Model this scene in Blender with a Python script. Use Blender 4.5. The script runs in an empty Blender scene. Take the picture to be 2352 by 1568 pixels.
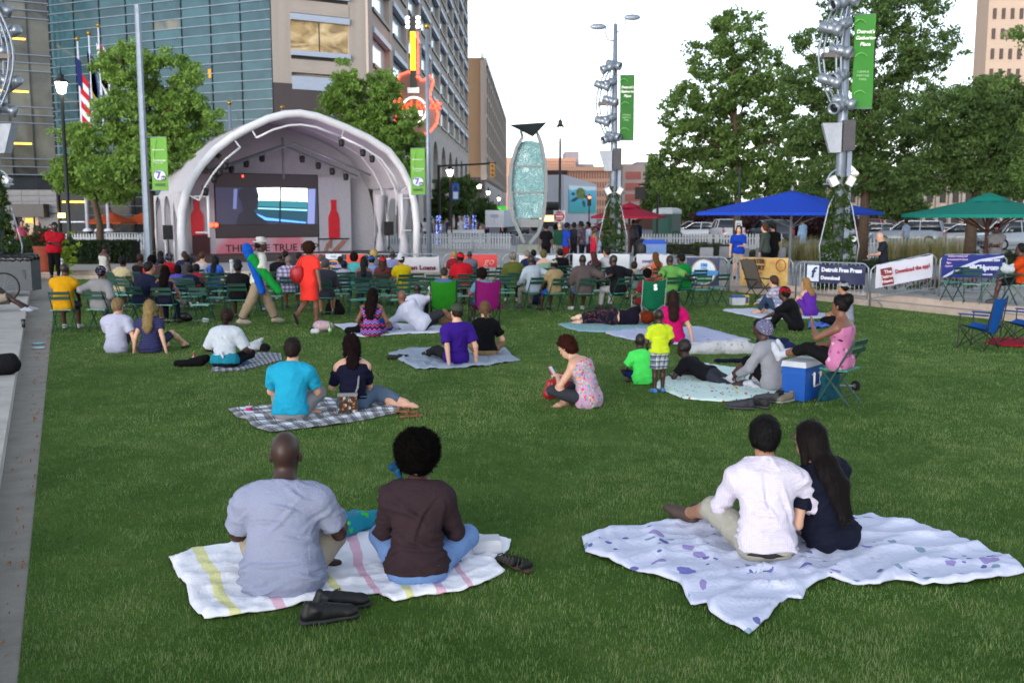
import bpy,math,random
import numpy as np
from mathutils import Vector,Matrix
R = math.radians
rng = np.random.default_rng(7)
random.seed(7)
scene = bpy.context.scene
COL = scene.collection

# ---------------------------------------------------------------- camera
CAM_H,FPX,PITCH = 2.4,2287.0,math.atan(294/2287)
cd = bpy.data.cameras.new('camera');cam = bpy.data.objects.new('camera',cd);COL.objects.link(cam)
cam.location = (0,0,CAM_H);cam.rotation_euler = (R(90) - PITCH,0,0)
cd.sensor_width = 36;cd.lens = 35;cd.clip_end = 2000;cd.clip_start = 0.05
cd.dof.use_dof = True;cd.dof.focus_distance = 8.2;cd.dof.aperture_fstop = 3.0
scene.camera = cam
# ---------------------------------------------------------------- sky and sun
SUN_EL,SUN_AZ = 9.0,205.0           # low sun behind the camera, dusk
world = bpy.data.worlds.new('World');scene.world = world;world.use_nodes = True
nt = world.node_tree;bg = nt.nodes['Background']
sky = nt.nodes.new('ShaderNodeTexSky');sky.sky_type = 'NISHITA';sky.sun_disc = False
sky.sun_elevation = R(SUN_EL);sky.sun_rotation = R(SUN_AZ);sky.altitude = 100;sky.air_density = 1.0;sky.dust_density = 1.0;sky.ozone_density = 1.2
hs = nt.nodes.new('ShaderNodeHueSaturation');hs.inputs['Saturation'].default_value = 0.34
cool = nt.nodes.new('ShaderNodeMixRGB');cool.blend_type = 'MULTIPLY';cool.inputs[0].default_value = 1;cool.inputs[2].default_value = (.93,.99,1.07,1)   # thin blue evening haze
nt.links.new(sky.outputs[0],hs.inputs['Color']);nt.links.new(hs.outputs[0],cool.inputs[1]);nt.links.new(cool.outputs[0],bg.inputs[0])
bg.inputs[1].default_value = 0.15
sd = bpy.data.lights.new('sun','SUN');sun = bpy.data.objects.new('sun',sd);COL.objects.link(sun)
sd.energy = 0.2;sd.angle = R(25);sd.color = (1.0,0.80,0.66)
_a = R(SUN_AZ);_d = Vector((math.sin(_a)*math.cos(R(SUN_EL)),math.cos(_a)*math.cos(R(SUN_EL)),math.sin(R(SUN_EL))))
sun.rotation_euler = _d.to_track_quat('Z','Y').to_euler();sun.location = (0,-30,40)
vs = scene.view_settings;vs.view_transform = 'Standard';vs.look = 'None';vs.gamma = 1;vs.exposure = 1.65
scene.render.engine = 'CYCLES'
cy = scene.cycles;cy.use_denoising = True;cy.max_bounces = 6;cy.diffuse_bounces = 3;cy.glossy_bounces = 3;cy.transmission_bounces = 4;cy.transparent_max_bounces = 8
try: cy.denoiser = 'OPENIMAGEDENOISE'
except Exception: pass

# ---------------------------------------------------------------- pixel rays (photo read at 2352 x 1568)
_cp,_sp = math.cos(PITCH),math.sin(PITCH)
def ray(u,v):
    x = (u - 1176)/FPX;y = -(v - 784)/FPX
    return np.array((x,_cp + y*_sp,-_sp + y*_cp))
def P(u,v,z=0.0):                     # pixel -> point on the level z
    d = ray(u,v);t = (z - CAM_H)/d[2]
    return np.array((d[0]*t,d[1]*t,z))
def PY(u,v,y):                        # pixel -> point at depth y
    d = ray(u,v);t = y/d[1]
    return np.array((d[0]*t,y,CAM_H + d[2]*t))
def PL(u,v,p0,az):                   # pixel -> point on the vertical plane through p0 whose level direction has this azimuth
    d = ray(u,v);n = np.array((math.cos(az),-math.sin(az)))
    t = (p0[0]*n[0] + p0[1]*n[1])/(d[0]*n[0] + d[1]*n[1])
    return np.array((d[0]*t,d[1]*t,CAM_H + d[2]*t))
def PXM(y): return FPX/y              # pixels per metre at depth y

# ---------------------------------------------------------------- materials
_M = {}
def lin(c):
    if isinstance(c,str):
        c = c.lstrip('#');s = [int(c[i:i + 2],16)/255 for i in (0,2,4)]
        return tuple(x/12.92 if x <= .04045 else ((x + .055)/1.055) ** 2.4 for x in s)
    return tuple(c[:3])
class NT:
    def __init__(s,name):
        s.m = bpy.data.materials.new(name);s.m.use_nodes = True;s.t = s.m.node_tree
        s.b = s.t.nodes['Principled BSDF'];s.out = s.t.nodes['Material Output']
    def n(s,t,**k):
        o = s.t.nodes.new('ShaderNode' + t)
        for a,b in k.items():
            if a.startswith('i_'): o.inputs[int(a[2:]) if a[2:].isdigit() else a[2:].replace('_',' ')].default_value = b
            else: setattr(o,a,b)
        return o
    def l(s,a,b): s.t.links.new(a,b)
    def ramp(s,fac,stops,interp='LINEAR'):
        r = s.n('ValToRGB');cr = r.color_ramp;cr.interpolation = interp
        while len(cr.elements) < len(stops): cr.elements.new(.5)
        for e,(p,c) in zip(cr.elements,stops): e.position = p;e.color = (*lin(c),1)
        s.l(fac,r.inputs[0]);return r.outputs[0]
    def coord(s,kind='Object',scale=(1,1,1),rot=(0,0,0)):
        c = s.n('TexCoord');m = s.n('Mapping');m.inputs['Scale'].default_value = scale;m.inputs['Rotation'].default_value = rot
        s.l(c.outputs[kind],m.inputs[0]);return m.outputs[0]
    def noise(s,vec,sc,det=4,rough=.55,dist=0):
        n = s.n('TexNoise',i_Scale=sc,i_Detail=det,i_Roughness=rough,i_Distortion=dist);s.l(vec,n.inputs['Vector']);return n.outputs['Fac']
    def mix(s,fac,a,b,mode='MIX'):
        m = s.n('MixRGB',blend_type=mode)
        for i,x in ((0,fac),(1,a),(2,b)):
            if isinstance(x,(int,float)): m.inputs[i].default_value = x
            elif isinstance(x,(tuple,str)): m.inputs[i].default_value = (*lin(x),1)
            else: s.l(x,m.inputs[i])
        return m.outputs[0]
    def math(s,op,a,b=0.0,c=0.0):
        m = s.n('Math',operation=op)
        for i,x in enumerate((a,b,c)):
            if isinstance(x,(int,float)): m.inputs[i].default_value = x
            else: s.l(x,m.inputs[i])
        return m.outputs[0]
    def sep(s,vec):
        x = s.n('SeparateXYZ');s.l(vec,x.inputs[0]);return x.outputs
    def bump(s,h,strength=.3,dist=.01):
        b = s.n('Bump',i_Strength=strength,i_Distance=dist);s.l(h,b.inputs['Height']);s.l(b.outputs[0],s.b.inputs['Normal'])
    def base(s,c):
        if isinstance(c,(tuple,str)): s.b.inputs['Base Color'].default_value = (*lin(c),1)
        else: s.l(c,s.b.inputs['Base Color'])
    def set(s,rough=.6,metal=0,spec=.5,**k):
        s.b.inputs['Roughness'].default_value = rough;s.b.inputs['Metallic'].default_value = metal
        s.b.inputs['Specular IOR Level'].default_value = spec
        for a,v in k.items(): s.b.inputs[a.replace('_',' ')].default_value = v
def mat(c,rough=.6,metal=0,var=.12,sc=6,bump=0,bsc=60,spec=.4,emit=0,kind='Object'):
    key = ('m',c,rough,metal,var,sc,bump,bsc,spec,emit,kind)
    if key in _M: return _M[key]
    m = NT('surface_%d' % len(_M));m.set(rough,metal,spec)
    if emit:
        m.base((0.02,0.02,0.02));m.b.inputs['Emission Color'].default_value = (*lin(c),1);m.b.inputs['Emission Strength'].default_value = emit
        _M[key] = m.m;return m.m
    vec = m.coord(kind)
    if var:
        f = m.noise(vec,sc,5);k = lin(c)
        m.base(m.ramp(f,[(.3,tuple(x*(1 - var) for x in k)),(.7,tuple(min(1,x*(1 + var)) for x in k))]))
    else: m.base(c)
    if bump: m.bump(m.noise(vec,bsc,5,.6),bump,.01)
    _M[key] = m.m;return m.m
def wrinkle(m):                                                 # sharp soft creases, mostly across the body
    a = m.noise(m.coord(scale=(1,1,2.8)),6,3,.5,1.6);b = m.noise(m.coord(scale=(1.6,1.6,1),rot=(0,.7,.4)),5,2,.5,1.2)
    r = lambda x: m.math('SUBTRACT',1.0,m.math('MULTIPLY',m.math('ABSOLUTE',m.math('SUBTRACT',x,.5)),5.0));return m.math('ADD',m.math('MAXIMUM',r(a),0.0),m.math('MULTIPLY',m.math('MAXIMUM',r(b),0.0),.7))
def cloth(c,rough=.85,weave=260,fold=.35,var=.10):          # plain fabric: fine weave + soft creases
    key = ('c',c,rough,weave,fold)
    if key in _M: return _M[key]
    m = NT('fabric_%d' % len(_M));m.set(rough,0,.12)
    v = m.coord();k = tuple(x*.85 for x in lin(c))
    f = m.noise(v,9,6,.65,.6)
    m.base(m.ramp(f,[(.3,tuple(x*(1 - var) for x in k)),(.7,tuple(min(1,x*(1 + var)) for x in k))]))
    n2 = m.noise(v,weave,2)
    m.bump(m.math('ADD',wrinkle(m),m.math('MULTIPLY',n2,.05)),fold*.4,.04)
    _M[key] = m.m;return m.m

# ---------------------------------------------------------------- mesh building
def link(o,parent=None):
    COL.objects.link(o)
    if parent is not None: o.parent = parent
    return o
def tag(o,label=None,cat=None,group=None,kind=None):
    for k,v in (('label',label),('category',cat),('group',group),('kind',kind)):
        if v: o[k] = v
    return o
def empty(name,loc=(0,0,0),rz=0.0,label=None,cat=None,group=None):
    o = bpy.data.objects.new(name,None);o.empty_display_size = .1;o.location = Vector(loc);o.rotation_euler = (0,0,rz)
    link(o);return tag(o,label,cat,group)
def rot_to(d):                           # matrix whose z axis is d
    return Vector(d).to_track_quat('Z','Y').to_matrix()
class MB:
    def __init__(s): s.v = [];s.f = [];s.mi = [];s.uv = None;s.cur = 0
    def add(s,vs,fs):
        o = len(s.v);s.v += [tuple(map(float,p)) for p in vs];s.f += [tuple(i + o for i in f) for f in fs];s.mi += [s.cur]*len(fs);return s
    def m(s,i): s.cur = i;return s
    def box(s,c,d,rz=0.0,rot=None,taper=1.0):
        x,y,z = d[0]/2,d[1]/2,d[2]/2;M = rot if rot is not None else Matrix.Rotation(rz,3,'Z')
        vs = []
        for k in (-1,1):
            t = taper if k > 0 else 1
            for i,j in ((-1,-1),(1,-1),(1,1),(-1,1)):
                p = M @ Vector((i*x*t,j*y*t,k*z));vs.append((p.x + c[0],p.y + c[1],p.z + c[2]))
        return s.add(vs,[(3,2,1,0),(4,5,6,7),(0,1,5,4),(1,2,6,5),(2,3,7,6),(3,0,4,7)])
    def beam(s,a,b,w,t,up=(0,0,1)):   # box from a to b, w across, t along up
        a,b = Vector(a),Vector(b);d = (b - a);L = d.length;d.normalize();sd_ = d.cross(Vector(up))
        if sd_.length < 1e-4: sd_ = d.cross(Vector((1,0,0)))
        sd_.normalize();u = sd_.cross(d);M = Matrix((sd_,d,u)).transposed()
        return s.box((a + b)/2,(w,L,t),rot=M)
    def cyl(s,a,b,r0,r1=None,n=8,cap=True):
        r1 = r0 if r1 is None else r1;a,b = Vector(a),Vector(b);M = rot_to(b - a);vs = []
        for p,r in ((a,r0),(b,r1)):
            for i in range(n):
                q = 2*math.pi*i/n;w = M @ Vector((math.cos(q)*r,math.sin(q)*r,0));vs.append(p + w)
        fs = [(i,(i + 1) % n,n + (i + 1) % n,n + i) for i in range(n)]
        if cap: fs += [tuple(range(n - 1,-1,-1)),tuple(range(n,2*n))]
        return s.add(vs,fs)
    def tube(s,pts,r,n=6,closed=False):
        pts = [Vector(p) for p in pts];k = len(pts);vs = [];fs = [];M = None
        for i,p in enumerate(pts):
            d = (pts[(i + 1) % k] - pts[i - 1]) if closed else (pts[min(i + 1,k - 1)] - pts[max(i - 1,0)])
            d.normalize()
            if M is None: M = rot_to(d)
            else:
                z0 = M @ Vector((0,0,1));M = z0.rotation_difference(d).to_matrix() @ M
            rr = r[i] if isinstance(r,(list,tuple)) else r
            for j in range(n):
                q = 2*math.pi*j/n;vs.append(p + M @ Vector((math.cos(q)*rr,math.sin(q)*rr,0)))
        for i in range(k if closed else k - 1):
            for j in range(n):
                fs.append((i*n + j,i*n + (j + 1) % n,((i + 1) % k)*n + (j + 1) % n,((i + 1) % k)*n + j))
        if not closed: fs += [tuple(range(n - 1,-1,-1)),tuple(range((k - 1)*n,k*n))]
        return s.add(vs,fs)
    def lathe(s,prof,c=(0,0,0),n=16,sx=1,sy=1):
        vs = [];k = len(prof)
        for r,z in prof:
            for j in range(n):
                q = 2*math.pi*j/n;vs.append((c[0] + math.cos(q)*r*sx,c[1] + math.sin(q)*r*sy,c[2] + z))
        fs = [(i*n + j,i*n + (j + 1) % n,(i + 1)*n + (j + 1) % n,(i + 1)*n + j) for i in range(k - 1) for j in range(n)]
        fs += [tuple(range(n - 1,-1,-1)),tuple(range((k - 1)*n,k*n))]
        return s.add(vs,fs)
    def prism(s,poly,ext):                 # poly: 3D points (loop), ext: extrusion vector
        n = len(poly);e = Vector(ext);vs = [Vector(p) for p in poly] + [Vector(p) + e for p in poly]
        fs = [tuple(range(n - 1,-1,-1)),tuple(range(n,2*n))] + [(i,(i + 1) % n,n + (i + 1) % n,n + i) for i in range(n)]
        return s.add(vs,fs)
    def mesh(s,name,mats):
        me = bpy.data.meshes.new(name);me.from_pydata(s.v,[],s.f)
        for m in (mats if isinstance(mats,(list,tuple)) else [mats]): me.materials.append(m)
        if any(s.mi): me.polygons.foreach_set('material_index',s.mi)
        return me
    def build(s,name,mats,parent=None,smooth=False,kind=None):
        me = s.mesh(name,mats)
        if smooth: me.polygons.foreach_set('use_smooth',[True]*len(me.polygons))
        o = link(bpy.data.objects.new(name,me),parent)
        if kind: o['kind'] = kind
        return o
def obj_from(name,me,parent=None,loc=None,rot=None,scale=None):
    o = bpy.data.objects.new(name,me);link(o,parent)
    if loc is not None: o.location = Vector(loc)
    if rot is not None: o.rotation_euler = rot
    if scale is not None: o.scale = scale
    return o
def np_mesh(name,V,F,mats,smooth=False,tri=False):
    V = np.asarray(V,np.float32);F = np.asarray(F,np.int32);k = F.shape[1]
    me = bpy.data.meshes.new(name);me.vertices.add(len(V));me.vertices.foreach_set('co',V.ravel())
    me.loops.add(F.size);me.loops.foreach_set('vertex_index',F.ravel())
    me.polygons.add(len(F));me.polygons.foreach_set('loop_start',np.arange(0,F.size,k,dtype=np.int32))
    try: me.polygons.foreach_set('loop_total',np.full(len(F),k,np.int32))
    except Exception: pass
    if smooth: me.polygons.foreach_set('use_smooth',np.ones(len(F),bool))
    me.update(calc_edges=True)
    for m in (mats if isinstance(mats,(list,tuple)) else [mats]): me.materials.append(m)
    return me
def copy_tree(o,parent=None,label=None,loc=None,rz=None):
    c = o.copy();COL.objects.link(c);c.parent = parent
    if label: c['label'] = label
    if loc is not None: c.location = Vector(loc)
    if rz is not None: c.rotation_euler = (0,0,rz)
    for ch in o.children: copy_tree(ch,c)
    return c
def text_mesh(body,size,mat_,name='lettering',extrude=.004,bold=False,shear=0,align='CENTER',sx=1.0,parent=None,loc=(0,0,0),rot=(R(90),0,0),offset=0):
    cu = bpy.data.curves.new(name,'FONT');cu.body = body;cu.size = size;cu.extrude = extrude;cu.align_x = align;cu.align_y = 'CENTER';cu.shear = shear;cu.resolution_u = 2;cu.offset = offset
    cu.materials.append(mat_)
    o = bpy.data.objects.new(name,cu);link(o,parent);o.location = Vector(loc);o.rotation_euler = rot;o.scale = (sx,1,1)
    return o
# ---------------------------------------------------------------- distance-field modelling for bodies, clothes, hair and soft things
import zlib
def crc(t): return zlib.crc32(t.encode())
def nrm(a): a = np.asarray(a,float);return a/(np.linalg.norm(a) + 1e-12)
def cap(a,b,ra,rb=None,k=.02,flat=None,fa=1.0,cutb=False,cuta=False,op='+'):
    return dict(t='c',a=np.asarray(a,float),b=np.asarray(b,float),ra=ra,rb=ra if rb is None else rb,k=k,fl=None if flat is None else nrm(flat),fa=fa,cb=cutb,ca=cuta,op=op)
def ell(c,r,M=None,k=.02,op='+'):
    return dict(t='e',c=np.asarray(c,float),r=np.asarray(r,float),M=np.eye(3) if M is None else np.asarray(M,float),k=k,op=op)
def cut(p,n,k=0.0): return dict(t='p',c=np.asarray(p,float),n=nrm(n),k=k,op='&')
def smin(a,b,k):
    if k <= 0: return np.minimum(a,b)
    h = np.clip(.5 + .5*(b - a)/k,0,1);return b*(1 - h) + a*h - k*h*(1 - h)
def pbounds(p):
    if p['t'] == 'c':
        r = max(p['ra'],p['rb'])*max(1,p['fa']);return np.minimum(p['a'],p['b']) - r,np.maximum(p['a'],p['b']) + r
    r = np.abs(p['M']) @ p['r'];return p['c'] - r,p['c'] + r
def pdist(p,X):
    if p['t'] == 'p': return (X - p['c'].astype(np.float32)) @ p['n'].astype(np.float32)
    if p['t'] == 'e':
        q = (X - p['c'].astype(np.float32)) @ p['M'].astype(np.float32)      # columns of M = local axes
        r = p['r'].astype(np.float32);k0 = np.linalg.norm(q/r,axis=-1);k1 = np.linalg.norm(q/(r*r),axis=-1)
        return k0*(k0 - 1)/np.maximum(k1,1e-6)
    a,b = p['a'].astype(np.float32),p['b'].astype(np.float32);ab = b - a;L2 = float(ab @ ab) + 1e-12
    Y = X - a;t = np.clip((Y @ ab)/L2,0,1);W = Y - t[...,None]*ab
    if p['fl'] is not None:
        f = p['fl'].astype(np.float32);c = W @ f;W = W + (c*(1/p['fa'] - 1))[...,None]*f
    d = np.linalg.norm(W,axis=-1) - (p['ra'] + (p['rb'] - p['ra'])*t)
    if p['fl'] is not None and p['fa'] < 1: d = d*(.5 + .5*p['fa'])
    if p['cb']: d = np.maximum(d,(X - b) @ nrm(ab).astype(np.float32))
    if p['ca']: d = np.maximum(d,(a - X) @ nrm(ab).astype(np.float32))
    return d
def sdf_grid(prims,h,fold=0,ffreq=30,seed=0,extra=.0):
    pos = [p for p in prims if p['op'] == '+']
    lo = np.min([pbounds(p)[0] for p in pos],0) - 3*h - extra;hi = np.max([pbounds(p)[1] for p in pos],0) + 3*h + extra
    n = np.ceil((hi - lo)/h).astype(int) + 1
    ax = [(lo[i] + h*np.arange(n[i])).astype(np.float32) for i in range(3)]
    D = np.full(n,1.0,np.float32)
    for p in prims:
        if p['op'] == '&':
            X = np.stack(np.meshgrid(*ax,indexing='ij'),-1);d = pdist(p,X);D = np.maximum(D,d) if p['k'] <= 0 else -smin(-D,-d,p['k']);continue
        a,b = pbounds(p);m = 3*h + p['k'] + extra
        i0 = np.clip(((a - m - lo)/h).astype(int),0,n - 1);i1 = np.clip(((b + m - lo)/h).astype(int) + 2,1,n)
        sl = tuple(slice(i0[j],i1[j]) for j in range(3))
        X = np.stack(np.meshgrid(*[ax[j][sl[j]] for j in range(3)],indexing='ij'),-1);d = pdist(p,X)
        D[sl] = smin(D[sl],d,p['k']) if p['op'] == '+' else np.maximum(D[sl],-d)
    if fold:
        r = np.random.default_rng(seed);X = np.stack(np.meshgrid(*ax,indexing='ij'),-1);s = 0
        for i in range(4):
            w = nrm(r.normal(size=3)*(1,.8,1.6))*ffreq*(.6 + .8*r.random());w2 = nrm(r.normal(size=3))*ffreq*.35
            s = s + np.sin(X @ w.astype(np.float32) + 1.6*np.sin(X @ w2.astype(np.float32) + r.random()*6) + r.random()*6)
        s = s/4;D = D + fold*(1.3 - 2.4*np.sqrt(np.abs(s))).astype(np.float32)*-.8
    return D,lo,h
def net(D,lo,h):
    n = D.shape;S = D < 0
    c = np.zeros((n[0] - 1,n[1] - 1,n[2] - 1),np.int8)
    for i in (0,1):
        for j in (0,1):
            for k in (0,1): c += S[i:n[0] - 1 + i,j:n[1] - 1 + j,k:n[2] - 1 + k]
    act = (c > 0) & (c < 8);idx = np.argwhere(act)
    if not len(idx): return np.zeros((0,3)),np.zeros((0,4),int)
    vid = np.full(act.shape,-1,np.int64);vid[tuple(idx.T)] = np.arange(len(idx))
    acc = np.zeros((len(idx),3));cnt = np.zeros(len(idx))
    cor = [(i,j,k) for i in (0,1) for j in (0,1) for k in (0,1)]
    for a in cor:
        for d in range(3):
            if a[d]: continue
            b = list(a);b[d] = 1
            A = D[tuple((idx + a).T)];B = D[tuple((idx + b).T)];m = (A < 0) != (B < 0)
            t = np.where(m,A/np.where(m,A - B,1),0)
            p = np.array(a,float)[None] + 0*acc;p[:,d] += t
            acc += np.where(m[:,None],p,0);cnt += m
    V = lo + h*(idx + acc/cnt[:,None])
    Q = []
    for d in range(3):
        e,f = (d + 1) % 3,(d + 2) % 3
        sl0 = [slice(None)]*3;sl1 = [slice(None)]*3;sl0[d] = slice(0,-1);sl1[d] = slice(1,None)
        A = S[tuple(sl0)];B = S[tuple(sl1)];x = np.argwhere(A != B)
        x = x[(x[:,e] > 0) & (x[:,f] > 0) & (x[:,e] < n[e] - 1) & (x[:,f] < n[f] - 1)]
        fl = A[tuple(x.T)]
        q = []
        for oe,of in ((1,1),(0,1),(0,0),(1,0)):
            y = x.copy();y[:,e] -= oe;y[:,f] -= of;q.append(vid[tuple(y.T)])
        q = np.stack(q,1);q[~fl] = q[~fl][:,::-1];Q.append(q)
    return V,np.concatenate(Q)
def soft(name,prims,h,mats,parent=None,fold=0,ffreq=30,seed=0,extra=0.0,colf=None,z0=None,disp=None):
    D,lo,h = sdf_grid(prims,h,fold,ffreq,seed,extra);V,Q = net(D,lo,h)
    if disp is not None: V = V + disp(V)
    if z0 is not None: V[:,2] = np.maximum(V[:,2],z0)
    me = np_mesh(name,V,Q,mats,smooth=True)
    if colf is not None:
        at = me.color_attributes.new('Col','FLOAT_COLOR','POINT');C = np.ones((len(V),4),np.float32);C[:,:3] = colf(V);at.data.foreach_set('color',C.ravel())
    o = bpy.data.objects.new(name,me);link(o,parent);return o

def _skin_mat():
    m = NT('skin');m.set(.5,0,.4)
    a = m.n('Attribute',attribute_name='Col');v = m.coord()
    m.base(m.mix(.18,a.outputs['Color'],m.ramp(m.noise(v,14,4),[(.3,(.55,.5,.5)),(.7,(1,1,1))]),'MULTIPLY'))
    m.b.inputs['Subsurface Weight'].default_value = 0.0
    m.bump(m.noise(v,120,3),.08,.004);return m.m
SKIN = _skin_mat()
def hair_mat(c,rough=.45,curly=False):
    key = ('h',c,rough,curly)
    if key in _M: return _M[key]
    m = NT('hair_%d' % len(_M));m.set(.6 if not curly else .95,0,.16 if not curly else .05);k = lin(c)
    v = m.coord(scale=(1,1,.12) if not curly else (1,1,1));f = m.noise(v,70 if not curly else 90,4,.7)
    m.base(m.ramp(f,[(.3,tuple(x*.4 for x in k)),(.7,tuple(min(1,x*1.25) for x in k))]));m.bump(f,.6,.012)
    _M[key] = m.m;return m.m
def ik(a,t,l1,l2,hint):
    a,t = np.asarray(a,float),np.asarray(t,float);d = t - a;L = np.linalg.norm(d)
    if L > (l1 + l2)*.999: t = a + d/L*(l1 + l2)*.999;d = t - a;L = np.linalg.norm(d)
    u = d/L;x = (l1*l1 - l2*l2 + L*L)/(2*L);y = math.sqrt(max(l1*l1 - x*x,0))
    hn = np.asarray(hint,float);hn = hn - (hn @ u)*u;hn = nrm(hn)
    return a + u*x + hn*y,t

def creases(a,b,n,amp,seed):       # pulled folds: short ridges with a dip beside them, level at the waist, slanting at the shoulders
    def f(V):
        r = np.random.default_rng(seed);ax = nrm(b - a);L = np.linalg.norm(b - a);t = np.clip(((V - a) @ ax)/L,0,1);C = a + t[:,None]*(b - a);rad = V - C;rad /= np.linalg.norm(rad,axis=1)[:,None] + 1e-9;O = np.zeros(len(V));w0 = np.where(t < .45,2.2,1.0);w0 /= w0.sum()
        for i in r.choice(len(V),n,p=w0):
            c = V[i];th = r.normal(0,.22) if t[i] < .45 else r.normal(0,.75);tg = np.cross(rad[i],ax);tg = nrm(tg*math.cos(th) + ax*math.sin(th));up = nrm(np.cross(tg,rad[i]));q = V - c;s_ = q @ tg;ln = r.uniform(.05,.15);w = r.uniform(.011,.020);d = q @ up + r.normal(0,1.2)*s_*s_;g = np.exp(-(s_/ln) ** 2 - ((q @ rad[i])/.07) ** 2);O += amp*r.uniform(.5,1.2)*g*(np.exp(-(d/w) ** 2) - .55*np.exp(-((d - 1.7*w)/w) ** 2))
        return rad*np.clip(O,-.011,.020)[:,None]
    return f
SK = {'dark': '#4a3028','deep': '#3a251f','brown': '#7a5240','tan': '#a87a60','light': '#d3a48c','pale': '#e0b8a2'}
# default joints in metres for a 1.74 m adult; x right, y ahead, z up, origin on the ground below the hips
def pose(kind):
    p = dict(hz=.10,lean=8,hunch=14,side=0,twist=0,hy=0,hp=0,hr=0,sw=.185,L={},ldir=None,rdir=None)
    if kind == 'cross':     # cross-legged on the ground
        p.update(lf=(.12,.25,.07),rf=(-.10,.29,.06),lk=(-1,.25,.28),rk=(1,.25,.28),lh=(-.30,.36,.22),rh=(.30,.36,.22),lfd=(.9,.3,0),rfd=(-.9,.3,0),hunch=22,lean=12)
    elif kind == 'prop':    # leaning back on straight arms, legs ahead
        p.update(lean=-16,hunch=10,lf=(-.12,.80,.07),rf=(.12,.82,.07),lk=(-.2,0,1),rk=(.2,0,1),lh=(-.30,-.30,.05),rh=(.30,-.30,.05),lel=(-.4,-1,0),rel=(.4,-1,0))
    elif kind == 'knees':   # knees drawn up, arms round them
        p.update(lean=14,hunch=24,lf=(-.13,.52,.07),rf=(.13,.52,.07),lk=(-.2,.4,1),rk=(.2,.4,1),lh=(.02,.52,.34),rh=(-.02,.54,.32))
    elif kind == 'side':    # sitting with both legs folded to one side (right)
        p.update(lean=6,hunch=14,lf=(.42,-.02,.06),rf=(.62,.05,.06),lk=(-.1,1,.25),rk=(.6,1,.2),lh=(-.2,.36,.2),rh=(.2,.40,.2),lfd=(.8,-.5,0),rfd=(.8,-.5,0))
    elif kind == 'chair':
        p.update(hz=.55,lean=-4,hunch=10,lf=(-.14,.50,.08),rf=(.14,.50,.08),lk=(-.2,1,.8),rk=(.2,1,.8),lh=(-.16,.40,.64),rh=(.16,.40,.64))
    elif kind == 'stand':
        p.update(hz=.93,lean=2,hunch=6,lf=(-.10,-.02,.08),rf=(.10,.03,.08),lk=(-.1,1,0),rk=(.1,1,0),lh=(-.27,.08,.84),rh=(.27,.08,.84))
    return p
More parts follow.
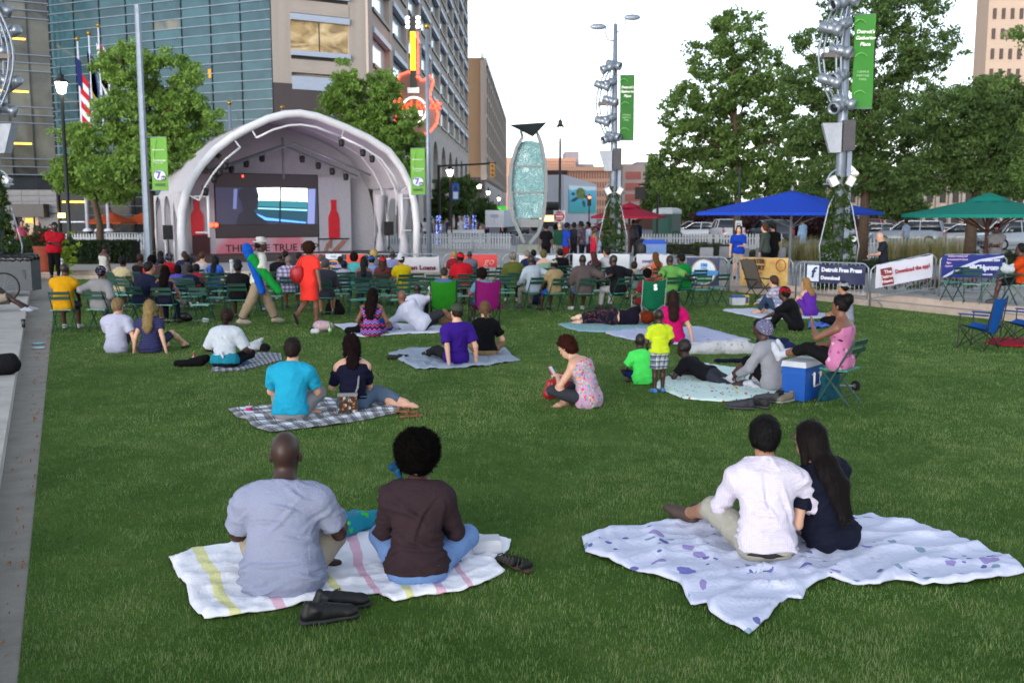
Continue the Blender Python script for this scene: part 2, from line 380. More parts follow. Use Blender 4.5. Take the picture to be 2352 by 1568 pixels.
def person(loc,yaw,kind='cross',s=1.0,h=.02,skin='brown',fat=1.0,fem=False,hair=('short','#221a18'),top=None,bot=None,shoes=None,label='',extra=None,name='person',group=None,ov=None,hat=None,specs=False,child=False,mats=None):
    p = pose(kind);p.update(ov or {});S = s
    root = empty(name,loc,R(yaw),label,'person',group)
    ls,sd_,tw = R(p['lean']),R(p['side']),R(p['twist'])
    def sdir(a,q=1.0): return nrm((math.sin(sd_*q),math.sin(a),math.cos(a)*math.cos(sd_*q)))
    hs_ = 1.28 if child else p.get('hs',1.07)            # a child's head is larger for its body
    p0 = np.array((p.get('hx',0),p.get('hyy',0),p['hz']));d1,d2,d3 = sdir(ls*.6,.6),sdir(ls),sdir(ls + R(p['hunch']))
    if 'spine' in p: d1,d2,d3 = [nrm(x) for x in p['spine']]
    p1 = p0 + .19*d1;p2 = p1 + .20*d2;p3 = p2 + .13*d3
    rt = np.array(p['rt']) if 'rt' in p else np.array((math.cos(tw),math.sin(tw),-math.sin(sd_)));rt = nrm(rt - (rt @ d2)*d2)
    rp = np.array(p['rp']) if 'rp' in p else nrm(np.array((1.0,0,0))*.6 + rt*.4);fw = nrm(np.cross(d2,rt));fp = nrm(np.cross(d1,rp))
    sw = p['sw']*(.9 if fem else 1.0)*(.5 + .5*fat);hw = .085*(1.05 if fem else 1)
    sl = p3 - .078*d3 - rt*sw + np.array(p.get('lsh',(0,0,0)));sr = p3 - .078*d3 + rt*sw + np.array(p.get('rsh',(0,0,0)))
    hl,hr = p0 - rp*hw,p0 + rp*hw
    el,wl = ik(sl,p['lh'],.285,.255,p.get('lel',(-.6,-.4,-1)));er,wr = ik(sr,p['rh'],.285,.255,p.get('rel',(.6,-.4,-1)))
    kl,al = ik(hl,p['lf'],.43,.42,p['lk']);kr,ar = ik(hr,p['rf'],.43,.42,p['rk'])
    na = nrm(d3*.6 + np.array((0,.12,.5))) if 'nd' not in p else nrm(p['nd'])
    p4 = p3 + .095*na
    # head frame
    yw,pt,rl = R(p['hy']),R(p['hp']),R(p['hr'])
    HM = np.array(Matrix.Rotation(yw,3,'Z') @ Matrix.Rotation(pt,3,'X') @ Matrix.Rotation(rl,3,'Y')) if 'HM' not in p else np.array(p['HM'])
    hc = p4 + HM @ np.array((0,.015,.095))*hs_
    def H(x,y,z): return hc + HM @ (np.array((x,y,z))*hs_)
    f = fat;cx = 1.0 if not fem else .93;wx = (1.0 if not fem else .90)*f
    T = lambda o=0.0,oh=0.0: [                                # trunk
        cap(p0 - rp*.055,p0 + rp*.055,.112*f*(1.06 if fem else 1) + o + oh,k=.05,flat=fp,fa=.95),
        cap(p0 + .02*d1,p1,.125*f + o + oh,.118*wx + o + oh*.5,k=.06,flat=fw,fa=.78 + .1*(f - 1)),
        cap(p1 - rt*.03*f,p2 - rt*.045,.11*wx + o,.125*cx*(.4 + .6*f) + o,k=.06,flat=fw,fa=.82),
        cap(p1 + rt*.03*f,p2 + rt*.045,.11*wx + o,.125*cx*(.4 + .6*f) + o,k=.06,flat=fw,fa=.82)]
    SH = lambda o=0.0: [cap(p2 + .05*d3 - rt*sw*.55,p2 + .05*d3 + rt*sw*.55,.105 + o,k=.05,flat=fw,fa=.8),
        cap(p3 + .015*na,sl,.058 + o,.060 + o,k=.05),cap(p3 + .015*na,sr,.058 + o,.060 + o,k=.05)]
    BR = lambda o=0.0: [ell(p2 - .02*d2 + fw*.085 + rt*q*.075,(.07 + o,.065 + o,.07 + o),k=.04) for q in (-1,1)] if fem else []
    def arm(a,e,w,o=0.0,f0=0.0,f1=2.0,cutb=False,lo=1.0):
        g = (.55 + .45*f);out = []
        if f0 < 1:
            t = min(f1,1);out.append(cap(a,a + (e - a)*t,.053*g + o,(.053 + (.040 - .053)*t)*g + o*lo,k=.03,cutb=cutb and f1 <= 1))
        if f1 > 1: out.append(cap(e,e + (w - e)*(f1 - 1),.040*g + o*lo,(.040 - .013*(f1 - 1))*g + o*lo,k=.02,cutb=cutb))
        return out
    def leg(a,e,w,o=0.0,f1=2.0,cutb=False,lo=1.0):
        g = (.4 + .6*f);t = min(f1,1);out = [cap(a,a + (e - a)*t,.088*g + o,(.088 + (.058 - .088)*t)*g + o*lo,k=.05,cutb=cutb and f1 <= 1)]
        if f1 > 1:
            t = f1 - 1;m = e + (w - e)*min(t,.35);g2 = (.5 + .5*f)
            out.append(cap(e,m,.056*g2 + o*lo,.056*g2 + o*lo,k=.03,cutb=cutb and t <= .35))
            if t > .35: out.append(cap(m,e + (w - e)*t,.056*g2 + o*lo,(.056 - .020*(t - .35)/.65)*g2 + o*lo,k=.03,cutb=cutb))
        return out
    fine = h <= .015
    fr = max(.0095,.5*h)
    def hand(e,w,d=None,nv=None,curl=.5,side=1):
        d = nrm(w - e) if d is None else nrm(d);nv = np.array((0,0,-1.0)) if nv is None else np.asarray(nv,float);nv = nrm(nv - (nv @ d)*d + 1e-6);sx = nrm(np.cross(d,nv))*side
        out = [cap(w,w + d*.075,.026,.034,k=.015,flat=nv,fa=.6)]
        for i,(o_,ln) in enumerate(((-.030,.072),(-.010,.080),(.010,.076),(.028,.060))):
            a = w + d*.085 + sx*o_;c1 = curl*.7;b = a + (d*math.cos(c1) + nv*math.sin(c1))*ln*.5;c2 = curl*1.6;e2 = b + (d*math.cos(c2) + nv*math.sin(c2))*ln*.5
            out += [cap(a - d*.01,b,fr,fr*.95,k=.006),cap(b,e2,fr*.95,fr*.8,k=.004)]
        a = w + d*.025 - sx*.028;b = a + nrm(d*.7 - sx*.7 + nv*.3)*.04;out += [cap(a,b,.013,.011,k=.012),cap(b,b + nrm(d + nv*.4)*.03,.011,.009,k=.006)]
        return out
    def foot(a,fd,o=0.0):
        fd = nrm(fd);dn = np.array(p.get('fdn',(0,0,-1.0)));dn = nrm(dn - (dn @ fd)*fd)
        return [cap(a - fd*.045 + dn*.035,a + fd*.10 + dn*.045,.036 + o,.038 + o,k=.03),cap(a + fd*.10 + dn*.045,a + fd*.17 + dn*.052,.038 + o,.026 + o,k=.03),cap(a,a + dn*.02 + fd*.03,.038 + o,.036 + o,k=.03)]
    lfd,rfd = p.get('lfd',(-.15,1,0)),p.get('rfd',(.15,1,0))
    # -------- body, one surface
    head = [cap(p3 - .02*na,p4 + .03*na,.066*(.6 + .4*f)*hs_*(.9 if fem else 1),.058*hs_*(.92 if fem else 1),k=.03),ell(H(0,-.006,.03),np.array((.076,.098,.100))*hs_,HM,k=.03),
            ell(H(0,.035,-.045),np.array((.058,.062,.072))*hs_,HM,k=.035),ell(H(0,.060,-.085),np.array((.030,.028,.026))*hs_,HM,k=.03),
            cap(H(0,.092,.012),H(0,.110,-.028),.010,.015,k=.014),ell(H(0,.088,-.060),np.array((.024,.014,.013))*hs_,HM,k=.01),
            ell(H(0,.080,.035),np.array((.055,.020,.014))*hs_,HM,k=.02)]
    for q in (-1,1): head += [ell(H(q*.079,-.002,-.008),np.array((max(.012,.5*h),.020,.032))*hs_,HM,k=.008)]
    # eye hollows come after
    prims = T() + SH() + BR() + arm(sl,el,wl) + arm(sr,er,wr) + leg(hl,kl,al) + leg(hr,kr,ar) + hand(el,wl,p.get('lhd'),p.get('lhn'),p.get('curl',.6),1) + hand(er,wr,p.get('rhd'),p.get('rhn'),p.get('curl',.6),-1)
    prims += foot(al,lfd) + foot(ar,rfd) + head
    for q in (-1,1): prims += [ell(H(q*.033,.098,.018),np.array((.016,.012,.010))*hs_,HM,k=0,op='-'),ell(H(q*.033,.083,.018),np.array((.014,.014,.012))*hs_,HM,k=.002)]
    base = np.array(lin(SK.get(skin,skin)))*.82;hcv = np.array(lin(hair[1])) if hair else None
    buzz = hair and hair[0] == 'buzz'
    def colf(V):
        C = np.tile(base,(len(V),1));Lc = ((V - hc) @ HM)/hs_
        for q in (-1,1):
            e_ = np.linalg.norm((Lc - (q*.033,.096,.018))/(1,1,.7),axis=1);C[e_ < .014] = (.62,.6,.57);C[e_ < .008] = (.03,.02,.015)
            b_ = (np.abs(Lc[:,0] - q*.034) < .02) & (np.abs(Lc[:,2] - .040) < .006) & (Lc[:,1] > .06);C[b_] = base*.25
        lip = (np.abs(Lc[:,0]) < .024) & (np.abs(Lc[:,2] + .060) < .009) & (Lc[:,1] > .085);C[lip] = base*np.array((.85,.5,.5))
        if buzz:
            z_ = Lc[:,2] - .045*(Lc[:,1] > .05) + .35*np.minimum(Lc[:,1],0)*0;g = (z_ > -.035 + .55*np.clip(Lc[:,1] + .02,0,1)) & (np.abs(Lc[:,0]) < .12) & (Lc[:,2] > -.05);C[g] = hcv*.6 + base*.25
        return C
    sp = lambda L: [scale_prim(q,S) for q in L]
    body = soft('body',sp(prims),h*(1.14 if .012 < h < .024 else 1)*(max(S,.85) if child else 1),SKIN,root,colf=lambda V: colf(V/S));body['label'] = 'body with %s skin' % {'dark': 'dark brown','deep': 'dark brown'}.get(skin,skin) if skin in SK else 'body'
    hh = h*(max(S,.85) if child else 1)
    # -------- clothes
    J = dict(p0=p0,p1=p1,p2=p2,p3=p3,p4=p4,hc=hc,H=H,HM=HM,sl=sl,sr=sr,el=el,er=er,wl=wl,wr=wr,hl=hl,hr=hr,kl=kl,kr=kr,al=al,ar=ar,fw=fw,rt=rt,d1=d1,d2=d2,d3=d3,na=na,S=S,root=root,fp=fp,rp=rp,hs=hs_,f=f)
    if top:
        k_,m_ = top[0],top[1];o = top[2].get('o',.014) if len(top) > 2 else .014;t_ = top[2] if len(top) > 2 else {}
        sleeve = {'tee': .72,'long': 1.97,'half': 1.05,'cap': .38,'tank': 0,'off': .85,'roll': 1.3}[k_];slv = t_.get('sleeve',sleeve)
        q = T(o,t_.get('flare',.016) if bot and t_.get('hem',-.07) < .05 else 0)
        if k_ in ('tank','off'):
            q += [cap(p2 + .02*d3 - rt*sw*.5,p2 + .02*d3 + rt*sw*.5,.108 + o,k=.05,flat=fw,fa=.8)] + BR(o)
            q.append(cut(p2 + d3*(.055 if k_ == 'tank' else .075),d3,.01))
            if k_ == 'tank':
                for sgn in (-1,1):
                    a_ = p2 + .03*d3 - fw*.095 + rt*sgn*.065;b_ = p3 - .02*d3 + rt*sgn*.085 - fw*.02;c_ = p2 + .04*d3 + fw*.10 + rt*sgn*.075
                    q += [cap(a_,b_,.026,.022,k=.01,flat=fw,fa=.7),cap(b_ + d3*.028,c_,.022,.026,k=.01,flat=fw,fa=.7),cap(b_,b_ + d3*.028,.022,k=.01)]
        else:
            q += SH(o) + BR(o);q.append(cut(p3 + na*t_.get('neck',.045),na,.008))
        hem = t_.get('hem',-.07)
        if hem > -.5: q.append(cut(p0 + d1*hem,-d1,.008))
        if slv > 0:
            of = o + t_.get('slo',.010 if slv <= 1.1 else .004)
            if k_ == 'off':
                q += [cap(sl + (el - sl)*.18,sl + (el - sl)*slv,.068,.064,k=.03,cutb=True,cuta=True),cap(sr + (er - sr)*.18,sr + (er - sr)*slv,.068,.064,k=.03,cutb=True,cuta=True)]
            else: q += arm(sl,el,wl,of,0,slv,True,1.25 if slv <= 1.1 else .8) + arm(sr,er,wr,of,0,slv,True,1.25 if slv <= 1.1 else .8)
        if t_.get('skirt'):
            L = t_['skirt'];mid = p0 + np.array((0,0,-1))*L if kind == 'stand' else None
            if mid is not None: q += [cap(p0,mid,.150*f + o,.185*f,k=.06,cutb=True,flat=fp,fa=.85)]
            else: q += [cap(hl,hl + (kl - hl)*L,.10*f + o,.085,k=.06,cutb=True),cap(hr,hr + (kr - hr)*L,.10*f + o,.085,k=.06,cutb=True),cap((hl + hr)/2,(hl + hr + (kl - hl)*L + (kr - hr)*L)/2,.09*f,.06,k=.06)]
        if 'hood' in t_: q += [cap(p3 - rt*.06 - fw*.05,p3 + rt*.06 - fw*.05 ,.055,k=.04),cap(p3 - fw*.07,p2 - fw*.11,.05,.03,k=.05)]
        g = soft('shirt' if not t_.get('skirt') else 'dress',sp(q),.0095 if h < .012 else hh,m_,root,fold=t_.get('fold',.006 if h < .016 else .008),ffreq=t_.get('ff',26),seed=crc(label) % 9999,disp=creases(p0*S,p3*S,56 if h < .012 else 26,.014 if h < .012 else .011,crc(label) % 971) if h < .019 and 'spine' not in p else None)
        J['shirt'] = g
    if bot:
        k_,m_ = bot[0],bot[1];t_ = bot[2] if len(bot) > 2 else {};o = t_.get('o',.012)
        ln = t_.get('len',{'pants': 1.9,'shorts': .92,'capri': 1.35,'skirt': .7}[k_])
        q = [cap(p0 - rp*.055,p0 + rp*.055,.112*f*(1.06 if fem else 1) + o,k=.05,flat=fp,fa=.95),cap(p0 + .02*d1,p0 + d1*t_.get('waist',.10),.125*f + o*.8,.118*wx + o*.8,k=.05,flat=fw,fa=.78 + .1*(f - 1),cutb=True)]
        lo = t_.get('lo',1.6 if k_ == 'shorts' else 1.0)
        q += leg(hl,kl,al,o,ln,True,lo) + leg(hr,kr,ar,o,ln,True,lo)
        if k_ == 'skirt': q += [cap((hl + hr)/2,(hl + hr + (kl - hl)*ln + (kr - hr)*ln)/2,.10*f,.08,k=.06)]
        J['pants'] = soft({'skirt': 'skirt','shorts': 'shorts'}.get(k_,'trousers'),sp(q),hh,m_,root,fold=t_.get('fold',.006),ffreq=t_.get('ff',24),seed=(crc(label) + 5) % 9999)
    if shoes:
        k_,m_ = shoes;k_ = 'sneaker' if k_ == 'sandal' and h > .024 else k_
        for a_,fd,kk in ((al,lfd,kl),(ar,rfd,kr)):
            q = foot(a_,fd,.009)
            if k_ == 'sock': q = foot(a_,fd,.005) + [cap(a_,a_ + (kk - a_)*.28,.046,.050,k=.02,cutb=True)]
            elif k_ == 'boot': q += [cap(a_,a_ + (kk - a_)*.22,.052,.054,k=.02,cutb=True)]
            elif k_ == 'sandal':
                fd_ = nrm(fd);dn = np.array(p.get('fdn',(0,0,-1.0)));dn = nrm(dn - (dn @ fd_)*fd_);c0 = a_ - fd_*.06 + dn*.078;sx = nrm(np.cross(fd_,dn))
                q = [cap(c0,c0 + fd_*.24,.040,.040,k=.02,flat=dn,fa=.35)] + [cap(c0 + fd_*t - dn*.01 + sx*.045,c0 + fd_*t - dn*(.075 - .15*abs(t - .04)),.012,k=.012) for t in (.06,.13,.18)] + [cap(c0 + fd_*t - dn*.01 - sx*.045,c0 + fd_*t - dn*(.075 - .15*abs(t - .04)),.012,k=.012) for t in (.06,.13,.18)]
            soft({'sock': 'sock','sandal': 'sandal'}.get(k_,'shoe'),sp(q),min(hh,.014 if h < .02 else .026),m_,root)
    # -------- hair
    if hair and hair[0] not in ('bald','buzz'):
        k_,c_ = hair[0],hair[1];cv = k_ in ('afro','curl','curlong');hm = hair_mat(c_,curly=cv);o_ = hair[2] if len(hair) > 2 else {}
        th = o_.get('th',.014);q = [ell(H(0,-.010,.034),np.array((.078 + th,.098 + th,.100 + th))*hs_,HM,k=.02)];fo,ff,tuft = .004,60,[]
        face = cut(H(0,.050,.045),HM @ np.array((0,.85,-.50)),.01)      # keep the hair off the face
        if k_ == 'short': q += [ell(H(0,-.052,-.020),np.array((.066,.055,.055))*hs_,HM,k=.03),face,cut(H(0,-.03,-.060),HM @ np.array((0,.15,-1)),.01)];fo = .006
        elif k_ == 'curl': q += [ell(H(0,-.045,-.03),np.array((.085,.075,.085))*hs_,HM,k=.03),face,cut(H(0,-.03,-.10),HM @ np.array((0,0,-1)),.01)];fo,ff = .016,75
        elif k_ == 'afro':
            r_ = o_.get('r',.15);q = [ell(H(0,-.03,.055),np.array((r_,r_*.95,r_*.92)),HM,k=.02),ell(H(0,-.06,-.02),np.array((r_*.78,r_*.62,r_*.6)),HM,k=.04),cut(H(0,.062,.02),HM @ np.array((0,.9,-.35)),.02)];fo,ff = .014,85
        elif k_ == 'bun':
            b_ = o_.get('at',(0,-.115,-.05));q += [face,cut(H(0,0,-.045),HM @ np.array((0,.35,-1)),.01),ell(H(*b_),np.array((.042,.036,.042))*o_.get('b',1) ,HM,k=.012)]
        elif k_ == 'pony':
            q += [face,cut(H(0,0,-.040),HM @ np.array((0,.4,-1)),.01),cap(H(0,-.11,.0),H(0,-.135,-.04),.026,.034,k=.02),cap(H(0,-.135,-.04),H(.01,-.125,-.15),.034,.018,k=.02)]
        elif k_ in ('long','curlong'):
            L = o_.get('len',.40);bk = p2 - fw*.135;w_ = o_.get('w',1.0)
            q += [ell(H(0,-.05,-.02),np.array((.088,.07,.08))*hs_,HM,k=.03),cut(H(0,.055,.03),HM @ np.array((0,.9,-.30)),.015)]
            ob = .028*f;A_ = p3 - fw*(.10 + ob);B_ = p2 - fw*(.125 + ob);C_ = p1 - fw*(.125 + ob);t1 = np.clip((L - .14)/.2,.12,1);t2 = np.clip((L - .34)/.2,0,1);q.append(cap(H(0,-.06,-.03),A_,.078*w_,.086*w_,k=.03,flat=fw,fa=.60));q.append(cap(A_,A_ + (B_ - A_)*t1,.086*w_,.080*w_,k=.03,flat=fw,fa=.50))
            if t2 > 0: q.append(cap(B_,B_ + (C_ - B_)*t2,.080*w_,.060*w_,k=.03,flat=fw,fa=.45))
            for sgn in (-1,1): q += [cap(H(sgn*.072,.0,.02),H(sgn*.085,-.02,-.13),.030,.026,k=.03)]
            if o_.get('front'): q += [cap(H(sgn*.082,-.01,-.11),p2 + fw*.09 + rt*sgn*.09,.034,.022,k=.02) for sgn in o_['front']]
            fo,ff = (.018,60) if k_ == 'curlong' else (.005,60)
        hz_ = hh if cv else min(hh,.012 if h < .013 else .016 if h < .02 else .024)
        def disp(V):
            if cv or h > .02: return 0
            L_ = (V/S - hc) @ HM;a_ = np.arctan2(L_[:,0],-L_[:,1]);w = np.sin(a_*23 + 3*np.sin(L_[:,2]*14))*.0016 + np.sin(a_*51 + L_[:,2]*20)*.0014
            r_ = L_*(1,1,.2);return (r_/(np.linalg.norm(r_,axis=1)[:,None] + 1e-9)*w[:,None]) @ HM.T
        g = soft('hair',sp(q),hz_,hm,root,fold=fo*S,ffreq=ff,seed=(crc(label) + 9) % 9999,disp=disp)
        if h <= .02:                      # loose strands over the modelled mass
            me = g.data;nv = len(me.vertices);V = np.empty(nv*3,np.float32);me.vertices.foreach_get('co',V);V = V.reshape(-1,3);Nn = np.empty(nv*3,np.float32);me.vertices.foreach_get('normal',Nn);Nn = Nn.reshape(-1,3);r_ = np.random.default_rng(crc(label) % 997);m = int((6500 if h < .012 else 2600)*(1.8 if k_ in ('afro','long') else 1));ix = r_.integers(0,nv,m);B_,N_ = V[ix],Nn[ix]
            if cv: d = N_ + r_.normal(size=(m,3))*.7;L_ = r_.uniform(.008,.022,m)
            else: dn_ = np.array((0,0,-1.0)) if k_ in ('long','pony') else HM @ np.array((0,-.6,-.6));d = dn_ - (N_ @ dn_)[:,None]*N_ + N_*.10 + r_.normal(size=(m,3))*(.10 if k_ == 'long' else .25);L_ = r_.uniform(.03,.09,m) if k_ == 'long' else r_.uniform(.012,.03,m)
            d /= np.linalg.norm(d,axis=1)[:,None];sd2 = np.cross(d,N_);sd2 /= np.linalg.norm(sd2,axis=1)[:,None] + 1e-9;w_ = .0011 if h < .012 else .0018;T_ = B_ + d*L_[:,None]*S;W3 = np.stack((B_ - sd2*w_ + N_*.001,B_ + sd2*w_ + N_*.001,T_ + N_*.002),1).reshape(-1,3);i3 = np.arange(3*m).reshape(-1,3)
            o = bpy.data.objects.new('hair_strands',np_mesh('hair_strands',W3,i3,hm));link(o,g);o['kind'] = 'stuff'
    if hat:
        k_,m_ = hat[0],hat[1]
        if k_ == 'cap':
            a_ = R(hat[2] if len(hat) > 2 else 0);bx,by = math.sin(a_),math.cos(a_)
            q = [ell(H(0,-.008,.045),np.array((.094,.114,.098))*hs_,HM,k=.01),cut(H(0,0,.030),HM @ np.array((0,.1,-1)),.006),cap(H(bx*.08,by*.09 - .0,.036),H(bx*.12,by*.165,.026),.062,.058,k=.012,flat=HM[:,2],fa=.14)]
        elif k_ == 'brim':
            q = [cap(H(0,-.005,.055),H(0,-.005,.125),.102,.086,k=.02,cutb=True),ell(H(0,-.005,.128),(.084,.098,.02),HM,k=.01),ell(H(0,0,.052),(.150,.165,.014),HM,k=.02)]
        elif k_ == 'bucket': q = [cap(H(0,-.005,.05),H(0,-.005,.13),.104,.088,k=.02),cap(H(0,-.005,.02),H(0,-.005,.055),.150,.108,k=.01,cuta=True,flat=HM[:,2],fa=1.0)]
        elif k_ == 'beanie': q = [ell(H(0,-.015,.050),np.array((.100,.118,.112))*hs_,HM,k=.01),ell(H(0,-.05,.0),np.array((.09,.08,.07))*hs_,HM,k=.03),cut(H(0,.04,.030),HM @ np.array((0,.55,-1)),.008)]
        elif k_ == 'wrap': q = [ell(H(0,-.02,.045),np.array((.098,.125,.112))*hs_,HM,k=.01),cut(H(0,.03,.030),HM @ np.array((0,.5,-1)),.008),cap(H(.02,-.12,.03),H(.05,-.15,-.06),.04,.03,k=.03)]
        soft({'cap': 'cap','brim': 'hat','bucket': 'hat','beanie': 'beanie','wrap': 'headscarf'}[k_],sp(q),min(hh,.012 if h < .02 else .022),m_,root,fold=.002)
    if specs:
        b = MB()
        for q in (-1,1):
            b.tube([Vector(S*H(q*.034 + .022*math.cos(t),.112,.018 + .016*math.sin(t))) for t in np.linspace(0,6.28,13)[:-1]],.003*S,5,True);b.tube([S*H(q*.056,.112,.022),S*H(q*.086,.05,.022),S*H(q*.088,-.01,.012)],.003*S,5)
        b.build('spectacles',mat('#4a2a30',.3,0,0),root)
    if extra: extra(J)
    return root,J
def scale_prim(q,S):
    if S == 1: return q
    r = dict(q)
    for k in ('a','b','c','r','ra','rb','k'):
        if k in r and r[k] is not None: r[k] = r[k]*S
    return r
# ================================================================ ground, lawn, steps
LZ = .30                                   # level of the plaza above the lawn
e_l = nrm((-.424,.906));e_r = nrm((-.45,.893))
def on_left(t,off=0.0): return np.array((-5.8,11.3)) + e_l*t + np.array((-e_l[1],e_l[0]))*off   # along the left kerb, off = metres outwards
def on_right(t,off=0.0): return np.array((9.35,25.8)) + e_r*t + np.array((e_r[1],-e_r[0]))*off
FAR_L,FAR_R = on_left(28.2),on_right(9.2)
e_f = nrm(FAR_R - FAR_L);FLEN = float(np.linalg.norm(FAR_R - FAR_L))
def on_far(t,off=0.0): return FAR_L + e_f*t + np.array((-e_f[1],e_f[0]))*off
def m_lawn():
    m = NT('lawn_soil');m.set(.95,0,.1);v = m.coord()
    f = m.noise(v,1.1,6,.6);f2 = m.noise(v,40,4,.7)
    c = m.ramp(f,[(.25,'#3c5a1c'),(.5,'#4c6c28'),(.75,'#647a38')]);m.base(m.mix(.6,c,m.ramp(f2,[(.3,(.25,.25,.2)),(.7,(1,1,1))]),'MULTIPLY'));m.bump(f2,.6,.03);return m.m
def m_concrete(c,sc=3,b=.25):
    m = NT('concrete_%d' % len(_M));_M[('cc',len(_M))] = 1;m.set(.85,0,.25);v = m.coord();k = lin(c)
    f = m.noise(v,sc,7,.65);f2 = m.noise(v,130,3,.7)
    a = m.ramp(f,[(.3,tuple(x*.78 for x in k)),(.55,k),(.75,tuple(min(1,x*1.15) for x in k))])
    m.base(m.mix(.35,a,m.ramp(f2,[(.35,(.45,.45,.45)),(.65,(1,1,1))]),'MULTIPLY'));m.bump(f2,b,.01);return m.m
STONE = m_concrete('#b4b0aa',2.5);GRAVEL = m_concrete('#938d84',4,.8);PAVE = m_concrete('#a4a19e',1.2);ASPH = m_concrete('#66666a',1.5);STONE2 = m_concrete('#b4a498',2.5)
_a,_b = P(40,1568)[:2],P(118,760)[:2];_e = _b - _a
lawn_poly = [_a - _e*.6,_b + _e*((FAR_L[1] - _b[1])/_e[1] - .01),on_far(0.5,-.02),on_far(FLEN),on_right(9.2),on_right(-26)]
b = MB();b.add([(*p,0.0) for p in lawn_poly],[(5,4,3,2,1,0)][::1]);b.f[-1] = b.f[-1][::-1]
tag(b.build('lawn',m_lawn()),kind='structure')
b = MB();b.add([(*on_left(-13.5,0),-.004),(*on_left(28.2,0),-.004),(*on_left(28.2,-1.2),-.004),(*on_left(-13.5,-1.2),-.004)],[(0,1,2,3)]);tag(b.build('gravel_path',GRAVEL),kind='structure')
# plaza: everything outside the steps, four pieces round the lawn
I = [on_left(-13.5,1.55),on_left(28.2 + 1.2,1.55),on_right(9.2 + 1.0,.72),on_right(-26,.72)];O_ = [(-900,-40),(-900,1500),(900,1500),(900,-40)]
b = MB();b.add([(*p,LZ) for p in I] + [(*p,LZ) for p in O_],[(0,1,5,4),(1,2,6,5),(2,3,7,6)]);tag(b.build('plaza_paving',PAVE),kind='structure')
b = MB();b.add([(-400,66,LZ + .004),(400,66,LZ + .004),(400,1400,LZ + .004),(-400,1400,LZ + .004)],[(0,1,2,3)]);tag(b.build('street',ASPH),kind='structure')
b = MB();b.add([(-900,-40,-.06),(900,-40,-.06),(900,1500,-.06),(-900,1500,-.06)],[(0,1,2,3)]);tag(b.build('ground',ASPH),kind='structure')
# stone steps round the lawn, every block a piece of its own
def blocks(name,fn,t0,t1,L,off0,off1,z0,z1,m_):
    par = tag(empty(name,(0,0,0)),kind='structure');t = t0
    while t < t1 - .05:
        q = min(t + L,t1);a,b2,c2,d2 = fn(t + .004,off0),fn(q - .004,off0),fn(q - .004,off1),fn(t + .004,off1)
        MB().prism([(*a,z0),(*b2,z0),(*c2,z0),(*d2,z0)],(0,0,z1 - z0)).build('stone_block',m_,par);t = q
    return par
blocks('stone_ledge',on_left,-13.5,28.2,1.55,0.002,1.05,-.02,.15,STONE)
blocks('stone_step',on_left,-13.5,29.4,1.55,1.05,1.56,-.02,LZ + .004,STONE)
blocks('stone_ledge',on_right,-26,9.2,1.5,0.002,.36,-.02,.15,STONE2)
blocks('stone_step',on_right,-26,10.2,1.5,.36,.74,-.02,LZ + .004,STONE2)
blocks('stone_ledge',on_far,-1.0,FLEN + .2,1.5,.002,.5,-.02,.15,STONE2)
blocks('stone_step',on_far,-1.6,FLEN + .7,1.5,.5,1.22,-.02,LZ + .004,STONE2)
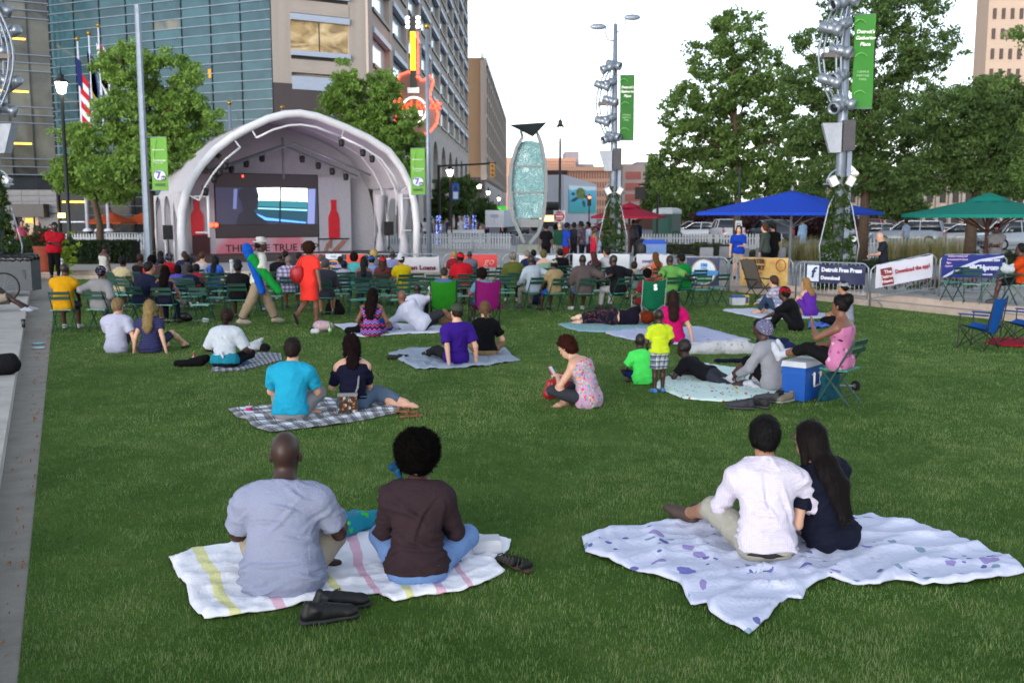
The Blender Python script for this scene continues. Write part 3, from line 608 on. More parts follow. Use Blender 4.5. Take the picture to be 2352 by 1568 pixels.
# ---------------------------------------------------------------- grass
def in_poly(X,Y,poly):
    r = np.zeros(len(X),bool);n = len(poly)
    for i in range(n):
        x0,y0 = poly[i][:2];x1,y1 = poly[(i + 1) % n][:2]
        c = ((y0 > Y) != (y1 > Y)) & (X < (x1 - x0)*(Y - y0)/(y1 - y0 + 1e-12) + x0);r ^= c
    return r
BLANKETS = []                                   # outlines that lie on the grass: no blades under them
def make_grass():
    VV,FF,CC,n0 = [],[],[],0
    for (y0,y1,den,w,hgt,seg) in ((3.3,5.6,5600,.0034,.033,2),(5.6,10.5,3600,.0046,.032,1),(10.5,17,1500,.0075,.031,1),(17,37,420,.016,.031,1)):
        xw = .62*y1 + 1.5;N = int(den*2*xw*(y1 - y0));X = rng.uniform(-xw,xw,N);Y = rng.uniform(y0,y1,N)
        k = (np.abs(X) < .60*Y + 1.2) & in_poly(X,Y,lawn_poly)
        for pl in BLANKETS: k &= ~in_poly(X,Y,pl)
        X,Y = X[k],Y[k];N = len(X)
        patch = np.sin(X*1.7 + 1.3*np.sin(Y*1.1))*np.sin(Y*1.5 + 1.2*np.sin(X*.9)) ;patch2 = np.sin(X*6.1 + 2*np.sin(Y*4.3))*np.sin(Y*5.3 + 2*np.sin(X*3.7))
        a = rng.uniform(0,6.283,N) ;patch3 = np.sin(X*17 + 2*np.sin(Y*13))*np.sin(Y*15 + 2*np.sin(X*11));L = hgt*rng.uniform(.5,1.25,N)*(1 + .22*patch2 + .22*patch3);lean = rng.uniform(.15,.95,N)*L
        dx,dy = np.cos(a),np.sin(a);px,py = -dy*w/2,dx*w/2;Z = np.zeros(N)
        tip = np.stack((X + dx*lean,Y + dy*lean,np.sqrt(np.maximum(L*L - lean*lean,1e-5))),1)
        b0 = np.stack((X - px,Y - py,Z),1);b1 = np.stack((X + px,Y + py,Z),1)
        g = rng.random(N);base = np.array([(.052,.104,.026),(.138,.238,.064),(.285,.320,.145)])
        t = np.clip(.44 + .24*patch + .26*patch2 + .20*patch3 + .16*np.sin(X*.55 + 2)*np.sin(Y*.6) + rng.normal(0,.25,N),0,1)[:,None];C = np.where(t < .5,base[0] + (base[1] - base[0])*t*2,base[1] + (base[2] - base[1])*(t - .5)*1.3)
        dr = np.sin(X*2.3 + 3*np.sin(Y*.8))*np.sin(Y*2.9 + 2.5*np.sin(X*1.1))*np.sin(X*.7 + Y*.5);dry = rng.random(N) < .025 + .16*np.clip(dr - .35,0,1);C[dry] = (.26,.24,.12)
        if seg == 2:
            mlean = lean*.38;mz = tip[:,2]*.62;m0 = np.stack((X + dx*mlean - px*.8,Y + dy*mlean - py*.8,mz),1);m1 = np.stack((X + dx*mlean + px*.8,Y + dy*mlean + py*.8,mz),1)
            V = np.stack((b0,b1,m1,m0,tip),1).reshape(-1,3);i = n0 + 5*np.arange(N)
            F = np.concatenate((np.stack((i,i + 1,i + 2),1),np.stack((i,i + 2,i + 3),1),np.stack((i + 3,i + 2,i + 4),1)));C = np.repeat(C,5,0);n0 += 5*N
        else:
            V = np.stack((b0,b1,tip),1).reshape(-1,3);i = n0 + 3*np.arange(N);F = np.stack((i,i + 1,i + 2),1);C = np.repeat(C,3,0);n0 += 3*N
        VV.append(V);FF.append(F);CC.append(C)
    V,F,C = np.concatenate(VV),np.concatenate(FF),np.concatenate(CC)
    m = NT('grass_blades');m.set(.6,0,.25);at = m.n('Attribute',attribute_name='Col');m.base(at.outputs['Color'])
    tr = m.n('BsdfTranslucent');m.l(at.outputs['Color'],tr.inputs[0]);mx = m.n('MixShader',i_0=.3);m.l(m.b.outputs[0],mx.inputs[1]);m.l(tr.outputs[0],mx.inputs[2]);m.l(mx.outputs[0],m.out.inputs[0])
    me = np_mesh('grass',V,F,m.m);c4 = np.ones((len(V),4),np.float32);c4[:,:3] = C;me.color_attributes.new('Col','FLOAT_COLOR','POINT').data.foreach_set('color',c4.ravel())
    o = link(bpy.data.objects.new('grass',me));tag(o,'short green mown grass covering the lawn','grass',kind='stuff')
# ================================================================ plants
def leaf_mat(name='leaves'):
    m = NT(name);m.set(.55,0,.25);at = m.n('Attribute',attribute_name='Col');m.base(at.outputs['Color'])
    tr = m.n('BsdfTranslucent');m.l(at.outputs['Color'],tr.inputs[0]);mx = m.n('MixShader',i_0=.45);m.l(m.b.outputs[0],mx.inputs[1]);m.l(tr.outputs[0],mx.inputs[2]);m.l(mx.outputs[0],m.out.inputs[0]);return m.m
LEAF = leaf_mat()
BARK = mat('#4a3c30',.9,0,.3,12,.6,40)
def leaves(name,C,rad,per,size,cols,parent,r,flat=.6,kind=None,jit=1.0):
    # C: clump centres, rad: clump radius; every leaf a small pointed quad
    n = len(C);X = np.repeat(C,per,0);d = r.normal(size=X.shape);d /= np.linalg.norm(d,axis=1)[:,None];q = (r.random(len(X)) ** .5)[:,None]
    rr = np.repeat(np.asarray(rad if np.ndim(rad) else np.full(n,rad)),per)[:,None];X = X + d*q*rr*(1,1,flat)
    N = len(X);a = r.normal(size=(N,3));a[:,2] -= .5;a /= np.linalg.norm(a,axis=1)[:,None];b_ = r.normal(size=(N,3));b_[:,2] *= .5;b_ -= (b_*a).sum(1)[:,None]*a;b_ /= np.linalg.norm(b_,axis=1)[:,None]
    s = size*r.uniform(.6,1.3,N)[:,None];V = np.stack((X - a*s,X + b_*s*.75,X + a*s - b_*s*.3),1).reshape(-1,3);i = 3*np.arange(N);F = np.stack((i,i + 1,i + 2),1)
    c0,c1 = np.array(cols[0]),np.array(cols[1]);cl = np.repeat(r.random(n),per);t = np.clip(.15 + .5*cl + .35*r.random(N),0,1)[:,None];Cc = np.repeat(c0 + (c1 - c0)*t,3,0)
    me = np_mesh(name,V,F,LEAF);c4 = np.ones((3*N,4),np.float32);c4[:,:3] = Cc;me.color_attributes.new('Col','FLOAT_COLOR','POINT').data.foreach_set('color',c4.ravel())
    o = link(bpy.data.objects.new(name,me),parent)
    if kind: o['kind'] = kind
    return o
def tree(name,label,base,blobs,n,per,lsize,cols,seed,trunk_r=.2,fork=None,group=None,crad=.5,gaps=.0):
    # blobs: (x, y, z, rx, ry, rz) relative to the base; n clumps over all of them
    n = int(n*2.5);per = int(per*1.25);crad *= .74;lsize *= .62;r = np.random.default_rng(seed);root = empty(name,base,0,label,'tree',group);B = np.array(blobs,float);vol = (B[:,3]*B[:,4]*B[:,5]) ** .75;w = vol/vol.sum();C = []
    for i,bl in enumerate(B):
        k = max(3,int(n*w[i]));d = r.normal(size=(k,3));d /= np.linalg.norm(d,axis=1)[:,None];q = r.uniform(.35,1.02,k)[:,None] ** .6;C.append(bl[:3] + d*q*bl[3:])
    C = np.concatenate(C)
    if gaps:
        g = np.sin(C[:,0]*1.9 + seed)*np.sin(C[:,1]*1.7)*np.sin(C[:,2]*2.3 + seed*2) ;C = C[g > -gaps]
    leaves('crown',C,crad*r.uniform(.6,1.25,len(C)),per,lsize,cols,root,r)
    top = C[:,2].max();fz = fork or B[:,2].min()*.7;b = MB();cx,cy_ = B[:,0].mean(),B[:,1].mean()
    ctr = [(0,0,-.05),(.03,0,fz*.5),(cx*.3,cy_*.3,fz),(cx*.7,cy_*.7,fz + (top - fz)*.45),(cx,cy_,fz + (top - fz)*.9)];b.tube(ctr,[trunk_r*1.25,trunk_r,trunk_r*.9,trunk_r*.5,trunk_r*.12],9)
    for i in range(16):
        e = C[r.integers(len(C))];t = r.uniform(.15,.75);s0 = np.array(ctr[2])*(1 - t) + np.array(ctr[4])*t
        if e[2] < s0[2]: s0 = np.array(ctr[2]) + (0,0,.1)
        m_ = (s0 + e)/2 + (0,0,.25);b.tube([s0,m_,e],[trunk_r*.38,trunk_r*.22,.015],5)
    b.build('trunk',BARK,root,True);return root
def shrub(name,label,base,size,n,per,lsize,cols,seed,cat='shrub',group=None,rz=0,core=True):
    r = np.random.default_rng(seed);root = empty(name,base,rz,label,cat,group);d = r.uniform(-1,1,(n,3));k = r.integers(0,3,n);d[np.arange(n),k] = np.sign(d[np.arange(n),k])*r.uniform(.8,1,n)
    C = d*np.array(size)/2;C[:,2] += size[2]/2;leaves('foliage',C,.14,per,lsize,cols,root,r)
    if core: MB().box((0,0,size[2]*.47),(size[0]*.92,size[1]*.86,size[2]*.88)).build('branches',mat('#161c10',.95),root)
    return root
G_MAPLE = ((.075,.155,.026),(.25,.40,.085));G_DARK = ((.026,.06,.018),(.13,.215,.06));G_MID = ((.036,.085,.024),(.175,.28,.07));G_PLUM = ((.030,.014,.018),(.075,.035,.04))
def px_blobs(base,D,L): # (u, v, half width px, half height px) -> metres round the base at depth D
    out = []
    for i,(u,v,a,c) in enumerate(L):
        q = PY(u,v,D);k = D/FPX;out.append((q[0] - base[0],((i*37) % 5 - 2)*.35,q[2] - base[2],a*k,max(a,c)*k*.9,c*k))
    return out
def base_at(u,D,z=LZ): q = PY(u,600,D);return (q[0],D,z)
def make_trees():
    B = base_at(350,47);tree('maple_tree','bright green maple left of the stage with its dark trunk by the banner pole',B,px_blobs(B,47,[(300,160,70,55),(390,190,80,70),(330,270,130,80),(450,280,70,60),(240,330,80,60),(400,360,110,55),(290,400,110,45),(270,130,25,30)]),520,34,.17,G_MAPLE,3,.25,3.3,'trees round the lawn',.48,.4)
    B = base_at(232,50);tree('maple_tree','lower maple crown in front of the flagpoles at the far left',B,px_blobs(B,50,[(185,320,50,30),(180,400,62,45),(240,430,70,40),(150,420,35,20)]),170,32,.17,G_MAPLE,4,.16,3.0,'trees round the lawn',.45,.4)
    B = base_at(850,58);tree('maple_tree','green maple rising behind the right shoulder of the stage roof',B,px_blobs(B,58,[(795,185,30,45),(830,230,85,60),(880,200,45,40),(900,290,75,50),(840,320,90,60),(760,250,30,25),(930,350,50,60),(890,420,70,40)]),360,34,.20,G_MAPLE,5,.25,3.0,'trees round the lawn',.52,.4)
    B = base_at(1050,92);tree('street_tree','dark leafy street tree behind the blue kerb banner',B,px_blobs(B,92,[(1030,455,38,50),(1068,450,32,45),(1010,480,25,28)]),130,30,.26,G_DARK,6,.2,2.6,'street trees along the avenue',.6)
    B = base_at(1118,105);tree('street_tree','small street tree just left of the white truck',B,px_blobs(B,105,[(1112,485,28,28),(1135,492,20,20)]),60,30,.26,G_DARK,7,.16,2.6,'street trees along the avenue',.55)
    B = base_at(1690,56);tree('shade_tree','tall open maple with dark trunk left of the blue umbrella',B,px_blobs(B,56,[(1690,80,75,55),(1630,130,60,50),(1745,150,70,60),(1640,220,90,50),(1720,240,90,60),(1570,260,60,50),(1600,320,90,45),(1700,340,120,60),(1540,375,60,30),(1640,400,110,40),(1800,310,70,60),(1740,420,90,40),(1660,50,30,25),(1830,400,80,50),(1560,430,60,30),(1800,220,60,60)]),700,32,.20,G_MID,8,.20,5.2,'trees round the lawn',.50,.26)
    B = base_at(1979,46);tree('shade_tree','broad elm with forked brown trunk behind the right light mast',B,px_blobs(B,46,[(1960,40,90,50),(2080,30,90,50),(2150,110,80,50),(1890,110,80,60),(2020,130,110,60),(1850,200,70,50),(1960,230,110,55),(2110,220,90,60),(1870,320,90,55),(2010,330,120,55),(1930,400,110,45),(2080,400,90,40),(2150,330,70,60),(1960,300,140,60),(2040,430,90,35)]),900,34,.15,G_DARK,9,.22,3.6,'trees round the lawn',.48,.32)
    B = base_at(2225,38);tree('shade_tree','dense dark tree above the teal umbrella at the right edge',B,px_blobs(B,38,[(2180,270,110,60),(2290,240,90,70),(2350,330,80,70),(2230,350,120,55),(2150,400,90,45),(2280,420,110,35),(2390,250,80,60),(2400,400,80,50),(2330,420,80,40)]),700,34,.13,G_DARK,10,.2,3.4,'trees round the lawn',.42,.4)
    B = base_at(2420,30);tree('shade_tree','light green branches reaching in from the right edge',B,px_blobs(B,30,[(2370,110,50,22),(2340,75,28,14),(2330,190,30,14),(2345,385,40,40),(2450,300,90,90),(2460,130,80,60)]),180,30,.10,G_MID,11,.2,3.0,'trees round the lawn',.32)
    for i,(u,v,a,c,D) in enumerate(((1625,515,50,28,84),(1705,520,45,25,82),(1780,518,45,26,84),(1860,516,50,28,82),(1930,518,35,24,86))):
        B = base_at(u,D);tree('plum_tree',('first','second','third','fourth','fifth')[i] + ' purple-leaved plum tree from the left in the car park row',B,px_blobs(B,D,[(u,v - 4,a,c),(u - 12,v + 4,a*.7,c*.7)]),60,26,.24,G_PLUM,30 + i,.12,1.6,'purple trees by the car park',.5)
    for i,(u,v,a,c,D) in enumerate(((1505,430,32,60,100),(1560,465,55,45,95),(1640,470,70,45,110),(1840,465,90,40,105),(2060,470,80,40,100))):
        B = base_at(u,D);tree('park_tree',['dark fir-like tree behind the green cabin','rounded dark tree above the cabin roof','distant tree behind the tall maple trunk','distant tree behind the blue umbrella top','distant tree between the blue and teal umbrellas'][i],B,px_blobs(B,D,[(u,v - c*.4,a*.6,c*.6),(u - a*.3,v + c*.3,a*.7,c*.6),(u + a*.35,v + c*.25,a*.65,c*.6)]),110,28,.30,G_DARK,40 + i,.2,2.2,'distant park trees',.7)
# ================================================================ buildings
UNIT = {}
def unit(m_):                                 # a unit box with this material, mesh data shared
    if m_.name not in UNIT: UNIT[m_.name] = MB().box((0,0,0),(1,1,1)).mesh('block',m_)
    return UNIT[m_.name]
def ubox(name,m_,c,d,parent,rot=None,kind=None):
    o = obj_from(name,unit(m_),parent,c,rot,d)
    if kind: o['kind'] = kind
    return o
def facade(name,label,a,b_,group=None):   # Empty at a; local x runs to b, local -y looks out
    d = np.array(b_[:2]) - np.array(a[:2]);return empty(name,(a[0],a[1],LZ),math.atan2(d[1],d[0]),label,'building',group),float(np.linalg.norm(d))
def m_glass(name,c0,c1,rough=.12,sc=.6,warm=0,dark=None):
    m = NT(name);m.set(rough,0,.5);oi = m.n('ObjectInfo');v = m.coord('Object')
    tc = m.n('NewGeometry');f = m.noise(tc.outputs['Position'],sc,4,.6,.8);t = m.math('ADD',m.math('MULTIPLY',f,.8),m.math('MULTIPLY',oi.outputs['Random'],.3));
    m.base(m.ramp(t,[(.3,c0),(.8,c1)]))
    if warm:
        g = m.ramp(m.noise(tc.outputs['Position'],sc*.55,3,.5,1.0),[(.48,(0,0,0)),(.75,(1,.62,.25))]);m.l(g,m.b.inputs['Emission Color']);m.b.inputs['Emission Strength'].default_value = warm
    return m.m
TEAL = m_glass('teal_glass','#15313a','#2e535d',.10);TEAL_LIT = m_glass('teal_glass_lit','#15313a','#2e535d',.10,.7,.10);PAINTED_REFL = m_glass('glass_painted_reflection','#1c1e20','#6a6a60',.08,.35);LOBBY_GLOW = m_glass('lobby_glass_glow','#14161a','#2c2e30',.10,.4,.018)  # wing glass: reflected buildings painted in; lobby glass: faint glow put into dark panes
ALU = mat('#7a8494',.4,.6,.08);ALU_D = mat('#2a2e34',.5,.3,.1);LIMEST = m_concrete('#9c948e',.8,.15);LIMEST2 = m_concrete('#aba098',.5,.15);GRANITE_D = m_concrete('#4c4648',1.2,.1);PANEL = mat('#98a2b4',.5,.2,.06);SKY_REFL_GLASS = mat('#c4d2dc',.12,.35,.05,spec=.6);DARKG = mat('#2a2524',.5,0,.15);WHITE_ST = m_concrete('#b4aca8',.8,.1)  # pale window glass has the reflected white sky put into its colour
YEL = mat('#ffb840',emit=1.6);WARMW = NT('warm_office')
_f = WARMW.noise(WARMW.coord('Object'),2.0,3,.5,1.5);WARMW.l(WARMW.ramp(_f,[(.3,'#54432c'),(.5,'#c4a468'),(.7,'#f0dcb0')]),WARMW.b.inputs['Emission Color']);WARMW.b.inputs['Emission Strength'].default_value = .27;WARMW.set(.15);WARMW.base((.05,.04,.03));WARMW = WARMW.m
CORN_R = np.array((-16.4,70.0));CORN_L = np.array((-35.5,78.8));CORN_C = np.array((-10.4,73.6))
def make_buildings():
    r = random.Random(5)
    # teal glass office
    f,L = facade('glass_office','teal glass office block with fine horizontal bars behind the stage',CORN_L,CORN_R);rows,rh,bays = 34,.66,8;bw = L/bays;H = rows*rh
    ubox('wall',ALU_D,(L/2,4.0,H/2),(L,7.4,H),f)
    for j in range(rows):
        for i in range(bays):
            if 0 < j < 5 and i < 7: continue
            lit = (j > 27 and r.random() < .55) or r.random() < .025;ubox('pane',TEAL_LIT if lit else TEAL,((i + .5)*bw,.02,(j + .5)*rh),(bw - .05,.06,rh - .04),f)
        ubox('mullion',ALU,(L/2,-.05,j*rh),(L,.10,.05),f)
    for i in range(bays + 1): ubox('mullion',ALU_D,(i*bw,-.03,H/2),(.05,.12,H),f)
    for i in range(7): # ground floor lobby glass
        ubox('lobby_pane',LOBBY_GLOW,((i + .5)*bw,.04,2.0),(bw - .06,.06,2.6),f)
    ubox('blue_panel',mat('#1f62b0',.5),(3.35*1,-.03,24.6),(.45,.05,1.0),f);ubox('amber_panel',mat('#c08a10',.5),(15.6,-.03,11.9),(.35,.05,.62),f);ubox('open_vent',mat('#0a0c10',.5),(15.2,-.03,7.8),(.85,.05,.6),f)
    # darker glass wing on the left
    e = nrm((.866,.5));A = CORN_L - e*14;g,L2 = facade('glass_wing','dark reflecting glass wing with yellow light strips at the left edge',A,CORN_L);fl,n = 3.9,6;bw2 = 1.56;nb = 9
    ubox('wall',ALU_D,(L2/2,3.9,11.7),(L2,7.0,23.4),g)
    for k in range(n):
        z = k*fl + 1.15
        if k == 0:
            for i in range(nb): ubox('pane',LOBBY_GLOW,(L2 - (i + .5)*bw2,.02,1.9),(bw2 - .07,.06,3.6),g)
            continue
        for i in range(nb):
            x = L2 - (i + .5)*bw2
            for (z0,z1) in ((0,.6),(.6,1.2),(1.2,3.9)): ubox('pane',PAINTED_REFL,(x,.02,z + (z0 + z1)/2),(bw2 - .05,.06,z1 - z0 - .05),g)
        for zz in (0,.6,1.2): ubox('rail',ALU,(L2/2,-.08,z + zz),(L2,.14,.07),g)
        ubox('light_strip',YEL,(L2/2 - .6,-.016,z + 2.35),(L2 - 2.2,.02,.13),g)
    for i in range(nb + 1): ubox('mullion',ALU_D,(L2 - i*bw2,-.05,11.7),(.06,.12,23.4),g)
    # granite entrance block in front of that wing
    q = PY(11,436,71);q1 = PY(204,436,71);p_,Lp = facade('granite_entrance','light grey granite entrance block with a dark doorway under the glass wing',(q[0],71),(q1[0],71));GR = m_concrete('#7a7a7c',1.0,.3);zt = q[2] - LZ
    for i in range(3): # cladding slabs
        for j in range(4):
            w = Lp*.62/3;z0 = 2.1 + j*(zt - 2.1)/4;ubox('cladding_slab',GR,((i + .5)*w,.0,z0 + (zt - 2.1)/8),(w - .02,.3,(zt - 2.1)/4 - .02),p_)
    ubox('wall',mat('#3c3c40',.7),(Lp*.31,1.2,zt/2),(Lp*.60,2.0,zt - .1),p_);ubox('pier',GR,(.3,0,1.0),(.6,.3,2.1),p_);ubox('pier',GR,(Lp*.62 - .7,0,1.0),(1.4,.3,2.1),p_)
    ubox('door_hood',mat('#2c2a2c',.5),(1.9,-.5,2.3),(2.4,1.0,.9),p_);
    for i in range(2): ubox('door_leaf',mat('#6a4a1c',.25),(1.5 + i*.9,.05,1.0),(.8,.08,2.0),p_)
    d = ubox('door_light',mat('#ffb030',emit=.8),(1.6,-.02,1.6),(.5,.05,.3),p_)
    ubox('wall_lamp',mat('#ffcf70',emit=3.0),(Lp*.62 + .25,-.05,1.95),(.45,.1,.3),p_);ubox('light_strip',YEL,(Lp*.82,-.05,2.9),(Lp*.28,.08,.12),p_);ubox('side_pane',mat('#24282c',.55,0,.2,spec=.2),(Lp*.82,.1,2.2),(Lp*.34,.08,4.4),p_)
    ubox('rail',ALU,(Lp*.82,0,1.5),(Lp*.36,.1,.08),p_)
    # stone corner block: narrow face, then the long receding face
    w,Lw = facade('stone_office','buff stone office block with rows of square windows beyond the stage',CORN_R,CORN_C);zz = lambda v: PL(750,v,CORN_R,math.atan2(.857,.515))[2] - LZ
    zs,zh = zz(135),zz(47);per = 4.0;n = 9;topz = zh + 8.4*per
    ubox('wall',LIMEST,(Lw/2,3.0,(topz + 12)/2 - 6 + 6),(Lw,5.2,topz),w)
    x0,x1 = Lw*.19,Lw*.80
    for xa,xb in ((.0,x0),(x1,Lw)): ubox('pier',LIMEST,((xa + xb)/2,.2,(topz + 11)/2),(xb - xa,.5,topz - 11),w)
    ubox('dark_base',GRANITE_D,(Lw/2,.15,5.5),(Lw,.5,11.0),w)
    for k in range(-1,n - 1):
        zb = zs + k*per
        if k >= 0:
            ubox('header_band',PANEL,((x0 + x1)/2,-.02,zb + 2.62),(x1 - x0,.5,.42),w);p2_ = ubox('window',WARMW if k == 0 else SKY_REFL_GLASS,((x0 + x1)/2,.25,zb + 1.35),(x1 - x0,.1,2.2),w)
            ubox('sill_band',PANEL,((x0 + x1)/2,-.05,zb + .2),(x1 - x0,.55,.34),w);ubox('window_bar',ALU_D,((x0 + x1)/2,.17,zb + 1.35),(.06,.1,2.2),w)
            ubox('shadow_gap',DARKG,((x0 + x1)/2,.2,zb - .1),(x1 - x0,.3,.22),w);ubox('spandrel',LIMEST,((x0 + x1)/2,.1,zb - .65),(x1 - x0,.4,.9),w)
        else: ubox('louvre_panel',PANEL,((x0 + x1)/2,.05,zb + 2.2),(x1 - x0,.4,.9),w)
    E = np.array((-7.9,184.0));d = (E - CORN_C);Ll = float(np.linalg.norm(d));s = empty('long_face',(0,0,0));s.parent = w;s.name = 'street_face';s.rotation_euler = (0,0,math.atan2(d[1],d[0]) - w.rotation_euler.z);cwx = CORN_C - CORN_R;s.location = (Lw,0,0)
    bay = 10.75;nb = 10
    ubox('face_wall',LIMEST2,(Ll/2,2.6,(topz + 12)/2),(Ll,4.6,topz - 12),s)
    for i in range(nb + 1):
        ubox('pier',LIMEST2,(min(i*bay + .9,Ll - .2),.15,(topz + 12)/2),(2.0 if i < nb else 1.0,.5,topz - 12),s)
    for k in range(n - 1):
        zb = zs + k*per;ubox('spandrel_course',LIMEST2,(Ll/2,.16,zb - .62),(Ll,.46,1.16),s)
        for i in range(nb):
            xm = i*bay + 1.9 + (bay - 2.0)/2;ww = bay - 2.06
            ubox('window_pane',SKY_REFL_GLASS,(xm,.32,zb + 1.35),(ww,.06,2.3),s);ubox('window_header',PANEL,(xm,-.04,zb + 2.62),(ww,.44,.42),s);ubox('window_sill',DARKG,(xm,.02,zb + .1),(ww,.5,.26),s)
    for i in range(nb): # arcade below
        xa = i*bay;hw = bay/2;pts = [(xa,-.1,0),(xa,-.1,12.0),(xa + bay,-.1,12.0),(xa + bay,-.1,0),(xa + bay - 2.2,-.1,0),(xa + bay - 2.2,-.1,7.8)]
        pts += [(xa + hw + (hw - 2.2)*math.cos(t),-.1,7.8 + 2.9*math.sin(t)) for t in np.linspace(.25,math.pi - .25,9)] + [(xa + 2.2,-.1,7.8),(xa + 2.2,-.1,0)]
        MB().prism(pts,(0,.8,0)).build('arch',WHITE_ST,s);ubox('arch_window',mat('#1c1a1c',.3),(xa + hw,1.2,5.2),(bay - 3,.1,10.4),s)
    # next block down the avenue
    a,c,e2 = (PY(1078,300,195)[0],195),(PY(1112,300,195)[0],195),(PY(1160,300,318)[0],318);k_,L3 = facade('avenue_block','tan office block with vertical fins further down the avenue',a,c);ht = PY(1100,133,195)[2] - LZ
    TAN = m_concrete('#8a7058',.3,.1);ubox('end_wall',TAN,(L3/2,6,ht/2),(L3,12,ht),k_);ubox('dark_base',GRANITE_D,(L3/2,-.1,4.5),(L3 + .1,.4,9),k_)
    s2 = empty('avenue_face',(L3,0,0));s2.parent = k_;dd = np.array(e2) - np.array(c);L4 = float(np.linalg.norm(dd));s2.rotation_euler = (0,0,math.atan2(dd[1],dd[0]));ubox('face_wall',TAN,(L4/2,5,ht/2),(L4,9,ht),s2)
    for k in range(6):
        ubox('floor_band',mat('#9c9088',.7),(L4/2,.2,9.5 + k*3.9),(L4,.9,.8),s2)
        for i in range(14): ubox('window',mat('#4c4240',.3),((i + .5)*L4/14,.44,11.6 + k*3.9),(L4/14 - 1.6,.2,2.9),s2)
    for i in range(15): ubox('fin',mat('#9c9088',.7),(i*L4/14,.1,ht/2 + 4),(.9,1.1,ht - 9),s2)
    ubox('shop_front',mat('#8a8890',.5),(L4/2,.1,4.2),(L4,.8,8.0),s2);ubox('roof_edge',mat('#a8b0b0',.6),(L4/2,.1,ht - .3),(L4,1.1,.7),s2)
def block(name,label,u0,u1,vt,D,depth,m_,rows=0,cols=0,wm=None,wf=(.55,.6),zb=.06,group='distant buildings',top=.04):
    a,c = PY(u0,vt,D),PY(u1,vt,D);w = c[0] - a[0];h = a[2] - LZ;o = empty(name,((a[0] + c[0])/2,D,LZ),0,label,'building',group)
    ubox('wall',m_,(0,depth/2,h/2),(w,depth,h),o)
    for j in range(rows):
        for i in range(cols):
            rh,cw = h*(1 - zb - top)/rows,w*.96/cols;ubox('window',wm,(-w*.48 + (i + .5)*cw,0,h*zb + (j + .5)*rh),(cw*wf[0],.5,rh*wf[1]),o)
    return o,w,h
def make_distant():
    PEACH = m_concrete('#c49a84',.2,.05);PEACHW = mat('#8a5c50',.5);PINKW = m_concrete('#b8a49c',.3,.05);BRICK = mat('#8c2c28',.8,0,.15,2)
    block('far_office','pale peach office slab left of the oval sculpture',1158,1200,362,380,30,PEACH,0,0)
    o,w,h = block('far_office','long peach stone office with slim dark windows behind the turtle mural',1250,1404,388,360,40,PEACH,5,24,PEACHW,(.45,.62));ubox('cornice',PEACH,(0,-.6,h),(w + 2,2,1.5),o)
    block('far_office','peach upper tier with a row of tiny windows behind the lamp post',1246,1322,363,392,30,PEACH,5,14,PEACHW,(.4,.5),.72)
    block('far_office','grey rooftop block highest of the peach buildings',1298,1330,348,410,20,m_concrete('#9c9298',.3,.05));block('far_office','low grey roof tier right of the rooftop block',1322,1364,377,415,20,m_concrete('#a09aa0',.3,.05))
    o,w,h = block('brick_building','red brick building with white arched windows beside the oval sculpture',1245,1297,399,210,20,BRICK,0,0);WT = mat('#b8aca4',.6);GL = mat('#24262c',.2)
    for j in range(3):
        ubox('stone_band',WT,(0,-.1,h*(.30 + .27*j)),(w,.5,.5),o)
        for i in range(4):
            x = -w*.42 + (i + .5)*w*.84/4;wn = ubox('window',GL,(x,-.05,h*(.17 + .27*j)),(w*.10,.4,h*.15),o)
            ubox('window_arch',WT,(x,-.12,h*(.26 + .27*j)),(w*.14,.5,.5),o)
    ubox('cornice',mat('#3a1c1c',.7),(0,-.6,h + .2),(w + 1,1.6,.9),o)
    # mural building: a slanting wall with a framed sea picture
    D = 190;pts = [PY(1295,401,D),PY(1371,424,D + 8)];a,c = pts[0],pts[1];m_,L = facade('mural_building','pale grey building with a blue sea turtle mural on its side wall',a,(c[0],c[1]));LG = mat('#b4b6c0',.7,0,.05,.3);h0,h1 = a[2] - LZ,c[2] - LZ
    MB().prism([(0,0,0),(L,0,0),(L,0,h1),(0,0,h0)],(0,14,0)).build('wall',LG,m_)
    sea = NT('sea_mural');g = sea.sep(sea.coord('Generated'));n_ = sea.noise(sea.coord('Object'),.5,4);t = sea.math('ADD',g[2],sea.math('MULTIPLY',n_,.25));sea.base(sea.ramp(t,[(.1,'#3ea0a0'),(.5,'#46a8bc'),(.95,'#6ab8dc'),(1.1,'#d0e8f0')]));sea.set(.6)
    x0,x1,z0,z1 = L*.14,L*.95,2.2,h0*.78;MB().box(((x0 + x1)/2,-.1,(z0 + z1)/2),(x1 - x0,.2,z1 - z0)).build('mural',sea.m,m_)
    SH = mat('#6a7a48',.8,0,.4,1.5);SK_ = mat('#3c5a66',.8,0,.4,1.0);cx,cz = x0 + (x1 - x0)*.42,z0 + (z1 - z0)*.62;k = (x1 - x0)
    for nm,mt,(dx,dz,rx,rz,a_) in (('turtle_shell',SH,(0,.1,.17,.22,.2)),('turtle_flipper',SK_,(-.22,-.12,.16,.06,.5)),('turtle_flipper',SK_,(.2,-.02,.13,.05,-.6)),('turtle_flipper',SK_,(.12,-.28,.06,.13,.2)),('turtle_head',SK_,(-.28,.08,.07,.06,0))):
        MB().prism([(cx + k*(dx + rx*math.cos(t)*math.cos(a_) - rz*math.sin(t)*math.sin(a_)),-.22,cz + k*.6*(dz + rx*math.cos(t)*math.sin(a_) + rz*math.sin(t)*math.cos(a_))) for t in np.linspace(0,6.283,15)[:-1]],(0,.06,0)).build(nm,mt,m_)
    o,w,h = block('striped_building','white building with broad brick red bands right of the light mast',1430,1482,377,230,30,PINKW);RB = mat('#a86058',.7)
    for j in range(4): ubox('brick_panel',RB,(-.02*w,-.1,h*(.24 + .19*j)),(w*.66,.5,h*.12),o)
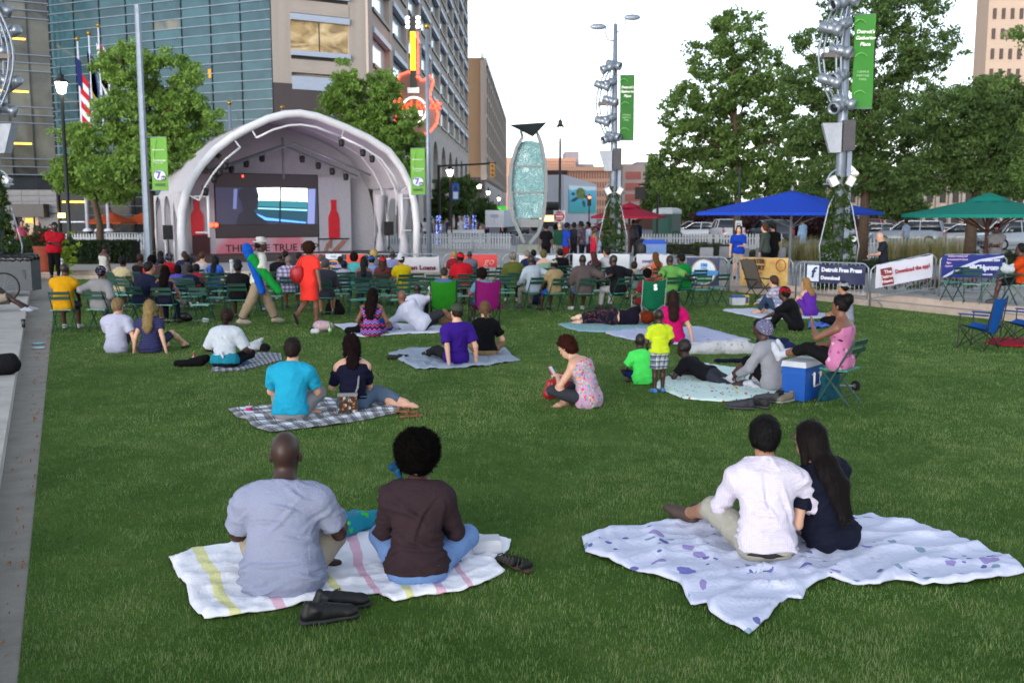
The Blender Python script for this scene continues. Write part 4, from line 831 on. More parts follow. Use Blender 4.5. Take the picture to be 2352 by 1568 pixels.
    block('grey_building','grey building with a dark overhanging roof behind the maple',1462,1530,372,250,30,m_concrete('#9a9aa4',.3,.05),5,5,mat('#5a5c68',.3))
    b2 = MB();q = PY(1480,385,120)
    # far right tower and the arcaded block behind the car park
    o,w,h = block('stone_tower','tall cream stone tower at the top right corner',2288,2440,-260,150,4,m_concrete('#b8a494',.3,.08),16,7,mat('#4a3c3a',.25),(.34,.52),.02,None)
    o,w,h = block('arcade_building','cream stone building with tall piers and ground floor arches behind the car park',1945,2480,400,118,20,m_concrete('#b4a894',.4,.1),0,0,group=None)
    DW = mat('#2c2628',.3)
    for i in range(18):
        x = -w/2 + (i + .5)*w/18;ubox('pier',LIMEST,(x + w/36,-.2,h/2),(.34,.5,h),o)
        ubox('window',DW,(x,-.05,h*.70),(w/18*.42,.3,h*.40),o)
        MB().prism([(x - .52,-.12,.1),(x + .52,-.12,.1)] + [(x + .52*math.cos(t),-.12,1.35 + .52*math.sin(t)) for t in np.linspace(0,math.pi,8)],(0,.3,0)).build('arched_doorway',DW,o)
    o,w,h = block('brick_warehouse','brown brick building glimpsed behind the plum trees',1500,1960,470,130,15,mat('#7a564a',.8,0,.15,1),2,22,mat('#3a2e2c',.4),(.5,.5),.1,None)
# ================================================================ stage
WHT = mat('#c8c8cc',.45,0,.05);FABW = cloth('#b8b6be',.7,120,.3,.05);STEEL = mat('#7c8694',.45,.5,.1);BLACK = mat('#0c0c0e',.6,0,.1);GALV = mat('#868e98',.4,.6,.12,20)
GREEN_CH = mat('#123a30',.4,.0,.15,8,spec=.5);GREEN_SKY_SHEEN = mat('#2c7a70',.35,0,.12,8,spec=.6);RED_E = mat('#ff3018',emit=4.0)  # seats are the frame's green, lightened to paint in the sky sheen
class Plane:
    def __init__(s,p0,ang): s.p0 = np.array(p0[:2]);s.ang = ang;s.d = np.array((math.cos(ang),math.sin(ang)))
    def px(s,u,v): q = PL(u,v,s.p0,math.pi/2 - s.ang);return float((q[:2] - s.p0) @ s.d),float(q[2])
def flat(poly,y,t=.02): return MB().prism([(a,y,b) for a,b in poly],(0,-t,0))
def make_stage():
    ang = R(33);FL = np.array((-13.56,41.8));root = empty('stage_canopy',(FL[0],FL[1],0),ang,'white arched fabric stage canopy with its legs and light rail','stage');pl = Plane(FL,ang)
    prof = [pl.px(u,v) for u,v in ((420,604),(415.5,534),(417,485),(426,445),(442,409),(464,377),(493,345),(532,315),(574,292),(615,273),(655,262.5),(688,260.5),(726,267),(791,292),(845,317),(892,347),(921,385),(941,425),(952,470),(957,520),(956,590))]
    prof[0] = (prof[0][0],LZ);prof[-1] = (prof[-1][0],LZ);W = prof[-1][0];cx,DP = W/2,4.6
    def at(y,k=1.0,dz=0): return [((s - cx)*k + cx,y,LZ + (z - LZ)*(1 - (1 - k)*.6) + dz) for s,z in prof]
    for j,y in enumerate((0,1.5,3.0,DP)): MB().tube(at(y,1 if j == 0 else .985),.17 if j == 0 else .04,10).build('arch_rib',WHT,root,True)
    ys = np.linspace(0.05,DP,10);V = [];k0,k1 = 3,len(prof) - 4;m = k1 - k0 + 1
    for off in (0,.05):
        for y in ys:
            sag = .16*math.sin(math.pi*((y % 1.53)/1.53));V += [(a,y,c - sag*.5 - off) for a,_,c in at(y,.995)[k0:k1 + 1]]
    b = MB();F = []
    for o in (0,1):
        for j in range(len(ys) - 1):
            for i in range(m - 1): F.append(tuple((o*len(ys) + j + dj)*m + i + di for dj,di in ((0,0),(0,1),(1,1),(1,0))))
    b.add(V,F).build('roof_fabric',FABW,root,True)
    # side walls with arched openings
    for side in (0,1):
        L = at(0,.99);xs = L[0][0] if side == 0 else L[-1][0];pts = [L[1],L[2],L[3]] if side == 0 else [L[-2],L[-3],L[-4]]
        for j in range(3):
            y0,y1 = j*1.53 + .05,(j + 1)*1.53;ztop = pts[2][2];n = 9;poly = [(xs,y0,ztop),(xs,y1,ztop),(xs,y1,1.2),(xs,y1 - .16,1.2)] + [(xs,(y0 + y1)/2 + (.5*(y1 - y0) - .16)*math.cos(t),2.4 + .75*math.sin(t)) for t in np.linspace(0,math.pi,n)] + [(xs,y0 + .16,1.2),(xs,y0,1.2)]
            MB().prism(poly,(.03 if side else -.03,0,0)).build('side_panel',FABW,root)
    # tied drapes at the front legs and back corners
    for x,y,s_ in ((.05,.9,1),(W - .45,.35,1),(.40,3.4,.8),(W - .5,2.9,.9)):
        b = MB();prof2 = [(.10,LZ),(.26,LZ + .02),(.20,.9),(.07,1.62),(.10,1.75),(.24,2.6),(.30,3.3)];n = 22;V = [];F = []
        for r_,z in prof2:
            for i in range(n): q = 6.283*i/n;rr = r_*s_*(1 + .22*(i % 2));V.append((x + rr*math.cos(q),y + rr*.8*math.sin(q),z))
        for k in range(len(prof2) - 1):
            for i in range(n): F.append((k*n + i,k*n + (i + 1) % n,(k + 1)*n + (i + 1) % n,(k + 1)*n + i))
        b.add(V,F).build('drape',FABW,root,True)
    # light rail following the arch in four lengths, and the side rails
    inner = at(-.06,.90,-.1)
    for i0,i1 in ((3,7),(8,13),(13,17)):
        seg = [inner[i] for i in range(i0,i1 + 1)];MB().tube(seg,.05,6).build('light_rail',WHT,root,True)
        for i in (i0,i1): a = Vector(inner[i]);c = Vector(at(-.02,.985)[i]);MB().tube([a,c],.035,5).build('rail_strut',WHT,root)
    for x in (.9,W - .75): 
        MB().tube([(x,-.05,1.4),(x,-.05,3.3)],.06,6).build('side_rail',WHT,root,True)
        for z in (1.6,3.1): MB().tube([(x,-.05,z),(x - .55 if x < 5 else x + .5,-.02,z)],.035,5).build('rail_strut',WHT,root)
    # roof truss pipes inside
    for y in (1.5,3.0): MB().tube([(1.6,y,4.2),(cx,y,5.55),(W - 1.6,y,4.2)],.05,6).build('truss_pipe',mat('#55585e',.5),root)
    MB().tube([(cx,3.0,4.0),(cx,3.0,5.9)],.06,6).build('truss_pipe',mat('#55585e',.5),root)
    # deck
    MB().box((W/2,DP/2 + .1,LZ + .12),(W - .8,DP - .3,.24)).build('deck',mat('#3a3434',.7),root)
    # stage lights, each its own thing hanging from the rail
    def lamp(x,y,z,i,grp,lab,sc=1.0):
        o = empty('stage_light',(0,0,0),0,lab,'stage light',grp);Mw = Matrix.Translation((FL[0],FL[1],0)) @ Matrix.Rotation(ang,4,'Z');o.matrix_world = Mw @ Matrix.Translation((x,y,z));o.rotation_euler = (0,0,ang)
        MB().lathe([(.05,.0),(.11,.02),(.13,.12),(.10,.30),(.06,.34)],(0,0,-.42),10).build('housing',BLACK,o,True);MB().tube([(-.13,0,-.25),(-.13,0,0),(.13,0,0),(.13,0,-.25)],.015,4).build('yoke',BLACK,o);return o
    names = ['front rail','inner truss','centre bar']
    pos = [inner[13],inner[14],tuple((np.array(inner[14]) + np.array(inner[15]))/2),inner[4],inner[5],inner[6],tuple((np.array(inner[5]) + np.array(inner[6]))/2)]
    lab = ['leftmost of three black lamps on the right light rail','middle of three black lamps on the right light rail','rightmost of three black lamps on the right light rail','lowest black lamp on the left light rail','second black lamp up the left light rail','topmost black lamp on the left light rail','third black lamp up the left light rail']
    for i,q in enumerate(pos): lamp(*q,i,'lamps hung in the stage canopy',lab[i])
    for i,x in enumerate((2.2,2.9,3.6,4.35,6.3,7.1,7.8,8.5)):
        z = 4.2 + (5.55 - 4.2)*(1 - abs(x - cx)/(cx - 1.6));lamp(x,3.0,z - .02,i,'lamps hung in the stage canopy','%s black lamp from the left on the sloping truss under the stage roof' % ('first','second','third','fourth','fifth','sixth','seventh','eighth')[i])
    # ------- back wall: video screen and printed panels
    dv = np.array((-math.sin(ang),math.cos(ang)));BW = FL + dv*4.05;bp = Plane(BW,ang);Mr = lambda name,label,cat: empty(name,(BW[0],BW[1],0),ang,label,cat)
    def rect(u0,v0,u1,v1): a = bp.px(u0,v0);c = bp.px(u1,v0);d = bp.px(u1,v1);e = bp.px(u0,v1);z0 = (e[1] + d[1])/2;z1 = (a[1] + c[1])/2;return [(a[0],z0),(c[0],z0),(c[0],z1),(a[0],z1)]
    bk = Mr('stage_backdrop','grey cloth backdrop filling the rear of the stage','backdrop');flat([(a,c) for a,_,c in at(0,.985,-.03)],.45,.03).build('cloth',cloth('#a8a6ac'),bk)
    sc = Mr('video_screen','large lit screen on the stage showing a man looking out of a window','screen')
    flat(rect(489,399,729,546),.06,.12).build('frame',mat('#18161a',.6),sc)
    e = lambda c,s=.8: mat(c,emit=s)
    flat(rect(491,401,727,544),-.07,.015).build('dark_field',e('#4a3c44',.10),sc);pic = flat(rect(493,432,726,515),-.10,.015).build('picture',e('#3c3e58',.30),sc)
    def pp(name,pts,c,y,s=.8):
        flat([bp.px(u,v) for u,v in pts],y,.01).build(name,e(c,s),pic)
    pp('window_light',[(588,432),(640,431),(640,466),(592,464)],'#f4fbff',-.125,1.1);pp('window_light',[(642,432),(703,433),(704,466),(642,466)],'#f4fbff',-.125,1.1)
    pp('far_hills',[(592,460),(703,463),(703,478),(590,474)],'#2c7c88',-.14,.5);pp('ledge',[(590,477),(703,481),(703,485),(590,480)],'#7cc0e0',-.14,.8)
    pp('table_top',[(575,482),(703,486),(703,512),(590,502)],'#1e5468',-.125,.35);pp('blue_edge',[(568,490),(600,505),(700,513),(700,510),(610,500),(573,485)],'#4c8cf8',-.14,1.0)
    pp('window_bar',[(640,431),(643,431),(642,514),(638,514)],'#1c2430',-.155,.2);pp('curtain',[(706,434),(722,434),(720,514),(704,514)],'#8490c8',-.125,.45);pp('curtain',[(535,434),(543,434),(541,480),(533,480)],'#6c78b0',-.125,.4)
    sil = [(540,515),(546,492),(556,484),(553,466),(545,450),(547,437),(556,432),(575,431),(588,437),(592,452),(588,462),(586,475),(580,484),(590,495),(605,505),(612,515)];pp('man_silhouette',sil,'#2a2c3c',-.17,.25)
    ubox('power_light',RED_E,(bp.px(556,405)[0],-.1,bp.px(556,405)[1]),(.07,.02,.09),sc)
    # banners
    PNL = mat('#9a9aa2',.7,0,.05);REDB = mat('#b01c28',.4,0,.1);DKT = mat('#2a2224',.7)
    def bottle(par,u,v0,v1,w=13):
        s0,z0 = bp.px(u,v1);_,z1 = bp.px(u,v0);h = z1 - z0;k = h/86;pr = [(w*.9,0),(w,3),(w,46),(w*.8,54),(w*.5,62),(w*.46,76),(w*.5,82),(w*.5,86)]
        MB().prism([(s0 + a*k,-.10,z0 + b_*k) for a,b_ in pr] + [(s0 - a*k,-.10,z0 + b_*k) for a,b_ in pr[::-1]],(0,.05,0)).build('bottle_print',REDB,par)
    def fabric_print(c,rose=True):
        m = NT('printed_banner_%d' % len(_M));_M[('pb',len(_M))] = 1;m.set(.7);f = m.noise(m.coord('Object'),.55,2,.4);m.base(m.ramp(f,[(.45,c),(.62,'#b86c7c')]));return m.m
    pr_ = Mr('bottle_banner','tall grey banner right of the screen with a red bottle on a tray','banner');flat(rect(729,407,803,583),.0,.05).build('panel',PNL,pr_);bottle(pr_,766.5,459,547)
    flat(rect(731,547,800,550),-.07,.03).build('tray_print',BLACK,pr_);
    for pts in ([(740,583),(748,560),(757,550),(763,551),(752,570),(752,583)],[(762,574),(785,551),(796,551),(778,572),(768,583)],[(757,551),(762,551),(760,570),(756,570)]): flat([bp.px(*q) for q in pts],-.075,.02).build('arm_print',mat('#8c6058',.7),pr_)
    pl_ = Mr('bottle_banner','grey banner left of the screen with a red bottle behind the rail','banner');flat(rect(436,399,489,600),.0,.05).build('panel',PNL,pl_);bottle(pl_,453,458,540,15);flat(rect(440,538,480,600),-.06,.03).build('dark_print',mat('#3a1418',.5),pl_)
    bn = Mr('slogan_banner','pale banner below the screen lettered with a soft drink slogan','banner');flat(rect(494,546,729,606),-.02,.05).build('panel',fabric_print('#a8a4ac'),bn)
    for tx,uc,wd,vc,h in (('THE ONE TRUE POP',626,208,569.5,17),('FAYGO.COM',547,32,592,5)):
        s0,z0 = bp.px(uc,vc);s1,_ = bp.px(uc + wd/2,vc);t = text_mesh(tx,h*1.38*46/FPX,DKT,parent=bn,loc=(s0,-.08,z0),offset=.004 if h > 8 else 0);bpy.context.view_layer.update();t.scale = (2*(s1 - s0)/max(t.dimensions.x,.01),1,1)
    for u in (511,519,527): s0,z0 = bp.px(u,592);MB().tube([(s0 + .05*math.cos(t),-.08,z0 + .05*math.sin(t)) for t in np.linspace(0,6.28,9)[:-1]],.008,4,True).build('round_mark',DKT,bn)
    for i,u in enumerate((481.5,492)): 
        s0,z0 = bp.px(u,516.5);o = empty('stage_lamp',(*(BW + bp.d*s0 + dv*-.25),z0),ang,('left','right')[i] + ' of two glowing red lamps beside the screen','stage light','red lamps beside the screen');MB().lathe([(.03,-.12),(.10,-.1),(.12,0),(.11,.02)],n=10).build('housing',BLACK,o).rotation_euler = (R(90),0,0);l = MB().lathe([(.0,.02),(.105,.025),(.08,.06),(.0,.07)],n=10).build('lens',RED_E,o);l.rotation_euler = (R(90),0,0)
    for x_,y_,z_,c_,e_ in ((6.8,1.4,4.4,(.9,.5,1.0),12),(3.0,2.2,2.6,(1,.25,.25),8),(5.2,1.0,4.4,(.95,.95,1),3)): # glow of the stage lamps
        l = bpy.data.lights.new('stage_glow','POINT');l.energy = e_;l.color = c_;l.shadow_soft_size = .25;o = bpy.data.objects.new('stage_glow',l);COL.objects.link(o);o.parent = root;o.location = (x_,y_,z_)
    # loudspeakers on stands either side
    for (u,v0,v1,D,lb) in ((385,517,550,43,'black loudspeaker on a stand left of the stage'),(893,509,540,50,'black loudspeaker on a stand inside the right of the stage')):
        a,c = PY(u,v0,D),PY(u,v1,D);o = empty('loudspeaker',(a[0],D,LZ),.3,lb,'loudspeaker','loudspeakers by the stage');h = a[2] - c[2];MB().box((0,0,c[2] - LZ + h/2),(.42,.36,h),taper=.97).build('cabinet',BLACK,o);ubox('grille',mat('#1c1c20',.9),(0,-.19,c[2] - LZ + h/2),(.36,.02,h*.9),o)
        MB().tube([(0,0,0.25),(0,0,c[2] - LZ)],.025,6).build('stand_pole',BLACK,o)
        for k in range(3): q = k*2.09;MB().tube([(0,0,.5),(.4*math.cos(q),.4*math.sin(q),.012)],.015,5).build('stand_leg',BLACK,o)

# ================================================================ poles, masts, lamps, sculpture
BANG = mat('#5c9434',.7,0,.06);BAND = mat('#246020',.7,0,.06);PRINT = mat('#d8dcd0',.6);LPRINT = mat('#8cc060',.7)
def banner_on(root,x0,x1,z0,z1,y,m_,logo=None):
    b = MB();n,k = 3,9;V = [];F = []
    for s in (0,-.015):
        for j in range(k + 1):
            for i in range(n + 1): V.append((x0 + (x1 - x0)*i/n,y + s + .025*math.sin(j*.9 + i),z0 + (z1 - z0)*j/k))
    for s in (0,1):
        for j in range(k):
            for i in range(n): F.append(tuple(s*(n + 1)*(k + 1) + (j + dj)*(n + 1) + i + di for dj,di in ((0,0),(0,1),(1,1),(1,0))))
    return b.add(V,F).build('cloth',m_,root,True)
def ring(c,rx,rz,y,n=20,a0=0,a1=6.2832): return [(c[0] + rx*math.cos(t),y,c[1] + rz*math.sin(t)) for t in np.linspace(a0,a1,n + (a1 < 6.2))[:n if a1 > 6.2 else None]]
def make_poles():
    for (u,vt,D,r_,bu,bv,lb,ball) in ((342,12,40,.135,(345,388),(315,437),'tall grey six-sided pole left of the stage',False),(986,68,45,.10,(943,977),(341,447),'slim grey pole with a gold ball right of the stage',True)):
        zt = PY(u,vt,D)[2] - LZ;B = base_at(u,D);o = empty('light_pole',B,.2,lb,'pole','poles beside the stage');MB().cyl((0,0,0),(0,0,zt),r_*1.15,r_*.8,6 if not ball else 12).build('shaft',STEEL,o,ball);MB().cyl((0,0,-.0),(0,0,.12),r_*2,r_*1.6,8).build('base_collar',STEEL,o)
        if ball: MB().lathe([(0.01,0),(.1,.06),(.12,.14),(.08,.23),(0.01,.26)],(0,0,zt),10).build('gold_ball',mat('#a88430',.3,.8),o,True)
        else: MB().cyl((0,0,zt - .25),(0,0,zt),r_*.95,r_*.7,6).build('cap',STEEL,o)
        a,c = PY(bu[0],bv[0],D),PY(bu[1],bv[1],D);w = empty('pole_banner',(a[0],D - .02,LZ),0,'lime green summer banner with a round 7 logo ' + ('left of the stage' if not ball else 'right of the stage'),'banner','lime banners on the stage poles')
        W = c[0] - a[0];z0,z1 = c[2] - LZ,a[2] - LZ;banner_on(w,0,W,z0,z1,0,BANG)
        for z in (z0,z1): MB().cyl((-.1 if not ball else 0,0,z),(W if not ball else W + .15,0,z),.02,n=6).build('banner_arm',STEEL,w)
        H = z1 - z0;cy = (W/2,z0 + H*.28);MB().prism(ring(cy,W*.40,W*.33,-.05),(0,.012,0)).build('logo_disc',mat('#c4c8d8',.5),w);MB().tube(ring(cy,W*.38,W*.31,-.06),W*.03,5,True).build('logo_ring',mat('#8088a8',.5),w)
        text_mesh('7',W*.55,mat('#2a2a86',.5),'logo_numeral',parent=w,loc=(W*.44,-.07,cy[1]),offset=.012);MB().prism(ring((W*.72,cy[1] - W*.16),W*.15,W*.15,-.075),(0,.01,0)).build('logo_ball',mat('#3a3e4c',.5),w);text_mesh('abc',W*.16,mat('#e8e8ee',.5),parent=w,loc=(W*.72,-.09,cy[1] - W*.16));text_mesh('WXYZ',W*.22,mat('#20301c',.5),parent=w,loc=(W/2,-.07,z0 + H*.10),offset=.005)
        text_mesh('Summer',W*.24,PRINT,parent=w,loc=(W*.55,-.06,z0 + H*.56));text_mesh('in the park',W*.12,PRINT,parent=w,loc=(W*.5,-.06,z0 + H*.51));text_mesh('downtown',W*.17,PRINT,parent=w,loc=(W/2,-.06,z0 + H*.76))
        MB().tube([(W*.15,-.05,z0 + H*.45),(W*.22,-.05,z0 + H*.7),(W*.3,-.05,z0 + H*.88),(W*.38,-.05,z0 + H*.95)],W*.02,4).build('stem_print',LPRINT,w)
    # light masts with curved arms, spotlights, speaker boxes, banner and ivy
    def mast(u,D,label,sc=1.0,ban=True,lum=True,seed=0,top=9.4,yaw=0.0):
        B = base_at(u,D);o = empty('light_mast',B,yaw,label,'light mast','spotlight masts round the lawn');z_ = lambda v: None
        MB().tube([(0,0,0),(0,0,4.6),(0,0,top)],[.15,.135,.075],12).build('shaft',STEEL,o,True);MB().box((.22,.05,2.2),(.16,.26,4.4),taper=.75).build('rear_fin',STEEL,o)
        for s in (-1,1):   # paired curved ladders
            pts = [(-.10 - .62*math.sin(math.pi*t)*(1.0 if s < 0 else .35),-.12*s - .1,4.7 + 3.4*t) for t in np.linspace(.04,.97,12)];q2 = [(x + .13,y,z) for x,y,z in pts]
            for L in (pts,q2): MB().tube(L,.032,6).build('curved_rail',STEEL,o,True)
            for i in range(1,11): MB().tube([pts[i],q2[i]],.014,4).build('rung',STEEL,o)
        r = random.Random(seed)
        for i in range(5):
            z = 5.0 + i*.68
            for s in (-1,1):
                c = Vector((-.10 - .62*math.sin(math.pi*(z - 4.7)/3.4)*(1.0 if s < 0 else .3) + .06,-.3 if s < 0 else -.2,z + (.12 if s > 0 else 0)));d = Vector((-.8 + r.uniform(-.2,.2),-.5*r.uniform(.3,1.2),-.28)) if (i + (s > 0)) % 2 == 0 else Vector((.75,-.5*r.uniform(.4,1.2),-.25));d.normalize()
                if i == 2 and s < 0: ubox('control_box',mat('#5c5450',.6),(-.25,-.1,z),(.8,.3,.13),o);continue
                M = rot_to(d).to_4x4();k = MB().lathe([(.05,-.22),(.105,-.2),(.115,.02),(.10,.04),(.10,.12),(.125,.14),(.125,.26),(.10,.255),(.09,.2)],n=12).build('spotlight',GALV,o,True);k.matrix_local = Matrix.Translation(c) @ M @ Matrix.Scale(1.3,4)
                MB().lathe([(0.0,.19),(.095,.195),(.09,.21),(0,.212)],n=10).build('lens',mat('#181c22',.1),k,True);MB().tube([(-.13,0,0),(-.12,.1,-.12),(.12,.1,-.12),(.13,0,0)],.018,4).build('bracket',STEEL,k)
        # speakers
        MB().prism([(-.62,-.22,4.55),(-.10,-.30,4.55),(-.10,-.30,3.75),(-.38,-.22,3.75)],(.05,.30,0)).build('speaker_box',mat('#8c929c',.6),o);MB().prism([(-.06,-.32,4.62),(.28,-.26,4.64),(.28,-.26,3.82),(-.06,-.32,3.78)],(0,.3,0)).build('speaker_box',mat('#4c4a4e',.8),o)
        # hoop with small floodlights
        MB().tube([(.38*math.cos(t),-.02,2.9 + .42*math.sin(t)) for t in np.linspace(0,math.pi,12)],.026,6).build('hoop',STEEL,o,True);MB().tube([(-.48,-.02,2.9),(.48,-.02,2.9)],.03,6).build('hoop_bar',STEEL,o)
        for s in (-1,1): MB().box((s*.23,-.12,2.98),(.20,.22,.26),rot=Matrix.Rotation(.5*s,3,'Y')).build('floodlight',mat('#c4c4c4',.5),o)
        for s in (-1,1): MB().tube([(s*.42,-.1,.05),(s*.55,-.15,1.2),(s*.32,-.12,2.3),(s*.06,-.1,2.85)],.022,5).build('trellis_hoop',GALV,o,True)
        rr = np.random.default_rng(seed + 50);n = 420;z = rr.uniform(0,1,n) ** 1.15*3.1;a = rr.uniform(0,6.28,n);w = .52*(1 - z/4.2);C = np.stack((w*np.cos(a),w*.8*np.sin(a),z),1);iv = leaves('ivy',C,.12,16,.055,((.018,.045,.012),(.07,.13,.03)),o,rr);leaves('ivy_blossom',C[::6],.14,2,.04,((.45,.30,.05),(.55,.42,.12)),iv,rr)
        if lum:
            MB().cyl((0,0,top),(0,0,top + .75),.02,.003,5).build('spike',STEEL,o)
            for s,z,L in ((-1,top - .55,.6),(1,top - .2,.85)):
                MB().tube([(0,0,z - .1),(s*.3,0,z - .05),(s*.38,0,z + .15),(s*.38,0,z + .45)],.025,5).build('lamp_arm',STEEL,o);k = MB().lathe([(.01,-.35),(.09,-.25),(.12,0),(.09,.22),(.01,.32)],n=8,sy=.5).build('lamp_head',STEEL,o,True);k.rotation_euler = (0,R(90),0);k.location = (s*(.38 + .28),0,z + .45);k.scale = (1.0,1,1)
        if ban:
            w = empty('mast_banner',(B[0],B[1] - .05,B[2]),yaw,'dark green banner reading Detroit\'s Gathering Place on the ' + ('right-hand' if u > 1600 else 'middle') + ' light mast','banner','gathering place banners');x0,x1,z0,z1 = .20,.76,4.95,7.45;banner_on(w,x0,x1,z0,z1,-.02,BAND if u < 1600 else mat('#2f7426',.7,0,.06));xm = (x0 + x1)/2
            for z in (z0,z1): MB().cyl((0,-.03,z),(x1,-.03,z),.018,n=6).build('banner_arm',STEEL,w)
            for i,tx in enumerate(("Detroit's",'Gathering','Place')): text_mesh(tx,.135,PRINT,parent=w,loc=(xm,-.09,6.98 - i*.165),shear=.25,offset=.004)
            for i,tx in enumerate(('CAMPUS','MARTIUS','PARK')): text_mesh(tx,.085,mat('#9cc890',.7),parent=w,loc=(xm - .02,-.085,5.92 - i*.1))
            for i,(xa,za,r_) in enumerate(((.34,7.1,.2),(.4,6.2,.22),(.4,5.2,.22))): MB().tube([(xa + r_*math.cos(t)*.9,-.07,za + r_*math.sin(t)) for t in np.linspace(.6,2.6,9)],[.012 + .012*math.sin(k*.35) for k in range(9)],4).build('leaf_print',mat('#5ca04a',.7),w)
        return o
    mast(1407,40,'silver light mast in the middle with ivy at its foot and twin lamp arms',seed=1);mast(1922,28,'silver light mast on the right with ivy at its foot',lum=False,seed=2,top=9.2);mast(2,28,'silver light mast cut by the left edge with ivy at its foot',ban=False,lum=False,seed=3,top=9.2,yaw=math.pi)
    # sculpture: leaning oval frame with three glass panels
    D = 46;B = base_at(1208,D);k = D/FPX;o = empty('oval_sculpture',B,0,'tall oval steel sculpture holding aqua glass panels under a dark wedge','sculpture');z_ = lambda v: PY(1208,v,D)[2] - LZ;x_ = lambda u: PY(u,500,D)[0] - B[0]
    out = [(1204,558),(1178,500),(1171,430),(1174,380),(1186,340),(1200,315)];rgt = [(1216,560),(1236,535),(1248,500),(1254,430),(1252,380),(1244,335),(1236,312)];SILV = mat('#6c7072',.5,.3,.1)
    Lp = [(x_(u),0,z_(v)) for u,v in out];Rp = [(x_(u),0,z_(v)) for u,v in rgt]
    for L in (Lp,Rp):
        for a,c in zip(L[:-1],L[1:]): MB().beam(a,c,.15,.5,(0,1,0)).build('oval_frame',SILV,o)
    aq = NT('etched_glass');v = aq.coord('Object');f = aq.noise(v,1.6,2,.5,3.5);g = aq.math('PINGPONG',aq.math('MULTIPLY',f,14),1.0);aq.base(aq.ramp(g,[(.2,'#4c767c'),(.55,'#5f8c90'),(.9,'#78a2a4')]));aq.set(.15,0,.5);aq.bump(g,.4,.02);
    def edge(v): return np.interp(v,[330,380,430,500,530],[1189,1178,1175,1184,1194]),np.interp(v,[330,380,430,500,530],[1239,1248,1250,1245,1238])
    for v0,v1 in ((328,381),(383,441),(443,501)):
        vv = np.linspace(v0,v1,6);pts = [(x_(edge(q)[0]),.02,z_(q)) for q in vv] + [(x_(edge(q)[1]),.02,z_(q)) for q in vv[::-1]]
        if v0 == 328: pts += [(x_(1215 + 18*math.cos(t)),.02,z_(329 - 6*math.sin(t))) for t in np.linspace(.4,2.7,6)]
        MB().prism(pts,(0,.08,0)).build('glass_panel',aq.m,o)
    for v in (382,442): MB().beam((x_(1180),0,z_(v)),(x_(1248),0,z_(v)),.08,.06,(0,1,0)).build('cross_bar',SILV,o)
    MB().prism([(x_(1184),-.02,z_(503)),(x_(1247),-.02,z_(503)),(x_(1236),-.02,z_(522)),(x_(1194),-.02,z_(522))],(0,.2,0)).build('lower_plate',SILV,o)
    MB().prism([(x_(1170),-.5,z_(289)),(x_(1254),-.9,z_(285)),(x_(1240),-.1,z_(298)),(x_(1224),.2,z_(313)),(x_(1196),-.1,z_(300))],(0,.8,.05)).build('wedge_top',mat('#3c4044',.4,.4),o)
    for u0,v0,u1,v1 in ((1196,300,1200,316),(1230,300,1238,316)): MB().beam((x_(u0),0,z_(v0)),(x_(u1),0,z_(v1)),.12,.2,(0,1,0)).build('neck_strut',mat('#3c4044',.4,.4),o)
    MB().prism([(x_(1184),-.6,0),(x_(1252),-.6,0),(x_(1250),-.45,z_(561)),(x_(1190),-.45,z_(561))],(0,1.0,0)).build('plinth',m_concrete('#7c8078',2,.2),o);text_mesh('NEW MORNING',.12,mat('#4c5450',.8),parent=o,loc=(.28,-.66,.35)) if False else None
    # street lamps with glowing lanterns
    def lantern(u,vl,vb,D,label,sc=1.0,e_=5.0):
        zl = PY(u,vl,D)[2] - LZ;o = empty('street_lamp',base_at(u,D),0,label,'street lamp','black lantern street lamps');MB().tube([(0,0,0),(0,0,.5),(0,0,.9),(0,0,zl - .3*sc)],[.16*sc,.14*sc,.075*sc,.055*sc],8).build('post',mat('#14181a',.5),o,True)
        MB().lathe([(.06,-.3),(.12,-.26),(.16,0),(.20,.18),(.17,.22)],(0,0,zl),10,sc,sc).build('globe',mat('#fff0c8',emit=e_),o,True);MB().lathe([(.24,.2),(.20,.28),(.1,.42),(.12,.52),(.03,.62),(.01,.95)],(0,0,zl),10,sc,sc).build('finial',mat('#14181a',.5),o,True);return o
    lantern(163,200,560,46,'lit lantern lamp post in front of the glass wing',1.35);lantern(1285,303,590,52,'tall dark lamp post with lit lantern right of the oval sculpture',1.0,7)
    for i,(u,v,D) in enumerate(((1035,396,84),(1101,428,125),(1122,443,150),(1146,457,180),(1563,409 + 66,120))): lantern(u,v,0,D,('nearest','second','third','farthest')[i] + ' lit globe lamp along the avenue kerb' if i < 4 else 'lit globe lamp right of the red umbrella',1.5)
    # flag poles
    for i,(u,vt,vb,cols) in enumerate(((197,95,515,('#b02030','#c8c8cc','#202a5c')),(217,82,515,('#26306c','#26306c','#a07828')),(247,64,515,('#c0c0cc','#b02838','#c0c0cc')))):
        D = 62;B = base_at(u + (8 if i < 2 else 6) + 6*(i == 1),D);zt = PY(u,vt,D)[2] - LZ;o = empty('flagpole',B,0,('white flagpole with a red, white and blue striped flag','white flagpole with a dark blue flag','white flagpole with white and red flags')[i],'flagpole','flagpoles before the glass office')
        MB().cyl((0,0,1.1),(0,0,zt),.10,.05,10).build('pole',mat('#b8bcc8',.4),o,True);MB().lathe([(.01,0),(.12,.08),(.13,.16),(.07,.25),(.01,.27)],(0,0,zt),10).build('gold_ball',mat('#a07828',.3,.8),o,True);MB().lathe([(.28,1.0),(.26,1.1),(.14,1.18)],n=12).build('collar',mat('#b8bcc8',.5),o);MB().box((0,0,.5),(1.0,.9,1.0)).build('plinth',mat('#3c3a38',.8),o)
        z1 = zt - .9
